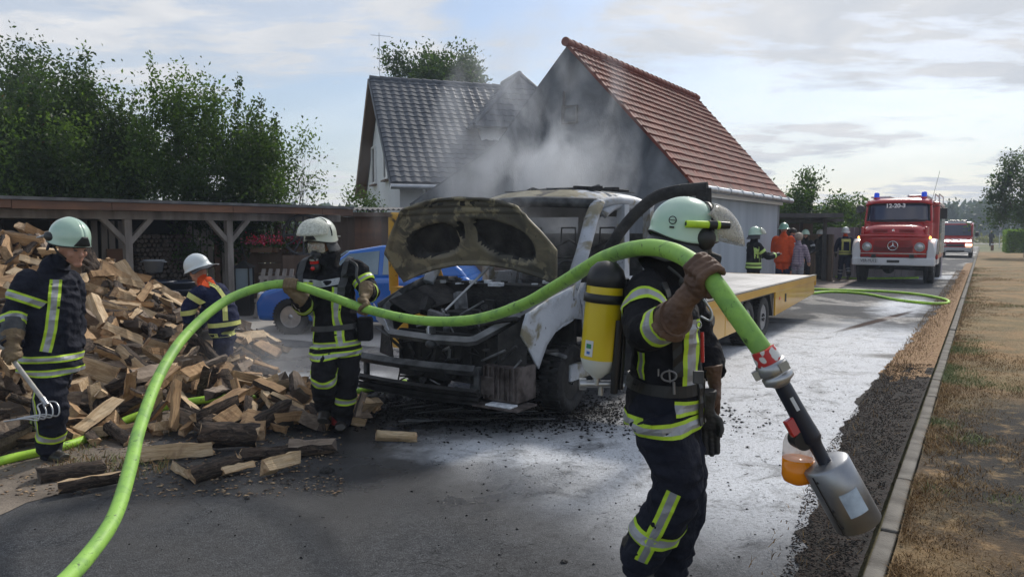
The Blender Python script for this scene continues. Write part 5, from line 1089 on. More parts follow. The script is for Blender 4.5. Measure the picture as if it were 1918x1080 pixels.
g = MB(); g.box((-.72, .03, .82), (.36, .16, .17)); g.build('headlight', M_LAMP, SV, bevel=.03); g = MB(); g.box((.72, .03, .82), (.36, .16, .17)); o = g.build('headlight', M_LAMPON, SV, bevel=.03); o['label'] = 'lit headlight'
me = text_mesh('FEUERWEHR', .21, 'hood_lettering', M_WPNT, .002, .006); put(me, 'hood_lettering', SV, Matrix.Translation((0, .42, 1.19)) @ Matrix.Rotation(R(22), 4, 'X'))
for s in (-1, 1):
    g = MB(); g.beam((s*.93, 1.15, 1.45), (s*1.12, 1.1, 1.5), .04, .04); g.box((s*1.14, 1.1, 1.52), (.2, .08, .28)); g.build('wing_mirror', M_BLK, SV, bevel=.02); wheel(SV, (s*.82, .9, .34), .34, .22, M_TYRE, M_RIM, 0, s); wheel(SV, (s*.82, 4.3, .34), .34, .22, M_TYRE, M_RIM, 0, s)
# ---- blue car
BC = thing('blue_car', 'small bright blue hatchback parked in front of the brown board shed', 'car', (-4.25, 12.15, 0), R(-7))      # local x = along the car to the right (rear), y = away
def carsec(s):      # (s along car) -> belt width, z values
    return 1
L_ = 3.75; prof = [(0.02, .30), (0, .52), (.10, .70), (.55, .86), (.95, .95), (1.55, 1.40), (2.1, 1.49), (3.0, 1.44), (3.45, 1.10), (3.62, .92), (3.68, .5), (3.62, .28)]
low = [(0.02, .22), (0, .52), (.10, .70), (.55, .86), (.95, .94), (3.58, .98), (3.66, .80), (3.68, .42), (3.62, .22)]
def cprism(poly, y0, y1, m, nm, inset=0, **k):
    n = len(poly); vs = [(p[0], y0, p[1]) for p in poly]+[(p[0], y1, p[1]) for p in poly]; q = MB(); q.add(vs, [(i, (i+1) % n, n+(i+1) % n, n+i) for i in range(n)]+[tuple(range(n)), tuple(range(2*n-1, n-1, -1))], 0); return q.build(nm, m, BC, **k)
cprism(low, 0, 1.62, M_BLUEC, 'body', bevel=.09, seg=3)
gh = [(.95, .92), (1.55, 1.38), (2.1, 1.47), (3.0, 1.42), (3.45, 1.08), (3.56, .95)]; q = MB(); n = len(gh)
vs = [(x, .06+.16*(z-.92)/.5, z) for x, z in gh]+[(x, 1.56-.16*(z-.92)/.5, z) for x, z in gh]; q.add(vs, [(i, (i+1) % n, n+(i+1) % n, n+i) for i in range(n)]+[tuple(range(n)), tuple(range(2*n-1, n-1, -1))], 0); q.build('cabin', M_BLUEC, BC, bevel=.06, seg=3)
M_CGL = mat('car_glass', (.10, .16, .20), .08, spec=.9, col2=(.20, .28, .33), ns=1.5)
for w_ in ([(1.12, 1.00), (1.58, 1.33), (2.08, 1.38), (2.08, 1.00)], [(2.16, 1.00), (2.16, 1.38), (2.92, 1.34), (3.10, 1.18), (3.10, 1.00)]):
    q = MB(); q.add([(x, .052+.16*(z-.92)/.5, z) for x, z in w_], [tuple(range(len(w_)))]); q.build('window', M_CGL, BC, solid=.012)
q = MB(); q.add([(.90, .2, .97), (.90, 1.42, .97), (1.50, 1.35, 1.37), (1.50, .27, 1.37)], [(0, 1, 2, 3)]); q.build('windscreen', M_CGL, BC, solid=.03)
q = MB(); q.box((.06, .28, .62), (.16, .3, .14)); q.build('headlight', M_LAMP, BC, bevel=.04); q = MB(); q.box((2.12, -.004, .84), (.16, .02, .03)); q.build('door_handle', M_BLUEC, BC)
q = MB(); q.tube([(1.1, .05, 1.0), (.98, -.07, 1.02)], .02, 6); q.ell((.98, -.10, 1.03), (.05, .09, .07)); q.build('wing_mirror', M_BLUEC, BC)
for xx in (.62, 2.98):
    q = MB(); q.lathe([(.34, -.03), (.34, .04), (.01, .04)], 24, 0, Matrix.Translation((xx, .13, .31)) @ Matrix.Rotation(PI/2, 4, 'X')); q.build('wheel_arch', M_BLK, BC)
    for yy, s in ((.06, 1), (1.55, -1)): wheel(BC, (xx, yy, .30), .30, .19, M_TYRE, M_SILV, 1, 1, R(-90) if s == 1 else R(90))
# ================================================================ PEOPLE
def cloth_mat(name, c, c2, ns=9):
    return mat(name, c, .85, col2=c2, ns=ns, nd=6, bump=.9, bs=26, bd=.014, spec=.2)
M_NAVY = cloth_mat('navy_turnout_cloth', (.010, .012, .022), (.020, .022, .034)); M_NAVY2 = cloth_mat('blue_turnout_cloth', (.010, .014, .045), (.018, .024, .065)); M_BLKC = cloth_mat('black_turnout_cloth', (.009, .009, .011), (.018, .018, .022))
M_ORGC = cloth_mat('orange_cloth', (.75, .10, .02), (.62, .08, .02)); M_LIME = mat('lime_tape', (.56, .80, .04), .55, col2=(.44, .66, .04), ns=14, bump=.2, bs=60, bd=.003); M_TAPE = mat('silver_tape', (.42, .43, .45), .42, metal=.3, col2=(.34, .35, .37), ns=16, bump=.2, bs=60, bd=.003)
M_YTAPE = mat('yellow_tape', (.72, .74, .22), .6, col2=(.6, .63, .2), ns=12)
M_GLOVE = mat('brown_leather_glove', (.085, .045, .028), .65, col2=(.15, .085, .052), ns=12, nd=6, bump=.6, bs=70, bd=.004); M_GLOVEB = mat('black_glove', (.018, .018, .019), .6, col2=(.04, .038, .036), ns=20, bump=.5, bs=60, bd=.004); M_TAN = mat('tan_glove', (.20, .14, .07), .7, col2=(.12, .08, .045), ns=14, bump=.4, bs=60)
M_SKIN = mat('skin', (.42, .21, .14), .5, col2=(.50, .27, .19), ns=9, sub=.12, bump=.15, bs=90, bd=.001); M_HAIRD = mat('dark_hair', (.02, .014, .01), .6); M_HAIRG = mat('grey_blonde_hair', (.42, .34, .28), .6, col2=(.30, .22, .18), ns=20, bump=.6, bs=60); M_BOOT = mat('boot_leather', (.016, .015, .014), .38, col2=(.04, .036, .03), ns=12, bump=.4, bs=50); M_REDB = mat('boot_red', (.20, .012, .012), .5)
M_HELM = mat('luminous_helmet_shell', (.42, .60, .47), .22, coat=.5, col2=(.47, .64, .52), ns=3); M_HELW = mat('cream_helmet_shell', (.66, .70, .60), .28, coat=.4, col2=(.58, .62, .53), ns=3); M_HELWW = mat('white_helmet_shell', (.68, .74, .74), .3, coat=.3); M_LEATH = mat('neck_leather', (.035, .036, .040), .5, col2=(.07, .072, .078), ns=6, bump=.3, bs=50)
def visor_mat(name, tint, a, r=.12):
    k = NT(name); k.p.inputs['Base Color'].default_value = rgba(tint); k.p.inputs['Roughness'].default_value = r; k.p.inputs['Specular IOR Level'].default_value = .8; n = k.noise(45, 4, .7); k.set(k.p.inputs['Alpha'], k.rng(n, .4, .65, a*.75, min(1, a*1.3))); return k.m
M_VIS = visor_mat('scratched_visor', (.50, .47, .40), .50); M_VISW = visor_mat('glare_visor', (.68, .70, .62), .60, .2)
M_PLAID = None
def plaid():
    k = NT('plaid_shirt'); w = k.xyz(); a = k.rng(k.math('SINE', k.math('MULTIPLY', w[2], 95.)), -.1, .2); b = k.rng(k.math('SINE', k.math('MULTIPLY', k.math('ADD', w[0], w[1]), 110.)), -.1, .2)
    k.set(k.p.inputs['Base Color'], k.mix(k.math('MULTIPLY', a, .5), k.mix(k.math('MULTIPLY', b, .5), (.42, .33, .38), (.14, .11, .2)), (.12, .09, .15))); k.p.inputs['Roughness'].default_value = .9; return k.m
M_PLAID = plaid(); M_GREYT = cloth_mat('light_grey_trousers', (.30, .29, .32), (.24, .235, .26)); M_BLUES = cloth_mat('blue_shirt', (.03, .05, .12), (.04, .06, .15)); M_DARKP = cloth_mat('dark_clothes', (.02, .02, .025), (.03, .03, .035))
def remesh(mb, voxel, smooth=2, fac=.6):
    me = bpy.data.meshes.new('tmp'); me.from_pydata(mb.v, [], mb.f); bm = bmesh.new(); bm.from_mesh(me); bmesh.ops.remove_doubles(bm, verts=bm.verts, dist=1e-5); bmesh.ops.recalc_face_normals(bm, faces=bm.faces); bm.to_mesh(me); bm.free()
    o = bpy.data.objects.new('tmp', me); COL.objects.link(o); m = o.modifiers.new('r', 'REMESH'); m.mode = 'VOXEL'; m.voxel_size = voxel
    if smooth: s = o.modifiers.new('s', 'SMOOTH'); s.iterations = smooth; s.factor = fac
    dg = bpy.context.evaluated_depsgraph_get(); dg.update(); out = bpy.data.meshes.new_from_object(o.evaluated_get(dg)); bpy.data.objects.remove(o); bpy.data.meshes.remove(me); return out
class Fig:
    """collects overlapping closed shapes + samples for material regions; ends as one continuous mesh"""
    def __init__(s): s.g = MB(); s.s = []
    def tube(s, pts, r, m, n=14, side=None, k=4):
        P_ = crom(pts, k) if len(pts) > 2 else [Vector(pts[0]).lerp(Vector(pts[1]), i/4) for i in range(5)]; rr = []
        N = len(P_)
        for i in range(N):
            t = i/(N-1)*(len(r)-1); a = min(int(t), len(r)-2); f = t-a; f = f*f*(3-2*f); x, y = r[a], r[a+1]; x = x if isinstance(x, tuple) else (x, x); y = y if isinstance(y, tuple) else (y, y)
            rr.append((x[0]*(1-f)+y[0]*f, x[1]*(1-f)+y[1]*f))
        s.g.tube(P_, rr, n, 0, side=side); s.s += [(p, (q[0]+q[1])/2, m) for p, q in zip(P_, rr)]
    def ell(s, c, r, m, rot=None): s.g.ell(c, r, 0, rot=rot, n=14, k=9); s.s.append((Vector(c), sum(r)/3, m))
    def finish(s, voxel, mats, wr=.006, wscale=7, smooth=2, wmats=(0, 1)):
        me = remesh(s.g, voxel, smooth); n = len(me.vertices); co = np.empty(n*3, np.float32); me.vertices.foreach_get('co', co); co = co.reshape(-1, 3)
        S = np.array([p[:] for p, _, _ in s.s], np.float32); Rr = np.array([r for _, r, _ in s.s], np.float32); Mm = np.array([m for _, _, m in s.s]); 
        def near(X):
            out = np.zeros(len(X), int)
            for i in range(0, len(X), 20000): d = np.linalg.norm(X[i:i+20000, None]-S[None], axis=2)/Rr[None]; out[i:i+20000] = Mm[np.argmin(d, 1)]
            return out
        vm = near(co)
        if wr:
            no = np.empty(n*3, np.float32); me.vertices.foreach_get('normal', no); no = no.reshape(-1, 3)
            for i in range(n):
                if vm[i] in wmats:
                    x, y, z = co[i]; q = Vector((x*wscale, y*wscale, z*wscale*1.7)); a = noise.noise(q); b = noise.noise(q*2.3+Vector((3, 1, 2))); c = noise.noise(Vector((x*3+z*4, y*3, z*9)))
                    co[i] += no[i]*wr*(1.3*(.35-abs(a)*1.6)+.55*b+.8*(.3-abs(c)*1.3))
            me.vertices.foreach_set('co', co.ravel())
        f = np.array([p.center[:] for p in me.polygons], np.float32); mi = near(f)
        me.materials.clear(); [me.materials.append(m) for m in mats]; me.polygons.foreach_set('material_index', mi.astype(np.int32)); me.polygons.foreach_set('use_smooth', np.ones(len(me.polygons), bool)); me.update(); return me
UP = Vector((0, 0, 1))
def basis(f, up=UP): f = Vector(f).normalized(); l = up.cross(f).normalized(); u = f.cross(l); return Matrix((f, l, u)).transposed()     # columns fwd, left, up
def rings(bvh, a, b, t, w, mats=(0, 1), maxr=.3, off=.006, a0=0, a1=2*PI, n=40, tilt=None, g=None, rows=(0, 1, 1, 0), ref=None):
    a, b = Vector(a), Vector(b); c = a.lerp(b, t); ax = (b-a).normalized()
    if tilt is not None: ax = (ax+Vector(tilt)).normalized()
    e1 = Vector(ref) if ref is not None else Vector((1, .1, .05)); e1 = (e1-ax*e1.dot(ax)).normalized(); e2 = ax.cross(e1); g = g or MB(); k = len(rows); vs = []; ok = []
    for j in range(k+1):
        for i in range(n+1):
            th = a0+(a1-a0)*i/n; d = e1*math.cos(th)+e2*math.sin(th); o = c+ax*((j/k-.5)*w); h = bvh.ray_cast(o, d, maxr)
            ok.append(h[0] is not None); vs.append((h[0] if h[0] is not None else o+d*maxr)+d*off)
    for j in range(k):
        for i in range(n):
            q = (j*(n+1)+i, j*(n+1)+i+1, (j+1)*(n+1)+i+1, (j+1)*(n+1)+i)
            if all(ok[x] for x in q): o_ = len(g.v); g.v += [tuple(vs[x]) for x in q]; g.f.append((o_, o_+1, o_+2, o_+3)); g.mi.append(rows[j]); g.sm.append(False)
    return g
def strip(bvh, path, w, rows=(0, 1, 1, 0), maxr=.35, off=.006, g=None, sub=6):
    """path: [(origin inside, outward dir)]"""
    g = g or MB(); pts = []
    for i in range(len(path)-1):
        for j in range(sub): f = j/sub; pts.append((path[i][0].lerp(path[i+1][0], f), path[i][1].lerp(path[i+1][1], f).normalized()))
    pts.append((path[-1][0], path[-1][1].normalized())); k = len(rows); vs = []; ok = []
    surf = [bvh.ray_cast(o, d, maxr)[0] or o+d*maxr*.5 for o, d in pts]
    for i, (o, d) in enumerate(pts):
        tg = (surf[min(i+1, len(pts)-1)]-surf[max(i-1, 0)]).normalized(); cr = tg.cross(d).normalized()
        for j in range(k+1): h = bvh.ray_cast(o+cr*((j/k-.5)*w), d, maxr); ok.append(h[0] is not None); vs.append((h[0] if h[0] is not None else o+d*.2)+d*off)
    for i in range(len(pts)-1):
        for j in range(k):
            q = (i*(k+1)+j, i*(k+1)+j+1, (i+1)*(k+1)+j+1, (i+1)*(k+1)+j)
            if all(ok[x] for x in q): o_ = len(g.v); g.v += [tuple(vs[x]) for x in q]; g.f.append((o_, o_+1, o_+2, o_+3)); g.mi.append(rows[j]); g.sm.append(False)
    return g
def head(F, hd, hf, hu, mS, s=1.):
    B = basis(hf, hu); e = lambda x, y, z, r, rot=B: F.ell(hd+B @ Vector((x*s, y*s, z*s)), tuple(q*s for q in r), mS, rot)
    e(-.005, 0, .02, (.098, .077, .105)); e(.03, 0, -.045, (.062, .058, .065)); e(.075, 0, -.095, (.026, .030, .022)); e(.098, 0, -.022, (.020, .013, .022)); e(.090, 0, .006, (.014, .010, .028)); e(.078, 0, .030, (.018, .052, .014))
    e(.082, 0, -.058, (.014, .025, .008)); e(.083, 0, -.070, (.013, .022, .008)); 
    for q in (-1, 1): e(.055, q*.045, -.025, (.028, .022, .024)); e(-.01, q*.080, -.012, (.020, .010, .032))
def build_body(name, label, group, J, f, mats, voxel, s=1., loc=None, jacket=True, wr=.006, head_on=True, hu=None, hf=None, legr=1., armr=1., torsor=1., boots=True, extra=None, hem=.10):
    """mats: 0 jacket, 1 trousers, 2 boots, 3 skin, 4 collar/upper"""
    root = thing(name, label, 'person', loc if loc is not None else (J['hp'].x, J['hp'].y, 0), 0, group); f = Vector(f).normalized(); F = Fig(); side = UP.cross(f).normalized(); T = torsor*s; up_t = (J['nk']-J['hp']).normalized()
    hp, wa, ch, nk = J['hp'], J['wa'], J['ch'], J['nk']; sd = side
    F.tube([hp-up_t*hem*s, hp, wa, ch, nk-up_t*.07*s], [(.208*T, .165*T), (.200*T, .160*T), (.188*T, .150*T), (.205*T, .150*T), (.165*T, .115*T)], 0, 20, sd)
    F.tube([nk-up_t*.10*s, nk, nk.lerp(J['hd'], .35)], [(.155*T, .10*T), (.095*T, .092*T), (.082*s, .082*s)], 4 if len(mats) > 4 else 0, 16, sd)
    F.tube([nk, J['hd']], [.058*s, .055*s], 3)
    for q in 'RL':
        F.tube([J['s'+q].lerp(ch, .3), J['s'+q], J['e'+q], J['w'+q]], [.09*s*armr, .094*s*armr, .080*s*armr, .066*s*armr], 0, 14)
        F.ell(J['s'+q], (.092*s*armr,)*3, 0)
        F.tube([J['h'+q], J['k'+q], J['a'+q]], [.125*s*legr, .112*s*legr, .098*s*legr, .094*s*legr, .088*s*legr], 1, 16)
        if boots:
            a, t = J['a'+q], J['t'+q]; d = (t-a); d.z = d.z*.6; dn = d.normalized(); heel = a-dn*.05*s; heel.z = a.z-.05*s
            F.tube([a+Vector((0, 0, .10*s)), a-Vector((0, 0, .02*s))], [.070*s, .062*s], 2, 12); F.tube([heel, a.lerp(t, .45)+Vector((0, 0, -.025*s)), t], [(.044*s, .046*s), (.050*s, .050*s), (.034*s, .046*s)], 2, 14)
    F.tube([J['hR'], J['hL']], [.12*s*legr, .12*s*legr], 1)
    if head_on: head(F, J['hd'], hf or f, hu or UP, 3, s)
    if extra: extra(F)
    me = F.finish(voxel, mats, wr); bv = BVHTree.FromPolygons([v.co for v in me.vertices], [tuple(p.vertices) for p in me.polygons])
    body = link('body', me, root, world=True); return root, body, bv
def add(root, mb, nm, mats, **k): return mb.build(nm, mats, root, world=True, **k)
def add_sub(parent, mb, nm, mats, **k): return mb.build(nm, mats, parent, world=True, **k)
def grip(root, c, axis, pd, wrist, Rh, mt, s=1., voxel=.0045, cuff=.055, span=3.7, nm='glove'):
    F = Fig(); ax = Vector(axis).normalized(); pd = Vector(pd); pd = (pd-ax*pd.dot(ax)).normalized(); q = ax.cross(pd); fr = .0125*s; R2 = Rh+fr*.7
    def cp(a, o, r=R2): return c+ax*o+pd*(r*math.cos(a))+q*(r*math.sin(a))
    for i in range(4):
        o = (i-1.5)*.0245*s; sp = span*(1, 1.06, 1.0, .86)[i]; pts = [cp(-.35+sp*j/8, o, R2+(.006 if j in (3, 6) else 0)) for j in range(9)]; F.g.tube(pts, [fr*1.15, fr*1.1, fr*1.12, fr*1.18, fr*1.05, fr, fr*1.02, fr*.98, fr*.8], 10); F.s += [(p, fr, 0) for p in pts]
    pts = [cp(-.5-1.9*j/5, -.055*s+.01*j*s) for j in range(6)]; F.g.tube(pts, [fr*1.5, fr*1.4, fr*1.25, fr*1.3, fr*1.15, fr*.9], 10); F.s.append((pts[0], fr, 0))
    pc = c+pd*(R2+.008*s); B = Matrix((ax, q, pd)).transposed(); F.ell(pc-q*.012*s, (.050*s, .042*s, .024*s), 0, B)
    w = Vector(wrist); d = (w-pc).normalized(); F.tube([pc-q*.02*s, pc.lerp(w, .5), w, w+d*.05*s], [(.040*s, .028*s), (.038*s, .033*s), (cuff*s, cuff*s*.95), (cuff*1.12*s, cuff*1.08*s)], 0, 14)
    me = F.finish(voxel, [mt], .0025, 30, 1, (0,)); link(nm, me, root, world=True)
def relaxed(root, w, d, palmn, mt, s=1., nm='glove', cuff=.05, voxel=.0045, curl=.5):
    """hand from wrist w along d, palm normal palmn"""
    F = Fig(); d = Vector(d).normalized(); pn = Vector(palmn); pn = (pn-d*pn.dot(d)).normalized(); sd = d.cross(pn); B = Matrix((d, sd, pn)).transposed(); pc = w+d*.055*s
    F.ell(pc, (.055*s, .046*s, .022*s), 0, B); F.tube([w-d*.07*s, w, pc], [(cuff*s, cuff*s*.9), (.036*s, .03*s), (.038*s, .022*s)], 0, 14, sd)
    for i in range(4):
        p = pc+d*.045*s+sd*((i-1.5)*.0235*s); L3 = (.040, .044, .041, .033)[i]*s; dd = d.copy(); pts = [p-d*.02*s, p]
        for j in range(3): dd = (dd+pn*curl*.45).normalized(); p = p+dd*L3*(1, .75, .6)[j]; pts.append(p)
        F.g.tube(pts, [.0135*s, .0135*s, .0125*s, .0115*s, .009*s], 10); F.s.append((pts[1], .012, 0))
    p = pc-d*.02*s-sd*.04*s; F.g.tube([p+sd*.015*s, p-sd*.010*s+d*.02*s, p-sd*.016*s+d*.052*s+pn*.015*s, p-sd*.010*s+d*.08*s+pn*.03*s], [.017*s, .0155*s, .013*s, .010*s], 10); F.s.append((p, .012, 0))
    me = F.finish(voxel, [mt], .002, 30, 1, (0,)); return link(nm, me, root, world=True)
def helmet(root, c, f, up, m, s=1., flare=.10, front=-.035, back=-.075, ear=-.05, trim=M_BLK, dims=(.150, .122, .135), n=40, k=18, inner=True):
    B = basis(f, up); M = Matrix.Translation(c) @ B.to_4x4() @ Matrix.Scale(s, 4); a, b, h = dims
    def zr(ph):
        x = math.cos(ph); e = math.sin(ph)**2; base = front*(.5+.5*x)+back*(.5-.5*x); return base*(1-e)+(ear*e+base*.0)
    def fn(u, v):
        ph = 2*PI*u; 
        if v < .68: th = v/.68*PI/2; r = math.sin(th); z = h*math.cos(th)
        else: q = (v-.68)/.32; r = 1+flare*q*q*(1.0 if math.cos(ph) < .2 else .75); z = zr(ph)*q
        ridge = .004*math.exp(-(math.sin(ph)*r/.16)**2) if v < .68 else 0
        return (a*r*math.cos(ph), b*r*math.sin(ph), z+ridge)
    g = MB(); g.grid(fn, n, k, 0, True, M); sh = g.build('helmet', m, root, world=True, solid=.004*s); rim = [M @ Vector(fn(i/n, 1)) for i in range(n+1)]
    g = MB(); g.tube(rim, .0045*s, 6); add_sub(sh, g, 'rim_trim', trim); return sh, M, B
def visor(sh, M, e0, e1, r0, r1, hw_, mt, ph=1.35, dz=0.0, nm='visor'):
    def fn(u, v):
        p = -ph+2*ph*u; el = e0+(e1-e0)*v; rad = r0+(r1-r0)*v; c = math.cos(p); return (rad*math.cos(el)*max(c, 0)**.7+.012, hw_*math.sin(p)/math.sin(ph)*(1-.06*v), rad*math.sin(el)*(.35+.65*c)+dz+(-.0)*v)
    g = MB(); g.grid(fn, 26, 10, 0, True, M); return add_sub(sh, g, nm, mt, solid=.003)
# ---------------------------------------------------------------- A: foreground firefighter carrying the foam branch
A = dict(hd=P(1284, 447, 3.30), nk=P(1248, 512, 3.33), ch=P(1243, 590, 3.33), wa=P(1247, 680, 3.33), hp=P(1243, 752, 3.34),
    sR=P(1212, 548, 3.16), eR=P(1206, 618, 2.95), wR=P(1262, 596, 2.72), sL=P(1278, 548, 3.52), eL=P(1312, 640, 3.62), wL=P(1338, 700, 3.52),
    hR=P(1232, 775, 3.24), kR=P(1268, 915, 3.20), aR=P(1192, 1046, 3.36), tR=P(1218, 1100, 3.28), hL=P(1250, 775, 3.44), kL=P(1282, 915, 3.40), aL=P(1243, 1092, 3.58), tL=P(1290, 1118, 3.50))
fA = Vector((.93, .25, 0))
def exA(F):      # raised collar and the shoulder padding
    F.tube([P(1225, 520, 3.3), P(1262, 492, 3.28), P(1290, 500, 3.30)], [(.12, .10), (.105, .10), (.09, .085)], 4, 16)
    F.ell(A['hd']-Vector((0, 0, .06)), (.10, .085, .11), 4)
rA, bA, vA = build_body('person', 'firefighter with yellow air cylinder on his back, walking in the foreground with the nozzle', None, A, fA, [M_BLKC, M_NAVY, M_BOOT, M_BLKC, M_BLKC], .0085, 1.0, wr=.013, head_on=True, hf=Vector((.95, .15, -.12)), extra=exA, legr=1.1)
g = MB(); ax0, ax1 = A['hp'], A['nk']
rings(vA, A['hp'], A['wa'], -.32, .068, g=g, maxr=.34, tilt=(-.12, 0, 0)); add(rA, g, 'hem_stripe', [M_LIME, M_TAPE])
g = MB(); rings(vA, A['hp'], A['wa'], .15, .062, g=g, maxr=.34, a0=-.9, a1=.75, n=20, ref=Vector((.8, -.6, 0))); add(rA, g, 'waist_stripe', [M_LIME, M_TAPE])
g = MB(); dA = Vector((.16, -.98, 0)).normalized(); strip(vA, [(P(1268, 590, 3.33), dA), (P(1268, 640, 3.33), dA), (P(1266, 712, 3.33), dA)], .088, g=g); add(rA, g, 'chest_stripe', [M_LIME, M_TAPE])
g = MB(); rings(vA, A['sR'], A['eR'], .45, .060, g=g, maxr=.16); add(rA, g, 'sleeve_stripe', [M_LIME, M_TAPE]); g = MB(); rings(vA, A['eR'], A['wR'], .70, .085, g=g, maxr=.15); add(rA, g, 'cuff_stripe', [M_LIME, M_TAPE])
g = MB(); rings(vA, A['kR'], A['aR'], .52, .072, g=g, maxr=.18, tilt=(.35, 0, .0)); add(rA, g, 'leg_stripe', [M_LIME, M_TAPE], split=True)
g = MB(); dl = Vector((-.15, -1, 0)); strip(vA, [(A['kR'].lerp(A['aR'], -.05)+Vector((-.03, 0, 0)), dl), (A['kR'].lerp(A['aR'], .25)+Vector((-.02, 0, 0)), dl), (A['kR'].lerp(A['aR'], .9), dl)], .062, g=g); add(rA, g, 'shin_stripe', [M_LIME, M_TAPE])
g = MB(); dq = Vector((-.8, -.6, 0)); strip(vA, [(A['ch'].lerp(A['wa'], .7), dq), (A['wa'].lerp(A['hp'], .3), dq)], .05, g=g); add(rA, g, 'back_stripe', [M_LIME, M_TAPE])
grip(rA, P(1322, 512, 2.62), P(1290, 486, 2.76)-P(1352, 552, 2.58), Vector((-.35, -.35, -.75)), A['wR'], .036, M_GLOVE, 1.15)
g = MB(); g.tube([A['wR']+(A['wR']-A['eR']).normalized()*(-.05), A['wR']+(A['wR']-A['eR']).normalized()*.02], [(.070, .066), (.072, .068)], 18); add(rA, g, 'glove_cuff', M_GLOVE)
relaxed(rA, A['wL']+Vector((0, 0, -.03)), Vector((.15, 0, -1)), Vector((-1, .2, 0)), M_GLOVE, 1.1)
hA, MA, BA_ = helmet(rA, P(1282, 425, 3.28), Vector((.96, .12, -.10)), Vector((.08, 0, 1)), M_HELM, 1.0, .05, -.045, -.030, -.072, dims=(.150, .120, .128))
visor(hA, MA, R(52), R(-12), .150, .275, .134, M_VIS)
g = MB(); g.tube([MA @ Vector((.118*math.cos(t)*0+.086, .112*math.cos(t), .118*math.sin(t)+.0)) for t in np.linspace(-.15, PI+.15, 22)], [(.010, .004)]*22, 6); add_sub(hA, g, 'visor_strap', M_BLK)
g = MB(); l0, l1 = MA @ Vector((-.005, -.136, .012)), MA @ Vector((.085, -.136, .018)); dl = (l1-l0).normalized(); g.cyl(l0-dl*.04, l1-dl*.03, .0155, None, 16, 0); g.cyl(l1-dl*.03, l1+dl*.005, .019, None, 16, 1); g.cyl(l1+dl*.005, l1+dl*.018, .018, None, 16, 0); g.cyl(l1+dl*.018, l1+dl*.062, .0165, .015, 16, 1); g.cyl(l0-dl*.042, l0-dl*.04, .009, None, 10, 1); add_sub(hA, g, 'helmet_lamp', [M_LIME, M_BLK])
g = MB(); 
for (z_, rd) in ((.02, .016),): g.tube([MA @ Vector((-.095+rd*math.cos(t), -.098-.01, z_+rd*math.sin(t))) for t in np.linspace(0, 2*PI, 20)], .0022, 5)
g.beam(MA @ Vector((-.111, -.108, .02)), MA @ Vector((-.079, -.110, .02)), .003, .003); g.beam(MA @ Vector((-.104, -.103, -.01)), MA @ Vector((-.084, -.105, -.01)), .004, .008); add_sub(hA, g, 'helmet_badge', M_BLK)
g = MB(); g.ell(MA @ Vector((.06, -.112, -.045)), (.045, .03, .05), rot=BA_); add_sub(hA, g, 'ear_guard', M_BLK)
def curtain(root, M, a0, a1, r0, r1, z0, z1, m, nm='neck_guard', n=24, dx0=0, dx1=-.03, wob=.008):
    g = MB()
    def fn(u, v): p = a0+(a1-a0)*u; r = (r0[0]*(1-v)+r1[0]*v, r0[1]*(1-v)+r1[1]*v); return (r[0]*math.cos(p)+dx0*(1-v)+dx1*v, r[1]*math.sin(p), z0*(1-v)+z1*v+wob*math.sin(p*7)*v)
    g.grid(fn, n, 8, 0, True, M); return add(root, g, nm, m, solid=.006)
curtain(rA, MA, PI*.30, PI*1.70, (.140, .108), (.185, .150), -.045, -.150, M_LEATH, dx1=-.035)
g = MB(); g.ell(A['hd']+BA_ @ Vector((.055, 0, -.045)), (.068, .075, .090), rot=BA_); g.cyl(A['hd']+BA_ @ Vector((.11, 0, -.075)), A['hd']+BA_ @ Vector((.165, 0, -.085)), .035, .03, 16); add(rA, g, 'breathing_mask', M_BLK)
g = MB(); g.tube([A['hd']+BA_ @ Vector((.075+.035*math.sin(t), .06*math.cos(t)*1.1, -.03+.075*math.cos(t*1.0+PI/2)*-1)) for t in np.linspace(0, PI, 12)], .006, 6); add(rA, g, 'mask_rim', M_TAPE)
# air cylinder on the back
t0, t1 = P(1138, 497, 3.22), P(1118, 706, 3.22); td = (t1-t0); Lh = td.length; Mt = Matrix.Translation(t0) @ td.to_track_quat('Z', 'Y').to_matrix().to_4x4(); r0 = .082
g = MB(); g.lathe([(.01, -.02), (.045, -.012), (.072, .015), (r0+.002, .05), (r0+.003, .088), (r0+.0, .092)], 32, 1, Mt); g.lathe([(r0, .09), (r0, Lh*.83)], 32, 0, Mt); g.lathe([(r0-.001, Lh*.83), (r0-.006, Lh*.86), (.062, Lh*.93), (.035, Lh*.975), (.022, Lh)], 32, 2, Mt)
tk = add(rA, g, 'air_cylinder', [mat('cylinder_yellow', (.72, .55, .01), .28, coat=.5, col2=(.66, .49, .01), ns=3), M_BLK, mat('cylinder_white', (.66, .68, .62), .4)])
g = MB(); g.lathe([(r0+.002, Lh*.25), (r0+.009, Lh*.255), (r0+.009, Lh*.325), (r0+.002, Lh*.33)], 32, 0, Mt); g.box((.02, -r0-.012, Lh*.29), (.05, .012, .10), 0, Mt); g.box((-.03, -r0-.010, Lh*.29), (.015, .012, .08), 0, Mt); add_sub(tk, g, 'cylinder_strap', M_BLK)
g = MB()
def stk(u, v): a = -PI/2-.55+.42*u+.0; vv = Lh*(.62+.15*v); return ((r0+.002)*math.cos(a), (r0+.002)*math.sin(a), vv)
def onT(ang0, ang1, z0, z1, m, off, g): g.grid(lambda u, v: ((r0+off)*math.cos(ang0+(ang1-ang0)*u), (r0+off)*math.sin(ang0+(ang1-ang0)*u), z0+(z1-z0)*v), 6, 3, m, True, Mt)
camdir = (Mt.inverted().to_3x3() @ (Vector((0, 0, 1.7))-t0)).normalized(); ca_ = math.atan2(camdir.y, camdir.x); lf = Mt.inverted().to_3x3() @ Vector((-1, 0, 0)); sg = 1 if math.sin(math.atan2(lf.y, lf.x)-ca_) > 0 else -1
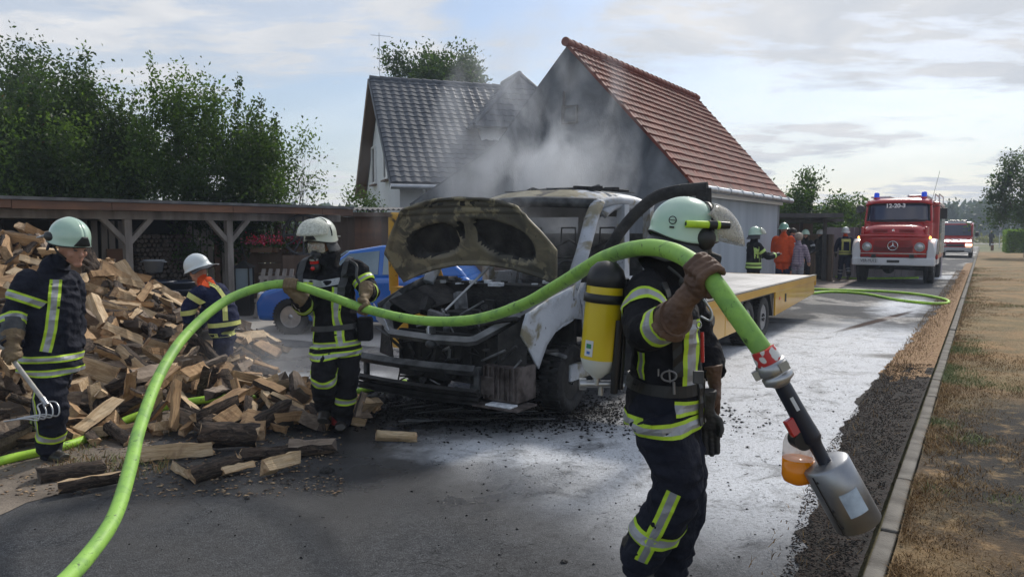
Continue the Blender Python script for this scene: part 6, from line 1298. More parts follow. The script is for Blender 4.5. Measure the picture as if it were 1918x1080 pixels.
onT(ca_+sg*.35, ca_+sg*.85, Lh*.66, Lh*.80, 0, .0015, g); onT(ca_+sg*.45, ca_+sg*.75, Lh*.69, Lh*.73, 1, .0025, g); onT(ca_+sg*.5, ca_+sg*.7, Lh*.755, Lh*.78, 2, .0025, g); add_sub(tk, g, 'cylinder_sticker', [M_PLATE, mat('sticker_green', (.03, .22, .10), .5), mat('sticker_blue', (.05, .15, .45), .5)])
g = MB(); g.cyl(t1-td.normalized()*.01, t1+td.normalized()*.035, .018, None, 12); q = t1+td.normalized()*.03; g.cyl(q+Vector((-.05, 0, 0)), q+Vector((.09, .0, 0)), .016, None, 12); g.cyl(q+Vector((-.075, 0, 0)), q+Vector((-.045, 0, 0)), .026, None, 10); g.cyl(q+Vector((.09, 0, -.0)), q+Vector((.12, 0, -.01)), .022, None, 10); g.cyl(q+Vector((.02, 0, 0)), q+Vector((.02, -.0, -.05)), .013, None, 8); add_sub(tk, g, 'cylinder_valve', M_SILV)
g = MB(); g.box((r0*.0, 0, Lh*.52), (.02, .02, .02), 0, Mt); b0, b1 = P(1168, 520, 3.26), P(1156, 722, 3.26); g.tube([b0, b0.lerp(b1, .5), b1], [(.10, .022)]*3, 8, side=Vector((0, 1, 0))); g.tube([P(1160, 600, 3.16), P(1152, 700, 3.16), P(1150, 735, 3.18)], .018, 8); add(rA, g, 'back_plate', M_BLK, bevel=.006)
g = MB(); g.tube(crom([P(1252, 500, 3.12), P(1275, 520, 3.08), P(1290, 545, 3.07), P(1300, 575, 3.1)], 5), .007, 8); g.ell(P(1277, 528, 3.07), (.013, .013, .02)); add(rA, g, 'air_hose', M_BLK)
# belt, harness straps, karabiner
g = MB(); rings(vA, A['hp'], A['wa'], .55, .05, g=g, maxr=.34, off=.010, rows=(0,), tilt=(-.05, 0, 0)); strip(vA, [(P(1225, 540, 3.33), Vector((0, -1, .2))), (P(1240, 600, 3.33), Vector((.1, -1, 0))), (P(1245, 690, 3.33), Vector((.1, -1, 0)))], .04, (0,), g=g, off=.012)
for u in (1287, 1308): strip(vA, [(P(u-12, 700, 3.33), Vector((.35, -1, 0))), (P(u-10, 780, 3.33), Vector((.35, -1, 0)))], .026, (0,), g=g, off=.018)
add(rA, g, 'harness_strap', M_BLK, solid=.006, split=True)
g = MB(); c = P(1253, 704, 3.10); g.tube([c+Vector((.032*math.cos(t), 0, .022*math.sin(t))) for t in np.linspace(0, 2*PI, 20)], .0042, 6); g.beam(c+Vector((-.045, 0, .0)), c+Vector((-.045, 0, .03)), .006, .006); g.tube([c+Vector((.0, 0, .028)), c+Vector((.005, 0, -.028))], .004, 6); g.tube([P(1262, 715, 3.09), P(1263, 738, 3.09)], .006, 6); add(rA, g, 'karabiner', mat('dull_steel', (.25, .25, .26), .45, metal=.8)); g = MB(); g.box(P(1308, 706, 3.10), (.045, .02, .055)); add(rA, g, 'buckle', M_BURNG, bevel=.004)
g = MB(); g.tube([P(1315, 622, 3.08), P(1316, 678, 3.08)], .008, 6); add(rA, g, 'red_pull_tag', M_RED); g = MB(); c = P(1309, 608, 3.06); g.tube([c+Vector((.010*math.cos(t), 0, .014*math.sin(t))) for t in np.linspace(0, 2*PI, 14)], .003, 6); g.tube(crom([P(1318, 560, 2.95), P(1333, 585, 2.95), P(1330, 600, 2.95), P(1312, 592, 2.97)], 5), .005, 6); add(rA, g, 'snap_hook', M_SILV, split=True)
o_ = relaxed(rA, P(1322, 762, 3.42), Vector((.10, 0, -1)), Vector((-.4, -1, 0)), M_GLOVEB, 1.15, 'spare_glove', .05, curl=.25)
# ---------------------------------------------------------------- B: masked firefighter in the middle
dB = 6.2
Bj = dict(hd=P(602, 462, dB-.02), nk=P(615, 500, dB), ch=P(620, 540, dB), wa=P(627, 600, dB), hp=P(631, 642, dB),
    sR=P(575, 505, dB-.02), eR=P(572, 572, dB-.12), wR=P(560, 556, dB-.33), sL=P(665, 503, dB-.02), eL=P(692, 545, dB-.08), wL=P(686, 545, dB-.32),
    hR=P(608, 655, dB), kR=P(606, 706, dB-.22), aR=P(608, 758, dB-.02), tR=P(604, 788, dB-.16), hL=P(650, 655, dB), kL=P(648, 718, dB-.06), aL=P(638, 790, dB+.02), tL=P(637, 800, dB-.16))
fB = Vector((-.22, -1, 0)).normalized()
def exB(F): F.tube([P(600, 500, dB-.03), P(612, 486, dB), P(632, 490, dB)], [(.12, .09), (.10, .09), (.10, .09)], 4, 14)
rB, bB, vB = build_body('person', 'masked firefighter holding the green hose with both hands, striding beside the burnt van', None, Bj, fB, [M_BLKC, M_BLKC, M_BOOT, M_SKIN, M_BLKC], .0095, 1.0, wr=.014, hf=Vector((-.35, -.92, -.2)), extra=exB)
g = MB(); rings(vB, Bj['hp'], Bj['wa'], -.42, .055, g=g, maxr=.33); add(rB, g, 'hem_stripe', [M_LIME, M_TAPE]); g = MB(); rings(vB, Bj['hp'], Bj['wa'], .02, .050, g=g, maxr=.33); add(rB, g, 'lower_stripe', [M_LIME, M_TAPE])
g = MB(); strip(vB, [(P(645, 535, dB), fB), (P(645, 590, dB), fB), (P(655, 642, dB), fB)], .070, g=g); strip(vB, [(P(586, 535, dB), fB), (P(592, 590, dB), fB), (P(588, 640, dB), fB)], .070, g=g); add(rB, g, 'front_stripe', [M_LIME, M_TAPE], split=True)
g = MB(); strip(vB, [(P(580, 526, dB), fB), (P(615, 530, dB), fB), (P(648, 524, dB), fB)], .055, (0,), g=g); add(rB, g, 'chest_patch', M_TAPE)
for a, b, t, w in (('sR', 'eR', .5, .05), ('sL', 'eL', .55, .05), ('eL', 'wL', .55, .05), ('eR', 'wR', .4, .05)): g = MB(); rings(vB, Bj[a], Bj[b], t, w, g=g, maxr=.14, rows=(0, 1, 0)); add(rB, g, 'sleeve_stripe', [M_LIME, M_TAPE])
for a, b, t in (('kR', 'aR', -.02), ('kL', 'aL', .34)): g = MB(); rings(vB, Bj[a], Bj[b], t, .060, g=g, maxr=.17); add(rB, g, 'knee_stripe', [M_LIME, M_TAPE], split=True)
HZ = [(90, 1120, 2.60), (165, 1040, 2.95), (215, 965, 3.25), (245, 870, 3.70), (262, 800, 4.05), (300, 700, 4.65), (350, 625, 5.15), (420, 565, 5.55), (490, 537, 5.78), (545, 533, 5.85), (610, 552, 5.80), (678, 576, 5.78), (760, 596, 5.45), (830, 602, 5.15), (900, 596, 4.8), (980, 570, 4.4), (1060, 525, 3.9), (1130, 484, 3.45), (1200, 464, 3.10), (1262, 472, 2.85), (1322, 512, 2.62), (1375, 582, 2.52), (1432, 662, 2.46)]
HP = [P(*q) for q in HZ]
grip(rB, HP[9], HP[8]-HP[10], Vector((.2, -.2, -1)), Bj['wR'], .034, M_TAN, 1.1, .006); grip(rB, HP[11], HP[10]-HP[12], Vector((.2, .3, 1)), Bj['wL'], .034, M_TAN, 1.1, .006)
hB, MB_, BB = helmet(rB, P(600, 438, dB-.02), Vector((-.35, -.95, -.10)), UP, M_HELW, 1.0, .06, -.04, -.035, -.07)
visor(hB, MB_, R(64), R(2), .148, .235, .140, M_VISW)
g = MB(); g.tube([MB_ @ Vector((.02, .124*math.cos(t), .132*math.sin(t))) for t in np.linspace(-.1, PI+.1, 22)], [(.008, .004)]*22, 6); add_sub(hB, g, 'visor_strap', M_BLK)
g = MB(); g.grid(lambda u, v: tuple(MB_ @ Vector((.157*math.cos((u-.5)*.9*(1-.6*v)), .128*math.sin((u-.5)*.9*(1-.6*v)), -.035+.055*v))), 8, 4); add_sub(hB, g, 'front_emblem', M_BLK, solid=.004)
g = MB(); g.grid(lambda u, v: tuple(MB_ @ Vector((-.10-.09*v, (u-.5)*.2*(1-.3*v), -.03-.01*v))), 6, 4); add_sub(hB, g, 'rear_brim', M_HELW, solid=.005)
curtain(rB, MB_, PI*.32, PI*1.68, (.135, .105), (.16, .135), -.05, -.15, M_LEATH)
hd, B_ = Bj['hd'], basis(Vector((-.35, -.92, -.15)))
g = MB(); g.tube([hd+B_ @ Vector((.06+.035*math.cos(t), .078*math.sin(t), .01)) for t in np.linspace(-1.4, 1.4, 9)], [(.05, .012)]*9, 8, side=UP); add(rB, g, 'mask_glass', M_VIS)
g = MB(); g.ell(hd+B_ @ Vector((.085, 0, -.055)), (.05, .052, .048), rot=B_); g.ell(hd+B_ @ Vector((.02, 0, .0)), (.07, .085, .12), rot=B_) if False else None; g.cyl(hd+B_ @ Vector((.09, 0, -.06)), hd+B_ @ Vector((.15, 0, -.085)), .036, .034, 16); g.ell(hd+B_ @ Vector((.11, 0, -.15)), (.04, .04, .045), rot=B_); 
for s_ in (-1, 1): g.tube([hd+B_ @ Vector((.08, s_*.05, -.05)), hd+B_ @ Vector((.0, s_*.085, -.03))], .010, 6)
mk = add(rB, g, 'breathing_mask', M_BLK); g = MB(); g.cyl(hd+B_ @ Vector((.12, 0, -.095)), hd+B_ @ Vector((.12, 0, -.118)), .037, None, 16); g.ell(hd+B_ @ Vector((.15, .0, -.155)), (.018, .018, .018)); add_sub(mk, g, 'red_valve', M_RED); g = MB(); g.cyl(hd+B_ @ Vector((.12, 0, -.078)), hd+B_ @ Vector((.12, 0, -.093)), .038, None, 16); add_sub(mk, g, 'valve_ring', M_SILV)
g = MB(); g.tube(crom([P(655, 488, dB-.14), P(668, 498, dB-.2), P(668, 520, dB-.22), P(680, 540, dB-.2)], 5), .012, 8); g.cyl(P(684, 532, dB-.22), P(690, 538, dB-.24), .03, None, 14); add(rB, g, 'air_hose', M_BURNG)
g = MB(); strip(vB, [(P(660, 500, dB), Vector((0, -.3, 1))), (P(655, 510, dB), fB), (P(652, 560, dB), fB)], .05, (0,), g=g, off=.014); strip(vB, [(P(580, 500, dB), Vector((0, -.3, 1))), (P(576, 510, dB), fB), (P(585, 560, dB), fB)], .05, (0,), g=g, off=.014); rings(vB, Bj['hp'], Bj['wa'], .75, .045, g=g, maxr=.33, off=.012, rows=(0,)); add(rB, g, 'harness_strap', M_LEATH, solid=.006, split=True)
g = MB(); g.box(P(684, 615, dB-.05), (.12, .12, .20)); add(rB, g, 'belt_pouch', M_BLKC, bevel=.02)
tb0, tb1 = P(626, 520, dB+.24), P(630, 640, dB+.24); g = MB(); g.tube([tb0, tb0.lerp(tb1, .1), tb0.lerp(tb1, .9), tb1], [.04, .075, .075, .04], 20); add(rB, g, 'air_cylinder', mat('cylinder_dark', (.03, .03, .03), .4))
for q in 'RL':
    a = Bj['a'+q]; g = MB(); g.tube([a+Vector((0, -.02, .09)), a+Vector((0, -.03, -.01))], [.076, .070], 14); add(rB, g, 'boot_shaft', M_REDB)
# ---------------------------------------------------------------- C: firefighter at the left with the garden fork
dC = 5.45
Cj = dict(hd=P(137, 464, dC-.02), nk=P(100, 505, dC), ch=P(92, 552, dC), wa=P(95, 625, dC), hp=P(96, 675, dC),
    sR=P(54, 532, dC-.14), eR=P(24, 596, dC-.22), wR=P(24, 645, dC-.32), sL=P(130, 532, dC+.18), eL=P(138, 600, dC+.22), wL=P(140, 650, dC+.1),
    hR=P(90, 695, dC-.06), kR=P(98, 770, dC-.10), aR=P(92, 842, dC-.02), tR=P(122, 858, dC-.10), hL=P(100, 695, dC+.12), kL=P(88, 765, dC+.35), aL=P(82, 802, dC+.50), tL=P(126, 815, dC+.42))
fC = Vector((.80, -.60, 0))
hfC = Vector((.82, -.42, -.30))
rC, bC, vC = build_body('person', 'firefighter in light green helmet at the left edge, looking down and holding a garden fork', None, Cj, fC, [M_NAVY, M_NAVY, M_BOOT, M_SKIN, M_NAVY], .0085, 1.06, wr=.014, hf=hfC, hem=.07)
g = MB(); rings(vC, Cj['hp'], Cj['wa'], -.32, .052, g=g, maxr=.36); add(rC, g, 'hem_stripe', [M_LIME, M_TAPE]); g = MB(); rings(vC, Cj['hp'], Cj['wa'], .18, .052, g=g, maxr=.36); add(rC, g, 'lower_stripe', [M_LIME, M_TAPE])
dc = Vector((.42, -.9, 0)).normalized(); g = MB(); strip(vC, [(P(108, 522, dC), dc), (P(106, 560, dC), dc), (P(101, 612, dC), dc), (P(92, 652, dC), dc)], .075, g=g); add(rC, g, 'chest_stripe', [M_LIME, M_TAPE])
g = MB(); strip(vC, [(P(132, 510, dC), Vector((.75, -.65, 0))), (P(142, 560, dC), Vector((.75, -.65, 0))), (P(142, 668, dC), Vector((.75, -.65, 0)))], .03, (0,), g=g, off=.012); add(rC, g, 'zip_flap', M_BLKC, solid=.006)
g = MB(); strip(vC, [(P(118, 508, dC), Vector((.7, -.7, .2))), (P(138, 506, dC), Vector((.85, -.5, .2)))], .04, (0,), g=g, off=.010); add(rC, g, 'collar_patch', M_TAPE)
g = MB(); rings(vC, Cj['sR'], Cj['eR'], .42, .065, g=g, maxr=.17); add(rC, g, 'sleeve_stripe', [M_LIME, M_TAPE]); g = MB(); rings(vC, Cj['eR'], Cj['wR'], .12, .065, g=g, maxr=.15); add(rC, g, 'sleeve_stripe', [M_LIME, M_TAPE])
g = MB(); rings(vC, Cj['kR'], Cj['aR'], .55, .065, g=g, maxr=.18); rings(vC, Cj['kL'], Cj['aL'], .55, .06, g=g, maxr=.18); add(rC, g, 'leg_stripe', [M_LIME, M_TAPE], split=True)
g = MB(); dl = Vector((-.25, -1, 0)); strip(vC, [(P(84, 712, dC-.08), dl), (P(88, 765, dC-.08), dl), (P(84, 812, dC-.08), dl)], .060, g=g); add(rC, g, 'shin_stripe', [M_LIME, M_TAPE])
fk0, fk1 = P(20, 668, dC-.36), P(84, 752, dC-.50); grip(rC, fk0, fk1-fk0, Vector((-.1, .1, 1)), Cj['wR']+Vector((0, 0, .03)), .020, M_TAN, 1.15, .006, .062)
g = MB(); g.tube([P(24, 600, dC-.24), P(23, 622, dC-.28), P(22, 640, dC-.32)], [.080, .080, .070], 16); add(rC, g, 'glove_cuff', M_BURNG)
hC, MC, BC_ = helmet(rC, P(131, 443, dC-.01), Vector((.86, -.40, -.22)), Vector((.20, -.08, 1)), M_HELM, 1.03, .06, -.042, -.04, -.055)
g = MB(); g.grid(lambda u, v: tuple(MC @ Vector((.158*math.cos((u-.5)*1.0*(1-.7*v)), .130*math.sin((u-.5)*1.0*(1-.7*v)), -.036+.07*v))), 8, 4); add_sub(hC, g, 'front_emblem', M_BLK, solid=.004)
g = MB(); g.grid(lambda u, v: tuple(MC @ Vector((-.125-.12*v, (u-.5)*.16, -.01-.055*v))), 6, 4); add_sub(hC, g, 'folded_visor', mat('clear_visor_plastic', (.70, .78, .88), .25), solid=.006); g = MB(); g.ell(MC @ Vector((-.05, -.118, -.012)), (.055, .02, .035), rot=BC_); add_sub(hC, g, 'ear_guard', M_BLK)
g = MB(); g.tube([MC @ Vector((-.02, -.115, -.05)), MC @ Vector((.03, -.095, -.11)), MC @ Vector((.06, -.05, -.15))], .008, 6); add_sub(hC, g, 'chin_strap', M_BLK); curtain(rC, MC, PI*.55, PI*1.45, (.135, .11), (.12, .115), -.04, -.11, M_NAVY)
hd, B_ = Cj['hd'], basis(hfC)
for s_ in (-1, 1): g = MB(); g.ell(hd+B_ @ Vector((.083, s_*.034, .010)), (.012, .015, .009), rot=B_); add(rC, g, 'eye', mat('eye', (.10, .07, .06), .3)); g = MB(); g.tube([hd+B_ @ Vector((.092, s_*.018, .030)), hd+B_ @ Vector((.094, s_*.036, .034)), hd+B_ @ Vector((.080, s_*.056, .028))], .005, 6); add(rC, g, 'eyebrow', M_HAIRD)
g = MB(); g.tube([hd+B_ @ Vector((.091, -.020, -.064)), hd+B_ @ Vector((.099, 0, -.064)), hd+B_ @ Vector((.091, .020, -.064))], .0035, 6); add(rC, g, 'mouth', mat('lip', (.22, .07, .06), .5))
# ---------------------------------------------------------------- D: bending firefighter with white helmet and orange shoulders
dD = 8.55
Dj = dict(hd=P(372, 512, dD+.02), nk=P(388, 533, dD), ch=P(402, 553, dD), wa=P(418, 586, dD), hp=P(421, 612, dD),
    sR=P(405, 548, dD+.17), eR=P(385, 590, dD+.22), wR=P(372, 608, dD+.1), sL=P(374, 549, dD-.16), eL=P(352, 580, dD-.22), wL=P(356, 604, dD-.2),
    hR=P(424, 628, dD+.10), kR=P(420, 668, dD+.06), aR=P(420, 704, dD+.10), tR=P(402, 712, dD+.06), hL=P(418, 628, dD-.08), kL=P(416, 668, dD-.12), aL=P(420, 706, dD-.08), tL=P(402, 715, dD-.1))
fD = Vector((-.9, .30, 0)).normalized()
rD, bD, vD = build_body('person', 'bending firefighter in white helmet and orange-shouldered blue jacket behind the firewood heap', None, Dj, fD, [M_NAVY2, M_NAVY2, M_BOOT, M_SKIN, M_ORGC], .012, 1.0, wr=.011, hf=Vector((-.8, .2, -.5)), hem=.05, legr=.92)
dq = Vector((.35, -.7, .6)).normalized(); g = MB(); strip(vD, [(P(386, 546, dD), dq), (P(398, 540, dD), Vector((.5, -.5, .75)))], .10, (0,), g=g, off=.005); strip(vD, [(P(372, 540, dD-.1), Vector((-.3, -.8, .5))), (P(384, 540, dD-.05), Vector((.0, -.7, .7))), (P(394, 545, dD), dq)], .12, (0,), g=g, off=.006); add(rD, g, 'orange_yoke', M_ORGC, split=True)
g = MB(); strip(vD, [(P(402, 548, dD), dq), (P(418, 566, dD), dq), (P(424, 600, dD), Vector((.3, -.9, .1)))], .055, (0, 0), g=g, off=.010); rings(vD, Dj['hp'], Dj['wa'], -.45, .050, g=g, maxr=.3, rows=(0,)); rings(vD, Dj['hp'], Dj['wa'], .25, .050, g=g, maxr=.3, rows=(0,)); rings(vD, Dj['sL'], Dj['eL'], .35, .06, g=g, maxr=.15, rows=(0,)); rings(vD, Dj['eL'], Dj['wL'], .15, .055, g=g, maxr=.15, rows=(0,)); rings(vD, Dj['kL'], Dj['aL'], .30, .055, g=g, maxr=.17, rows=(0,)); rings(vD, Dj['kR'], Dj['aR'], .30, .055, g=g, maxr=.17, rows=(0,)); add(rD, g, 'reflective_stripe', M_YTAPE, split=True)
g = MB(); strip(vD, [(P(388, 543, dD), dq), (P(406, 552, dD), dq)], .055, (0,), g=g, off=.016); pt = add(rD, g, 'back_patch', M_YTAPE)
hcc = vD.ray_cast(P(397, 547, dD), dq, .5)[0] or P(397, 543, dD-.2); xx_ = (P(406, 552, dD)-P(388, 543, dD)).normalized(); zz_ = dq; yy_ = zz_.cross(xx_).normalized(); xx_ = yy_.cross(zz_); me = text_mesh('FEUERWEHR', .034, 'patch_text', M_BLK, .001); me.transform(Matrix.Translation(hcc+dq*.024) @ Matrix((xx_, yy_, zz_)).transposed().to_4x4()); link('patch_text', me, pt, world=True)
hDh, MD, BD = helmet(rD, P(368, 497, dD+.02), Vector((-.85, .2, -.35)), Vector((-.38, -.05, 1)), M_HELWW, 1.0, .16, -.03, -.055, -.04, trim=M_HELWW); curtain(rD, MD, PI*.45, PI*1.55, (.155, .125), (.20, .17), -.045, -.085, M_LEATH, dx1=-.05)
relaxed(rD, Dj['wL'], Vector((-.3, 0, -1)), Vector((0, 1, 0)), M_GLOVEB, 1.05, voxel=.007); relaxed(rD, Dj['wR'], Vector((-.3, 0, -1)), Vector((0, -1, 0)), M_GLOVEB, 1.05, voxel=.007)
# ---------------------------------------------------------------- far figures from one standing rig
def standing(label, u, d, h, face, mats, stride=0., arms=((.0, 0), (.0, 0)), group=None, voxel=.022, hz=None, legr=.85, armr=.85, torsor=.9, boots=True, hem=.08, gl=True):
    f = Vector((math.sin(face), math.cos(face), 0)); l = UP.cross(f); b = at(u, d); k = h/1.80; q = lambda x, y, z: b+f*x*k+l*y*k+Vector((0, 0, z*k)); J = dict(hd=q(.02, 0, 1.64), nk=q(0, 0, 1.46), ch=q(0, 0, 1.28), wa=q(0, 0, 1.06), hp=q(0, 0, .93))
    for n_, s_, (el, fo) in (('R', -1, arms[0]), ('L', 1, arms[1])):
        J['s'+n_] = q(0, s_*.19, 1.38); J['e'+n_] = q(.05+.25*el, s_*.27, 1.10+.08*el); J['w'+n_] = q(.12+.30*fo+.1*el, s_*(.26-.12*fo), .88+.30*fo); st = stride*s_
        J['h'+n_] = q(0, s_*.09, .88); J['k'+n_] = q(.10*max(0, st)+.04*st, s_*.10, .50); J['a'+n_] = q(.28*st, s_*.10, .10+(.10 if st < 0 else 0)); J['t'+n_] = q(.28*st+.17, s_*.11, .055)
    r_, b_, v_ = build_body('person', label, group, J, f, mats, voxel, k, loc=b, wr=.006, legr=legr, armr=armr, torsor=torsor, boots=boots, hem=hem)
    if gl:
        for n_ in 'RL': g = MB(); w_ = J['w'+n_]; dd = (w_-J['e'+n_]).normalized(); g.tube([w_-dd*.02, w_+dd*.05, w_+dd*.12, w_+dd*.16], [.045, .045, .038, .02], 8); 
        # both hands
        for n_ in 'RL':
            w_ = J['w'+n_]; dd = (w_-J['e'+n_]).normalized(); F = Fig(); F.tube([w_-dd*.03, w_+dd*.05], [.042, .042], 0); F.ell(w_+dd*.07, (.045, .045, .045), 0)
            for i in range(4): F.g.tube([w_+dd*.07+f*(i-1.5)*.02, w_+dd*.15+f*(i-1.5)*.022], .011, 6); F.s.append((w_+dd*.1, .011, 0))
            link('glove' if gl == 1 else 'hand', F.finish(.009, [M_GLOVEB if gl == 1 else M_SKIN], 0), r_, world=True)
    return r_, v_, J, f, q, k
# E: walking away beside the fire engine
r_, v_, J, f, q, k = standing('firefighter with white helmet and yellow-striped back walking away beside the fire engine', 1584, 25.6, 1.84, R(8), [M_NAVY2, M_NAVY2, M_BOOT, M_SKIN, M_ORGC], .55, ((.0, .0), (.2, .1)), torsor=1.0)
g = MB(); bk = -f; l = UP.cross(f)
for s_ in (-1, 1): strip(v_, [(q(0, s_*.115, 1.36), bk), (q(0, s_*.12, 1.0), bk)], .055, (0,), g=g)
strip(v_, [(q(0, -.15, 1.36), bk), (q(0, .15, 1.36), bk)], .09, (0,), g=g, off=.012); rings(v_, J['hp'], J['wa'], -.15, .06, g=g, maxr=.32, rows=(0,)); rings(v_, J['hp'], J['wa'], .45, .05, g=g, maxr=.32, rows=(0,)); add(r_, g, 'back_stripe', M_YTAPE, split=True)
g = MB(); [strip(v_, [(q(0, -.19, 1.44), (bk*.6+UP).normalized()), (q(0, .19, 1.44), (bk*.6+UP).normalized())], .15, (0,), g=g, off=.01)]; add(r_, g, 'orange_yoke', M_ORGC, split=True)
g = MB(); 
for s_ in 'RL':
    for t in (.35, .62): rings(v_, J['k'+s_], J['a'+s_], t, .04, g=g, maxr=.2, rows=(0,))
    rings(v_, J['e'+s_], J['w'+s_], .75, .05, g=g, maxr=.13, rows=(0,))
add(r_, g, 'silver_band', M_TAPE, split=True); helmet(r_, J['hd']+Vector((0, 0, .04)), f, UP, M_HELWW, 1.0, .25, -.03, -.07, -.05, M_HELWW)
# F: firefighter by the barn wall
r_, v_, J, f, q, k = standing('firefighter in lime-striped gear looking at his hands in front of the barn wall', 1413, 16.6, 1.80, R(80), [M_BLKC, M_BLKC, M_BOOT, M_BLKC, M_BLKC], 0, ((.5, 1.), (.5, 1.)), voxel=.018, torsor=1.0)
g = MB(); d_ = Vector((0, -1, 0)); strip(v_, [(q(-.02, 0, 1.36), d_), (q(0, 0, 1.1), d_)], .09, (0,), g=g); strip(v_, [(q(.10, 0, 1.38), d_), (q(.10, 0, 1.0), d_)], .07, (0,), g=g)
rings(v_, J['hp'], J['wa'], -.2, .05, g=g, maxr=.32, rows=(0,)); rings(v_, J['hp'], J['wa'], .4, .05, g=g, maxr=.32, rows=(0,)); rings(v_, J['sR'], J['eR'], .5, .06, g=g, maxr=.16, rows=(0, )); rings(v_, J['eR'], J['wR'], .7, .06, g=g, maxr=.14, rows=(0,)); add(r_, g, 'reflective_stripe', mat('lime_tape_far', (.50, .70, .20), .6), split=True)
hh, MM, _ = helmet(r_, J['hd']+Vector((0, 0, .03)), f, UP, M_HELM, 1.0, .15, -.03, -.06, -.05); visor(hh, MM, R(55), R(-8), .15, .25, .134, M_VISW); curtain(r_, MM, PI*.3, PI*1.7, (.14, .11), (.16, .13), -.05, -.14, M_LEATH)
# G: orange jacket
r_, v_, J, f, q, k = standing('man in bright orange jacket and green helmet standing between barn corner and carport', 1468, 20.5, 1.92, R(35), [M_ORGC, M_NAVY2, M_BOOT, M_SKIN, M_ORGC], 0, ((-.5, .0), (.2, .2)), torsor=1.12, armr=1.05, hem=.14)
helmet(r_, J['hd']+Vector((0, 0, .05)), f, UP, mat('green_helmet', (.22, .42, .32), .3, coat=.3), 1.02, .35, -.02, -.05, -.03); g = MB(); strip(v_, [(q(0, -.0, 1.28), Vector((.6, -.8, 0))), (q(.1, 0, 1.28), Vector((.8, -.6, 0)))], .05, (0,), g=g); add(r_, g, 'chest_tag', M_WPNT)
# H: woman in checked shirt
r_, v_, J, f, q, k = standing('grey-haired bystander in checked shirt and pale trousers beside the orange jacket', 1496, 20.2, 1.66, R(50), [M_PLAID, M_GREYT, M_BOOT, M_SKIN, M_PLAID], 0, ((.1, .2), (.1, .2)), torsor=.92, legr=.78, gl=2)
g = MB(); g.ell(J['hd']+Vector((-.01, -.01, .045)), (.115, .115, .115)); add(r_, g, 'hair', M_HAIRG)
# I: dark-haired man in blue shirt and shorts behind them
r_, v_, J, f, q, k = standing('dark-haired man in blue shirt and shorts half hidden behind the bystander', 1485, 21.6, 1.80, R(60), [M_BLUES, M_DARKP, M_BOOT, M_SKIN, M_BLUES], 0, ((.1, .1), (.1, .1)), torsor=.9, legr=.7, gl=2)
g = MB(); g.ell(J['hd']+Vector((-.01, .0, .055)), (.108, .095, .10)); add(r_, g, 'hair', M_HAIRD)
for s_ in 'RL': g = MB(); g.tube([J['k'+s_]+Vector((0, 0, .04)), J['k'+s_].lerp(J['a'+s_], .5), J['a'+s_]+Vector((0, 0, .06))], [.085, .088, .07], 10); add(r_, g, 'bare_shin', M_SKIN)
# J, K: two in the carport
r_, v_, J, f, q, k = standing('firefighter with pale helmet under the carport, just right of the bystander', 1509, 24.5, 1.75, R(200), [M_BLKC, M_BLKC, M_BOOT, M_SKIN, M_BLKC], 0, ((.3, .6), (.3, .6)), gl=1); helmet(r_, J['hd']+Vector((0, 0, .04)), f, UP, M_HELM, 1.0, .15); g = MB(); rings(v_, J['sL'], J['eL'], .5, .06, g=g, maxr=.15, rows=(0,)); rings(v_, J['sR'], J['eR'], .5, .06, g=g, maxr=.15, rows=(0,)); add(r_, g, 'sleeve_stripe', M_TAPE, split=True)
r_, v_, J, f, q, k = standing('person in dark clothes and white helmet at the back of the carport', 1538, 26.0, 1.78, R(250), [M_DARKP, M_DARKP, M_BOOT, M_SKIN, M_DARKP], 0, ((.2, .4), (.2, .4)), gl=1); helmet(r_, J['hd']+Vector((0, 0, .02)), f, UP, M_HELWW, .95, .12)
# L: tiny figure at the road end
r_, v_, J, f, q, k = standing('tiny dark figure standing at the far end of the road beside the bollard', 1857, 84, 1.8, R(180), [M_DARKP, M_DARKP, M_BOOT, M_SKIN, M_DARKP], 0, ((.1, .1), (.1, .1)), gl=0, voxel=.035)
# ================================================================ HOSES, NOZZLE, TOOLS, BITS
def hose_mat(name, c, c2):
    k = NT(name); n = k.noise(6, 6, .6, .5); n2 = k.noise(22, 6, .75, .5); n3 = k.noise(240, 2); col = k.mix(k.rng(n, .40, .65), c, c2); col = k.mix(k.rng(n2, .57, .68), col, (.05, .09, .03))
    k.set(k.p.inputs['Base Color'], col); k.p.inputs['Roughness'].default_value = .55; k.set(k.p.inputs['Normal'], k.bump(n3, .4, .002)); return k.m
M_HOSE = hose_mat('green_hose_sheath', (.30, .56, .09), (.19, .39, .08)); M_HOSE2 = hose_mat('lime_hose_sheath', (.42, .72, .05), (.30, .58, .05))
def hose(name, label, pts, r, m, k=10, n=18, flat=1.0):
    p = crom(pts, k); g = MB(); g.tube(p, [(r*(1+.02*math.sin(i*.9)), r*flat) for i in range(len(p))], n, 0, side=None); return tag(g.build(name, m, fixn=False), label, 'hose')
hose('fire_hose', 'thick green hose arching through the air, held by two firefighters', HP, .0345, M_HOSE, 10, 20)
def ghose(name, label, uv, r, m, z=None): return hose(name, label, [Vector((*G(u, v, r)[:2], r if zz is None else zz)) for u, v, zz in uv], r, m, 8, 14)
ghose('fire_hose', 'lime green hose lying on the ground across the firewood heap at the left', [(-60, 880, None), (20, 858, None), (120, 835, None), (190, 810, None), (250, 795, .10), (330, 785, .17), (430, 778, .20), (500, 765, .12), (560, 755, .05), (640, 740, None), (700, 726, None), (760, 715, None)], .034, M_HOSE2)
ghose('fire_hose', 'thin lime hose doubled back in a long loop on the road behind the flatbed', [(1522, 541, None), (1580, 543, None), (1650, 545, None), (1720, 551, None), (1768, 560, None), (1775, 567, None), (1745, 568, None), (1680, 561, None), (1620, 550, None), (1560, 546, None), (1520, 549, None)], .034, M_HOSE2)
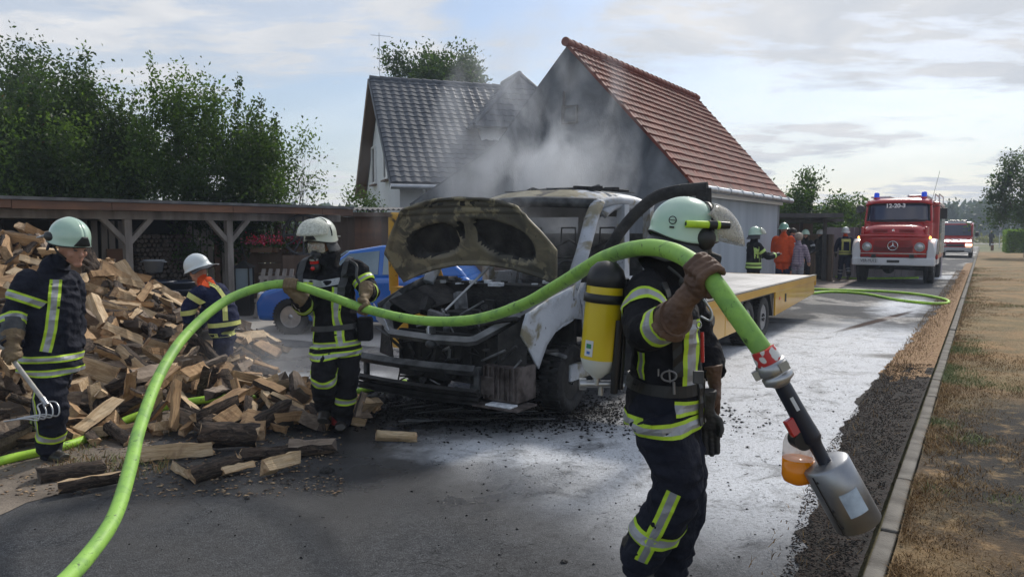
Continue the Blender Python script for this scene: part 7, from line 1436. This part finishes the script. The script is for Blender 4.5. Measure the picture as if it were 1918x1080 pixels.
ghose('fire_hose', 'straight thin lime hose leading from the lawn to the fire engine', [(1495, 506, None), (1540, 514, None), (1590, 521, None), (1640, 521, None), (1720, 520, None)], .035, M_HOSE2)
g = MB(); a = G(1524, 541, .045); d = Vector((-1, .1, 0)); g.cyl(a, a+d*.3, .05, None, 12); g.cyl(a+d*.05, a+d*.12, .065, None, 12); tag(g.build('hose_coupling', M_BLK), 'black hose coupling on the road at the tail of the flatbed', 'coupling')
def lump(u, v, r, seed, label):
    bm = bmesh.new(); bmesh.ops.create_icosphere(bm, subdivisions=3, radius=1); 
    for q in bm.verts: q.co *= 1+.45*noise.noise(q.co*1.6+Vector((seed, 0, 0)))+.15*noise.noise(q.co*5); q.co = Vector((q.co.x*r*1.3, q.co.y*r, max(q.co.z*r*.75, -r*.35)))
    me = bpy.data.meshes.new('charred_lump'); bm.to_mesh(me); bm.free(); me.materials.append(M_BURN); o = link('charred_lump', me); c = G(u, v); o.location = (c.x, c.y, r*.33); tag(o, label, 'debris')
lump(705, 752, .075, 1, 'larger charred lump beside the log at the van front left corner'); lump(738, 746, .06, 2, 'round charred lump just under the left end of the lower bumper bar'); lump(768, 758, .05, 3, 'small charred lump in the ash before the van, right of the round one')
lump(612, 884, .035, 4, 'flat black cinder on the asphalt between heap and bare road'); lump(1057, 1053, .014, 5, 'tiny black cinder near the bottom edge of the road'); lump(463, 934, .014, 6, 'tiny black cinder on the asphalt below the heap')
g = MB(); r_ = random.Random(12)
for i in range(26):
    c = G(r_.uniform(740, 1030), r_.uniform(758, 800)); a = r_.uniform(-.5, .3); l = r_.uniform(.08, .38); g.beam(c+Vector((-l*math.cos(a), -l*math.sin(a)*.5, .03)), c+Vector((l*math.cos(a), l*math.sin(a)*.5, r_.uniform(.02, .07))), r_.uniform(.008, .03), .008, r_.choice((0, 0, 1)))
tag(g.build('burnt_strips', [M_BURN, M_BURNG], fixn=False), kind='stuff')
# foam branch pipe
n0 = P(1436, 668, 2.45); n1 = P(1602, 968, 2.42); nd_ = (n1-n0); LN = nd_.length; MN = nd_.to_track_quat('Z', 'Y').to_matrix().to_4x4(); NZ = thing('foam_branch', 'foam branch pipe with steel tube and orange liquid bottle on the end of the hose', 'nozzle', n0); MN2 = MN.copy()
g = MB(); g.lathe([(.040, -.03), (.044, 0), (.044, .02)], 24, 1, MN2); g.lathe([(.044, .018), (.052, .022), (.054, .05), (.052, .055), (.047, .056), (.047, .065), (.052, .067), (.052, .088), (.036, .098), (.03, .105)], 28, 0, MN2)
for i in range(3): a = 2*PI*i/3+.5; g.box((.054*math.cos(a), .054*math.sin(a), .04), (.022, .03, .03), 0, MN2)
g.build('coupling', [M_SILV, mat('red_white_tape', (.55, .04, .04), .5, col2=(.7, .7, .68), ns=28, nd=1, lo=.48, hi=.52)], NZ, fixn=False)
g = MB(); g.lathe([(.026, .10), (.028, .12), (.029, .20), (.031, .26), (.033, .30), (.033, .315), (.026, .325), (.023, .34), (.022, .40), (.026, .41), (.026, .43)], 24, 0, MN2); br = g.build('branch_barrel', mat('navy_rubber', (.014, .016, .028), .38), NZ, fixn=False)
vx = MN2.inverted().to_3x3() @ Vector((-1, -.2, -.15)); an = math.atan2(vx.y, vx.x); MR = MN2 @ Matrix.Rotation(an, 4, 'Z')        # local x now looks to the left of the picture
g = MB(); g.box((.042, 0, .245), (.035, .022, .060)); g.v = [tuple(MR @ Vector(p)) for p in g.v]; g.build('red_lever', M_RED, NZ, bevel=.004)
g = MB(); vq = MN2.inverted().to_3x3() @ Vector((0, -1, 0)); aq = math.atan2(vq.y, vq.x); g.grid(lambda u, v: tuple(MN2 @ Vector((.0298*math.cos(aq-.2+.4*u), .0298*math.sin(aq-.2+.4*u), .15+.05*v))), 4, 2); g.build('barrel_label', M_PLATE, NZ)
Mb = MR @ Matrix.Translation((.040, 0, .375)) @ Matrix.Rotation(R(8), 4, 'Y'); dn = (MR.inverted().to_3x3() @ Vector((0, 0, -1)))
bt = P(1497, 812, 2.50)-n0; bb = P(1493, 905, 2.50)-n0; bd = bb-bt; Lb = bd.length; MBt = Matrix.Translation(bt) @ bd.to_track_quat('Z', 'Y').to_matrix().to_4x4(); Rb = .052
g = MB(); g.lathe([(.018, -.012), (.034, -.004), (.046, .012), (Rb, .035), (Rb, Lb-.03), (.045, Lb-.012), (.02, Lb), (.004, Lb+.001)], 28, 0, MBt); kk = NT('clear_plastic'); kk.p.inputs['Base Color'].default_value = (.8, .8, .76, 1); kk.p.inputs['Roughness'].default_value = .2; kk.p.inputs['Alpha'].default_value = .5; bo = g.build('bottle', kk.m, NZ, fixn=False)
g = MB(); g.lathe([(.002, Lb*.48), (Rb+.0008, Lb*.48+.001), (Rb+.0008, Lb-.030), (.0458, Lb-.0115), (.0205, Lb+.0008), (.003, Lb+.0016)], 28, 0, MBt); g.build('foam_concentrate', mat('orange_liquid', (.85, .26, .004), .15, emis=None), bo, fixn=False)
g = MB(); c = P(1500, 822, 2.44)-n0; g.cyl(c+Vector((0, .03, 0)), c+Vector((.005, -.02, .0)), .036, .034, 22); g.build('bottle_cap', M_BLK, NZ, bevel=.004)
g = MB(); z0, z1 = .405, LN+.02; rt = .078; g.lathe([(.030, z0-.002), (rt-.01, z0), (rt, z0+.008), (rt, z1), (rt-.004, z1), (rt-.004, z0+.02), (.03, z0+.012)], 40, 0, MN2)
st_ = g.build('foam_tube', mat('brushed_steel', (.42, .43, .45), .32, metal=.85, col2=(.26, .27, .29), ns=7, nd=7, lo=.35, hi=.7, rough2=.5), NZ, fixn=False)
g = MB(); g.grid(lambda u, v: tuple(MN2 @ Vector(((rt+.0012)*math.cos(aq-.45+.85*u), (rt+.0012)*math.sin(aq-.45+.85*u), z0+.09+.085*v))), 8, 2); lb = g.build('tube_label', mat('worn_label', (.50, .60, .70), .5, col2=(.30, .38, .48), ns=24, nd=6), NZ)
g = MB(); 
for zz in (z0+.03, z0+.14, z1-.03): a = aq+.95; g.ell(MN2 @ Vector(((rt+.002)*math.cos(a), (rt+.002)*math.sin(a), zz)), (.004, .004, .004), n=8, k=5)
g.tube([MN2 @ Vector(((rt+.001)*math.cos(aq+1.05), (rt+.001)*math.sin(aq+1.05), z)) for z in (z0+.01, z1-.005)], .003, 5); g.build('rivet_seam', M_BLK, NZ)
# garden fork in the left man's hand
fkd = (fk1-fk0).normalized(); FK = thing('garden_fork', 'steel-shafted garden fork held low by the left firefighter', 'fork', fk0); g = MB(); g.tube([-fkd*.12, fk1-fk0], .016, 10); g.build('handle', mat('worn_ash_handle', (.30, .28, .25), .5, col2=(.42, .40, .37), ns=20), FK)
g = MB(); e = fk1-fk0; sdv = Vector((.75, .6, .1)).normalized(); dwn = Vector((.1, -.25, -1)).normalized()
for i in range(4): o = sdv*(i-1.5)*.038; g.tube(crom([e, e+o*.9+fkd*.02, e+o+fkd*.06+dwn*.02, e+o+fkd*.035+dwn*.085, e+o-Vector((.07, 0, 0))+dwn*.10, e+o-Vector((.24, -.05, 0))+dwn*.13], 5), .0055, 6)
g.cyl(e-fkd*.03, e+fkd*.03, .02, .014, 10); g.build('tines', M_SILV, FK)
# tubs, barrow, pallets, wheel, flowers beside the shed
M_TUB = mat('dark_blue_plastic', (.012, .022, .045), .4, col2=(.02, .03, .055), ns=4); M_TUBG = mat('grey_plastic', (.20, .22, .24), .5)
def tub(u, v, d, zs, n, lab, m=M_TUB, r=.30, h=.42, step=.13):
    b = at(u, d); t = thing('plastic_tub', lab, 'tub', (b.x, b.y, zs), 0, None)
    g = MB(); 
    for i in range(n): z = i*step; g.lathe([(r*.02, z), (r*.78, z+.005), (r*.98, z+h-.03), (r*1.04, z+h-.03), (r*1.04, z+h), (r*.96, z+h), (r*.76, z+.03), (r*.02, z+.03)], 24)
    g.build('tub_shell', m, t, fixn=False); g = MB()
    for s in (-1, 1): g.tube(crom([(s*r*1.02, -.07, n*step+h-.16), (s*(r*1.02+.05), 0, n*step+h-.17), (s*r*1.02, .07, n*step+h-.16)], 4), .012, 6)
    g.build('handle', m, t); return t
tub(262, 0, 13.3, 0, 3, 'stack of dark blue plastic tubs left of the woodshed opening'); tub(292, 0, 13.0, 0, 4, 'tallest stack of dark blue plastic tubs under the stacked firewood', h=.44); tub(332, 0, 13.2, 0, 4, 'wide stack of dark blue tubs right of the tallest stack', r=.34); tub(286, 0, 13.05, .98, 1, 'light grey bucket resting on top of the blue tubs', M_TUBG, .17, .22)
tub(372, 0, 9.3, 0, 1, 'large dark grey basin the bending firefighter reaches into', mat('dark_grey_basin', (.035, .04, .05), .35, col2=(.06, .065, .075), ns=5), .42, .50)
lp = thing('lantern', 'tall black lantern with pale panes beside the shed post', 'lantern', at(455, 14.9)); g = MB(); g.box((0, 0, .25), (.30, .30, .5), 1); lpb = g.build('stand', [M_BLK, M_BLK], lp, bevel=.01)
g = MB(); [g.beam((a*.14, b*.14, .5), (a*.14, b*.14, .98), .025, .025) for a in (-1, 1) for b in (-1, 1)]; g.box((0, 0, .51), (.32, .32, .03)); g.add([(-.18, -.18, .98), (.18, -.18, .98), (.18, .18, .98), (-.18, .18, .98), (0, 0, 1.12)], [(0, 1, 4), (1, 2, 4), (2, 3, 4), (3, 0, 4), (3, 2, 1, 0)]); g.build('frame', M_BLK, lp); g = MB(); g.box((0, 0, .74), (.25, .25, .44)); g.build('pane', mat('milky_pane', (.22, .27, .30), .2), lp)
g = MB(); p0 = at(470, 15.2, .7); g.tube([p0, p0+Vector((-.18, 0, .62))], .015, 6); g.tube([p0+Vector((-.2, 0, .70)), p0+Vector((-.16, 0, .56))], .02, 6); sp = g.build('broom_stick', M_BLK); tag(sp, 'dark stick leaning beside the lantern by the shed post', 'stick')
PLT = thing('pallet', 'weathered slatted pallet leaning against the shed bench', 'pallet', at(512, 14.7)); 
for i in range(5): g = MB(); g.beam((-.28+i*.14, -.35+.0*i, .02), (-.22+i*.14, .05, .95), .08, .022); g.build('slat', M_OLDW, PLT)
g = MB(); g.beam((-.34, -.20, .34), (.40, -.20, .34), .05, .07); g.beam((-.30, -.02, .78), (.42, -.02, .78), .05, .07); g.build('crossbar', M_OLDW, PLT)
wg = thing('wagon_wheel', 'old dark spoked wagon wheel standing behind the masked firefighter', 'wheel', at(568, 15.6)); c = Vector((0, 0, 1.62)); M_WW = mat('old_wheel_wood', (.06, .06, .065), .8); g = MB(); g.tube([c+Vector((.42*math.cos(t), 0, .42*math.sin(t))) for t in np.linspace(0, 2*PI, 33)], .03, 8); g.build('rim', M_WW, wg); g = MB(); g.cyl(c+Vector((0, -.08, 0)), c+Vector((0, .08, 0)), .07, None, 14); g.build('hub', M_WW, wg); sm_ = MB().tube([Vector((0, 0, .05)), Vector((0, 0, .41))], [.018, .022], 6).mesh('spoke', M_WW)
for i in range(12): o = link('spoke', sm_, wg); o.location = c; o.rotation_euler = (0, i*PI/6, 0)
g = MB(); g.box((0, 0, .6), (.8, .3, 1.2)); g.build('stand', M_DKW, wg)
M_FLR = mat('red_petal', (.60, .02, .05), .6); M_FLP = mat('pink_petal', (.65, .12, .22), .6)
for i, (u, d, w_, lb) in enumerate(((490, 15.4, .45, 'flower box with red blooms at the left of the shed shelf'), (503, 15.5, .4, 'flower box full of pink and red geraniums on the shed shelf'), (548, 15.9, .45, 'flower box with red geraniums beside the wagon wheel'))):
    b = at(u, d, 1.27); fb = thing('flower_box', lb, 'flowers', b); g = MB(); g.box((0, 0, .05), (w_, .16, .12)); g.build('planter', M_BROWNW, fb, bevel=.01); rq = np.random.default_rng(90+i); n = 900; C = np.stack([rq.normal(0, w_*.42, n), rq.normal(0, .09, n), .10+abs(rq.normal(0, .09, n))], 1); V, F, mi = leaves(C, np.zeros((n, 3)), .05, rq, None, (rq.random(n) < .4).astype(int)); link('foliage', np_mesh('foliage', V, F, [M_LF_MD, M_LF_LT], mi), fb)
    n = 300; C = np.stack([rq.normal(0, w_*.40, n), -.05+rq.normal(0, .08, n), .17+abs(rq.normal(0, .08, n))], 1); V, F, mi = leaves(C, np.zeros((n, 3)), .045, rq, None, (rq.random(n) < .5).astype(int), .9); link('blossoms', np_mesh('blossoms', V, F, [M_FLR, M_FLP], mi), fb)
# far end of the road: sign seen from behind, bollard
b = at(1873, 78); sg_ = thing('road_sign', 'triangular give-way sign on a grey post seen from behind at the road end', 'sign', b); g = MB(); g.cyl((0, 0, 0), (0, 0, 3.0), .035, None, 8); g.build('post', M_ZINC, sg_); g = MB(); g.add([(-.62, -.05, 2.75), (.62, -.05, 2.75), (0, -.05, 1.75)], [(0, 1, 2)]); g.build('sign_plate', mat('sign_back', (.30, .28, .32), .5, metal=.3), sg_, solid=.02)
b = at(1860, 66); bo_ = thing('bollard', 'short reddish brown wooden bollard on the verge at the road end', 'bollard', b); g = MB(); g.cyl((0, 0, 0), (0, 0, .72), .12, .11, 12); g.build('post', M_REDW, bo_, bevel=.02); g = MB(); g.lathe([(.125, .5), (.125, .58), (.12, .6)], 12); g.build('band', M_WPNT, bo_)
b = at(1893, 60); g = MB(); g.cyl((b.x, b.y, 0), (b.x, b.y, 4.6), .05, .04, 8); g.beam((b.x, b.y, 2.1), (b.x+.25, b.y, 2.1), .3, .05); tag(g.build('lamp_post', M_ZINC), 'slender grey pole beside the hedge end', 'pole')
# ================================================================ SMOKE AND AIR
def smoke_mat(name, dens, scale, seed, col=(.80, .84, .90), zc=1.6):
    m = bpy.data.materials.new(name); m.use_nodes = True; t = m.node_tree; t.nodes.clear(); N = t.nodes.new; K = t.links.new; out = N('ShaderNodeOutputMaterial'); v = N('ShaderNodeVolumePrincipled'); K(v.outputs[0], out.inputs['Volume']); v.inputs['Color'].default_value = rgba(col); v.inputs['Anisotropy'].default_value = .35
    c = N('ShaderNodeTexCoord'); mp = N('ShaderNodeMapping'); K(c.outputs['Object'], mp.inputs[0]); mp.inputs[1].default_value = (seed, 0, 0); mp.inputs[3].default_value = (1, 1, .6); n = N('ShaderNodeTexNoise'); K(mp.outputs[0], n.inputs['Vector']); n.inputs['Scale'].default_value = scale; n.inputs['Detail'].default_value = 5; n.inputs['Roughness'].default_value = .62; n.inputs['Distortion'].default_value = .9
    r = N('ShaderNodeMapRange'); K(n.outputs[0], r.inputs[0]); r.inputs[1].default_value = .46; r.inputs[2].default_value = .78
    ln = N('ShaderNodeVectorMath'); ln.operation = 'LENGTH'; m3 = N('ShaderNodeMapping'); K(c.outputs['Generated'], m3.inputs[0]); m3.inputs[1].default_value = (-1, -1, -1); m3.inputs[3].default_value = (2, 2, 2); K(m3.outputs[0], ln.inputs[0]); fa = N('ShaderNodeMapRange'); K(ln.outputs['Value'], fa.inputs[0]); fa.inputs[1].default_value = 1.0; fa.inputs[2].default_value = .25; fa.inputs[3].default_value = 0; fa.inputs[4].default_value = 1
    q = N('ShaderNodeMath'); q.operation = 'MULTIPLY'; K(r.outputs[0], q.inputs[0]); K(fa.outputs[0], q.inputs[1]); q2 = N('ShaderNodeMath'); q2.operation = 'MULTIPLY'; K(q.outputs[0], q2.inputs[0]); q2.inputs[1].default_value = dens; K(q2.outputs[0], v.inputs['Density']); return m
def puff(lab, c, r, dens, scale, seed, lean=(0, 0)):
    g = MB(); g.ell((0, 0, 0), r, n=20, k=14); g.v = [(x+lean[0]*z/r[2], y+lean[1]*z/r[2], z) for x, y, z in g.v]; o = g.build('smoke', smoke_mat('smoke_volume', dens, scale, seed)); o.location = c; return tag(o, lab, 'smoke', kind='stuff')
puff('grey smoke rising from the cab and windscreen of the burnt van', P(1000, 290, 8.8), (1.35, .9, 1.85), 3.2, 1.7, 3, (.25, 0))
puff('thin smoke drifting left over the raised hood', P(800, 360, 8.3), (1.5, .7, .75), .55, 1.3, 8)
puff('light smoke over the engine bay', P(960, 440, 7.3), (.65, .35, .45), 1.4, 2.6, 5)
puff('low smoke creeping over the wet yard left of the van', P(560, 660, 8.6), (2.3, 1.5, .55), .6, 1.1, 6)
HZB = MB(); HZB.box((60, 130, 13), (620, 280, 28)); hz_ = HZB.build('haze', None if False else bpy.data.materials.new('haze_volume')); mm = hz_.data.materials[0]; mm.use_nodes = True; t = mm.node_tree; t.nodes.clear(); o1 = t.nodes.new('ShaderNodeOutputMaterial'); v1 = t.nodes.new('ShaderNodeVolumePrincipled'); t.links.new(v1.outputs[0], o1.inputs['Volume']); v1.inputs['Color'].default_value = (.72, .84, 1, 1); v1.inputs['Density'].default_value = .0012; v1.inputs['Anisotropy'].default_value = 0; tag(hz_, kind='stuff')
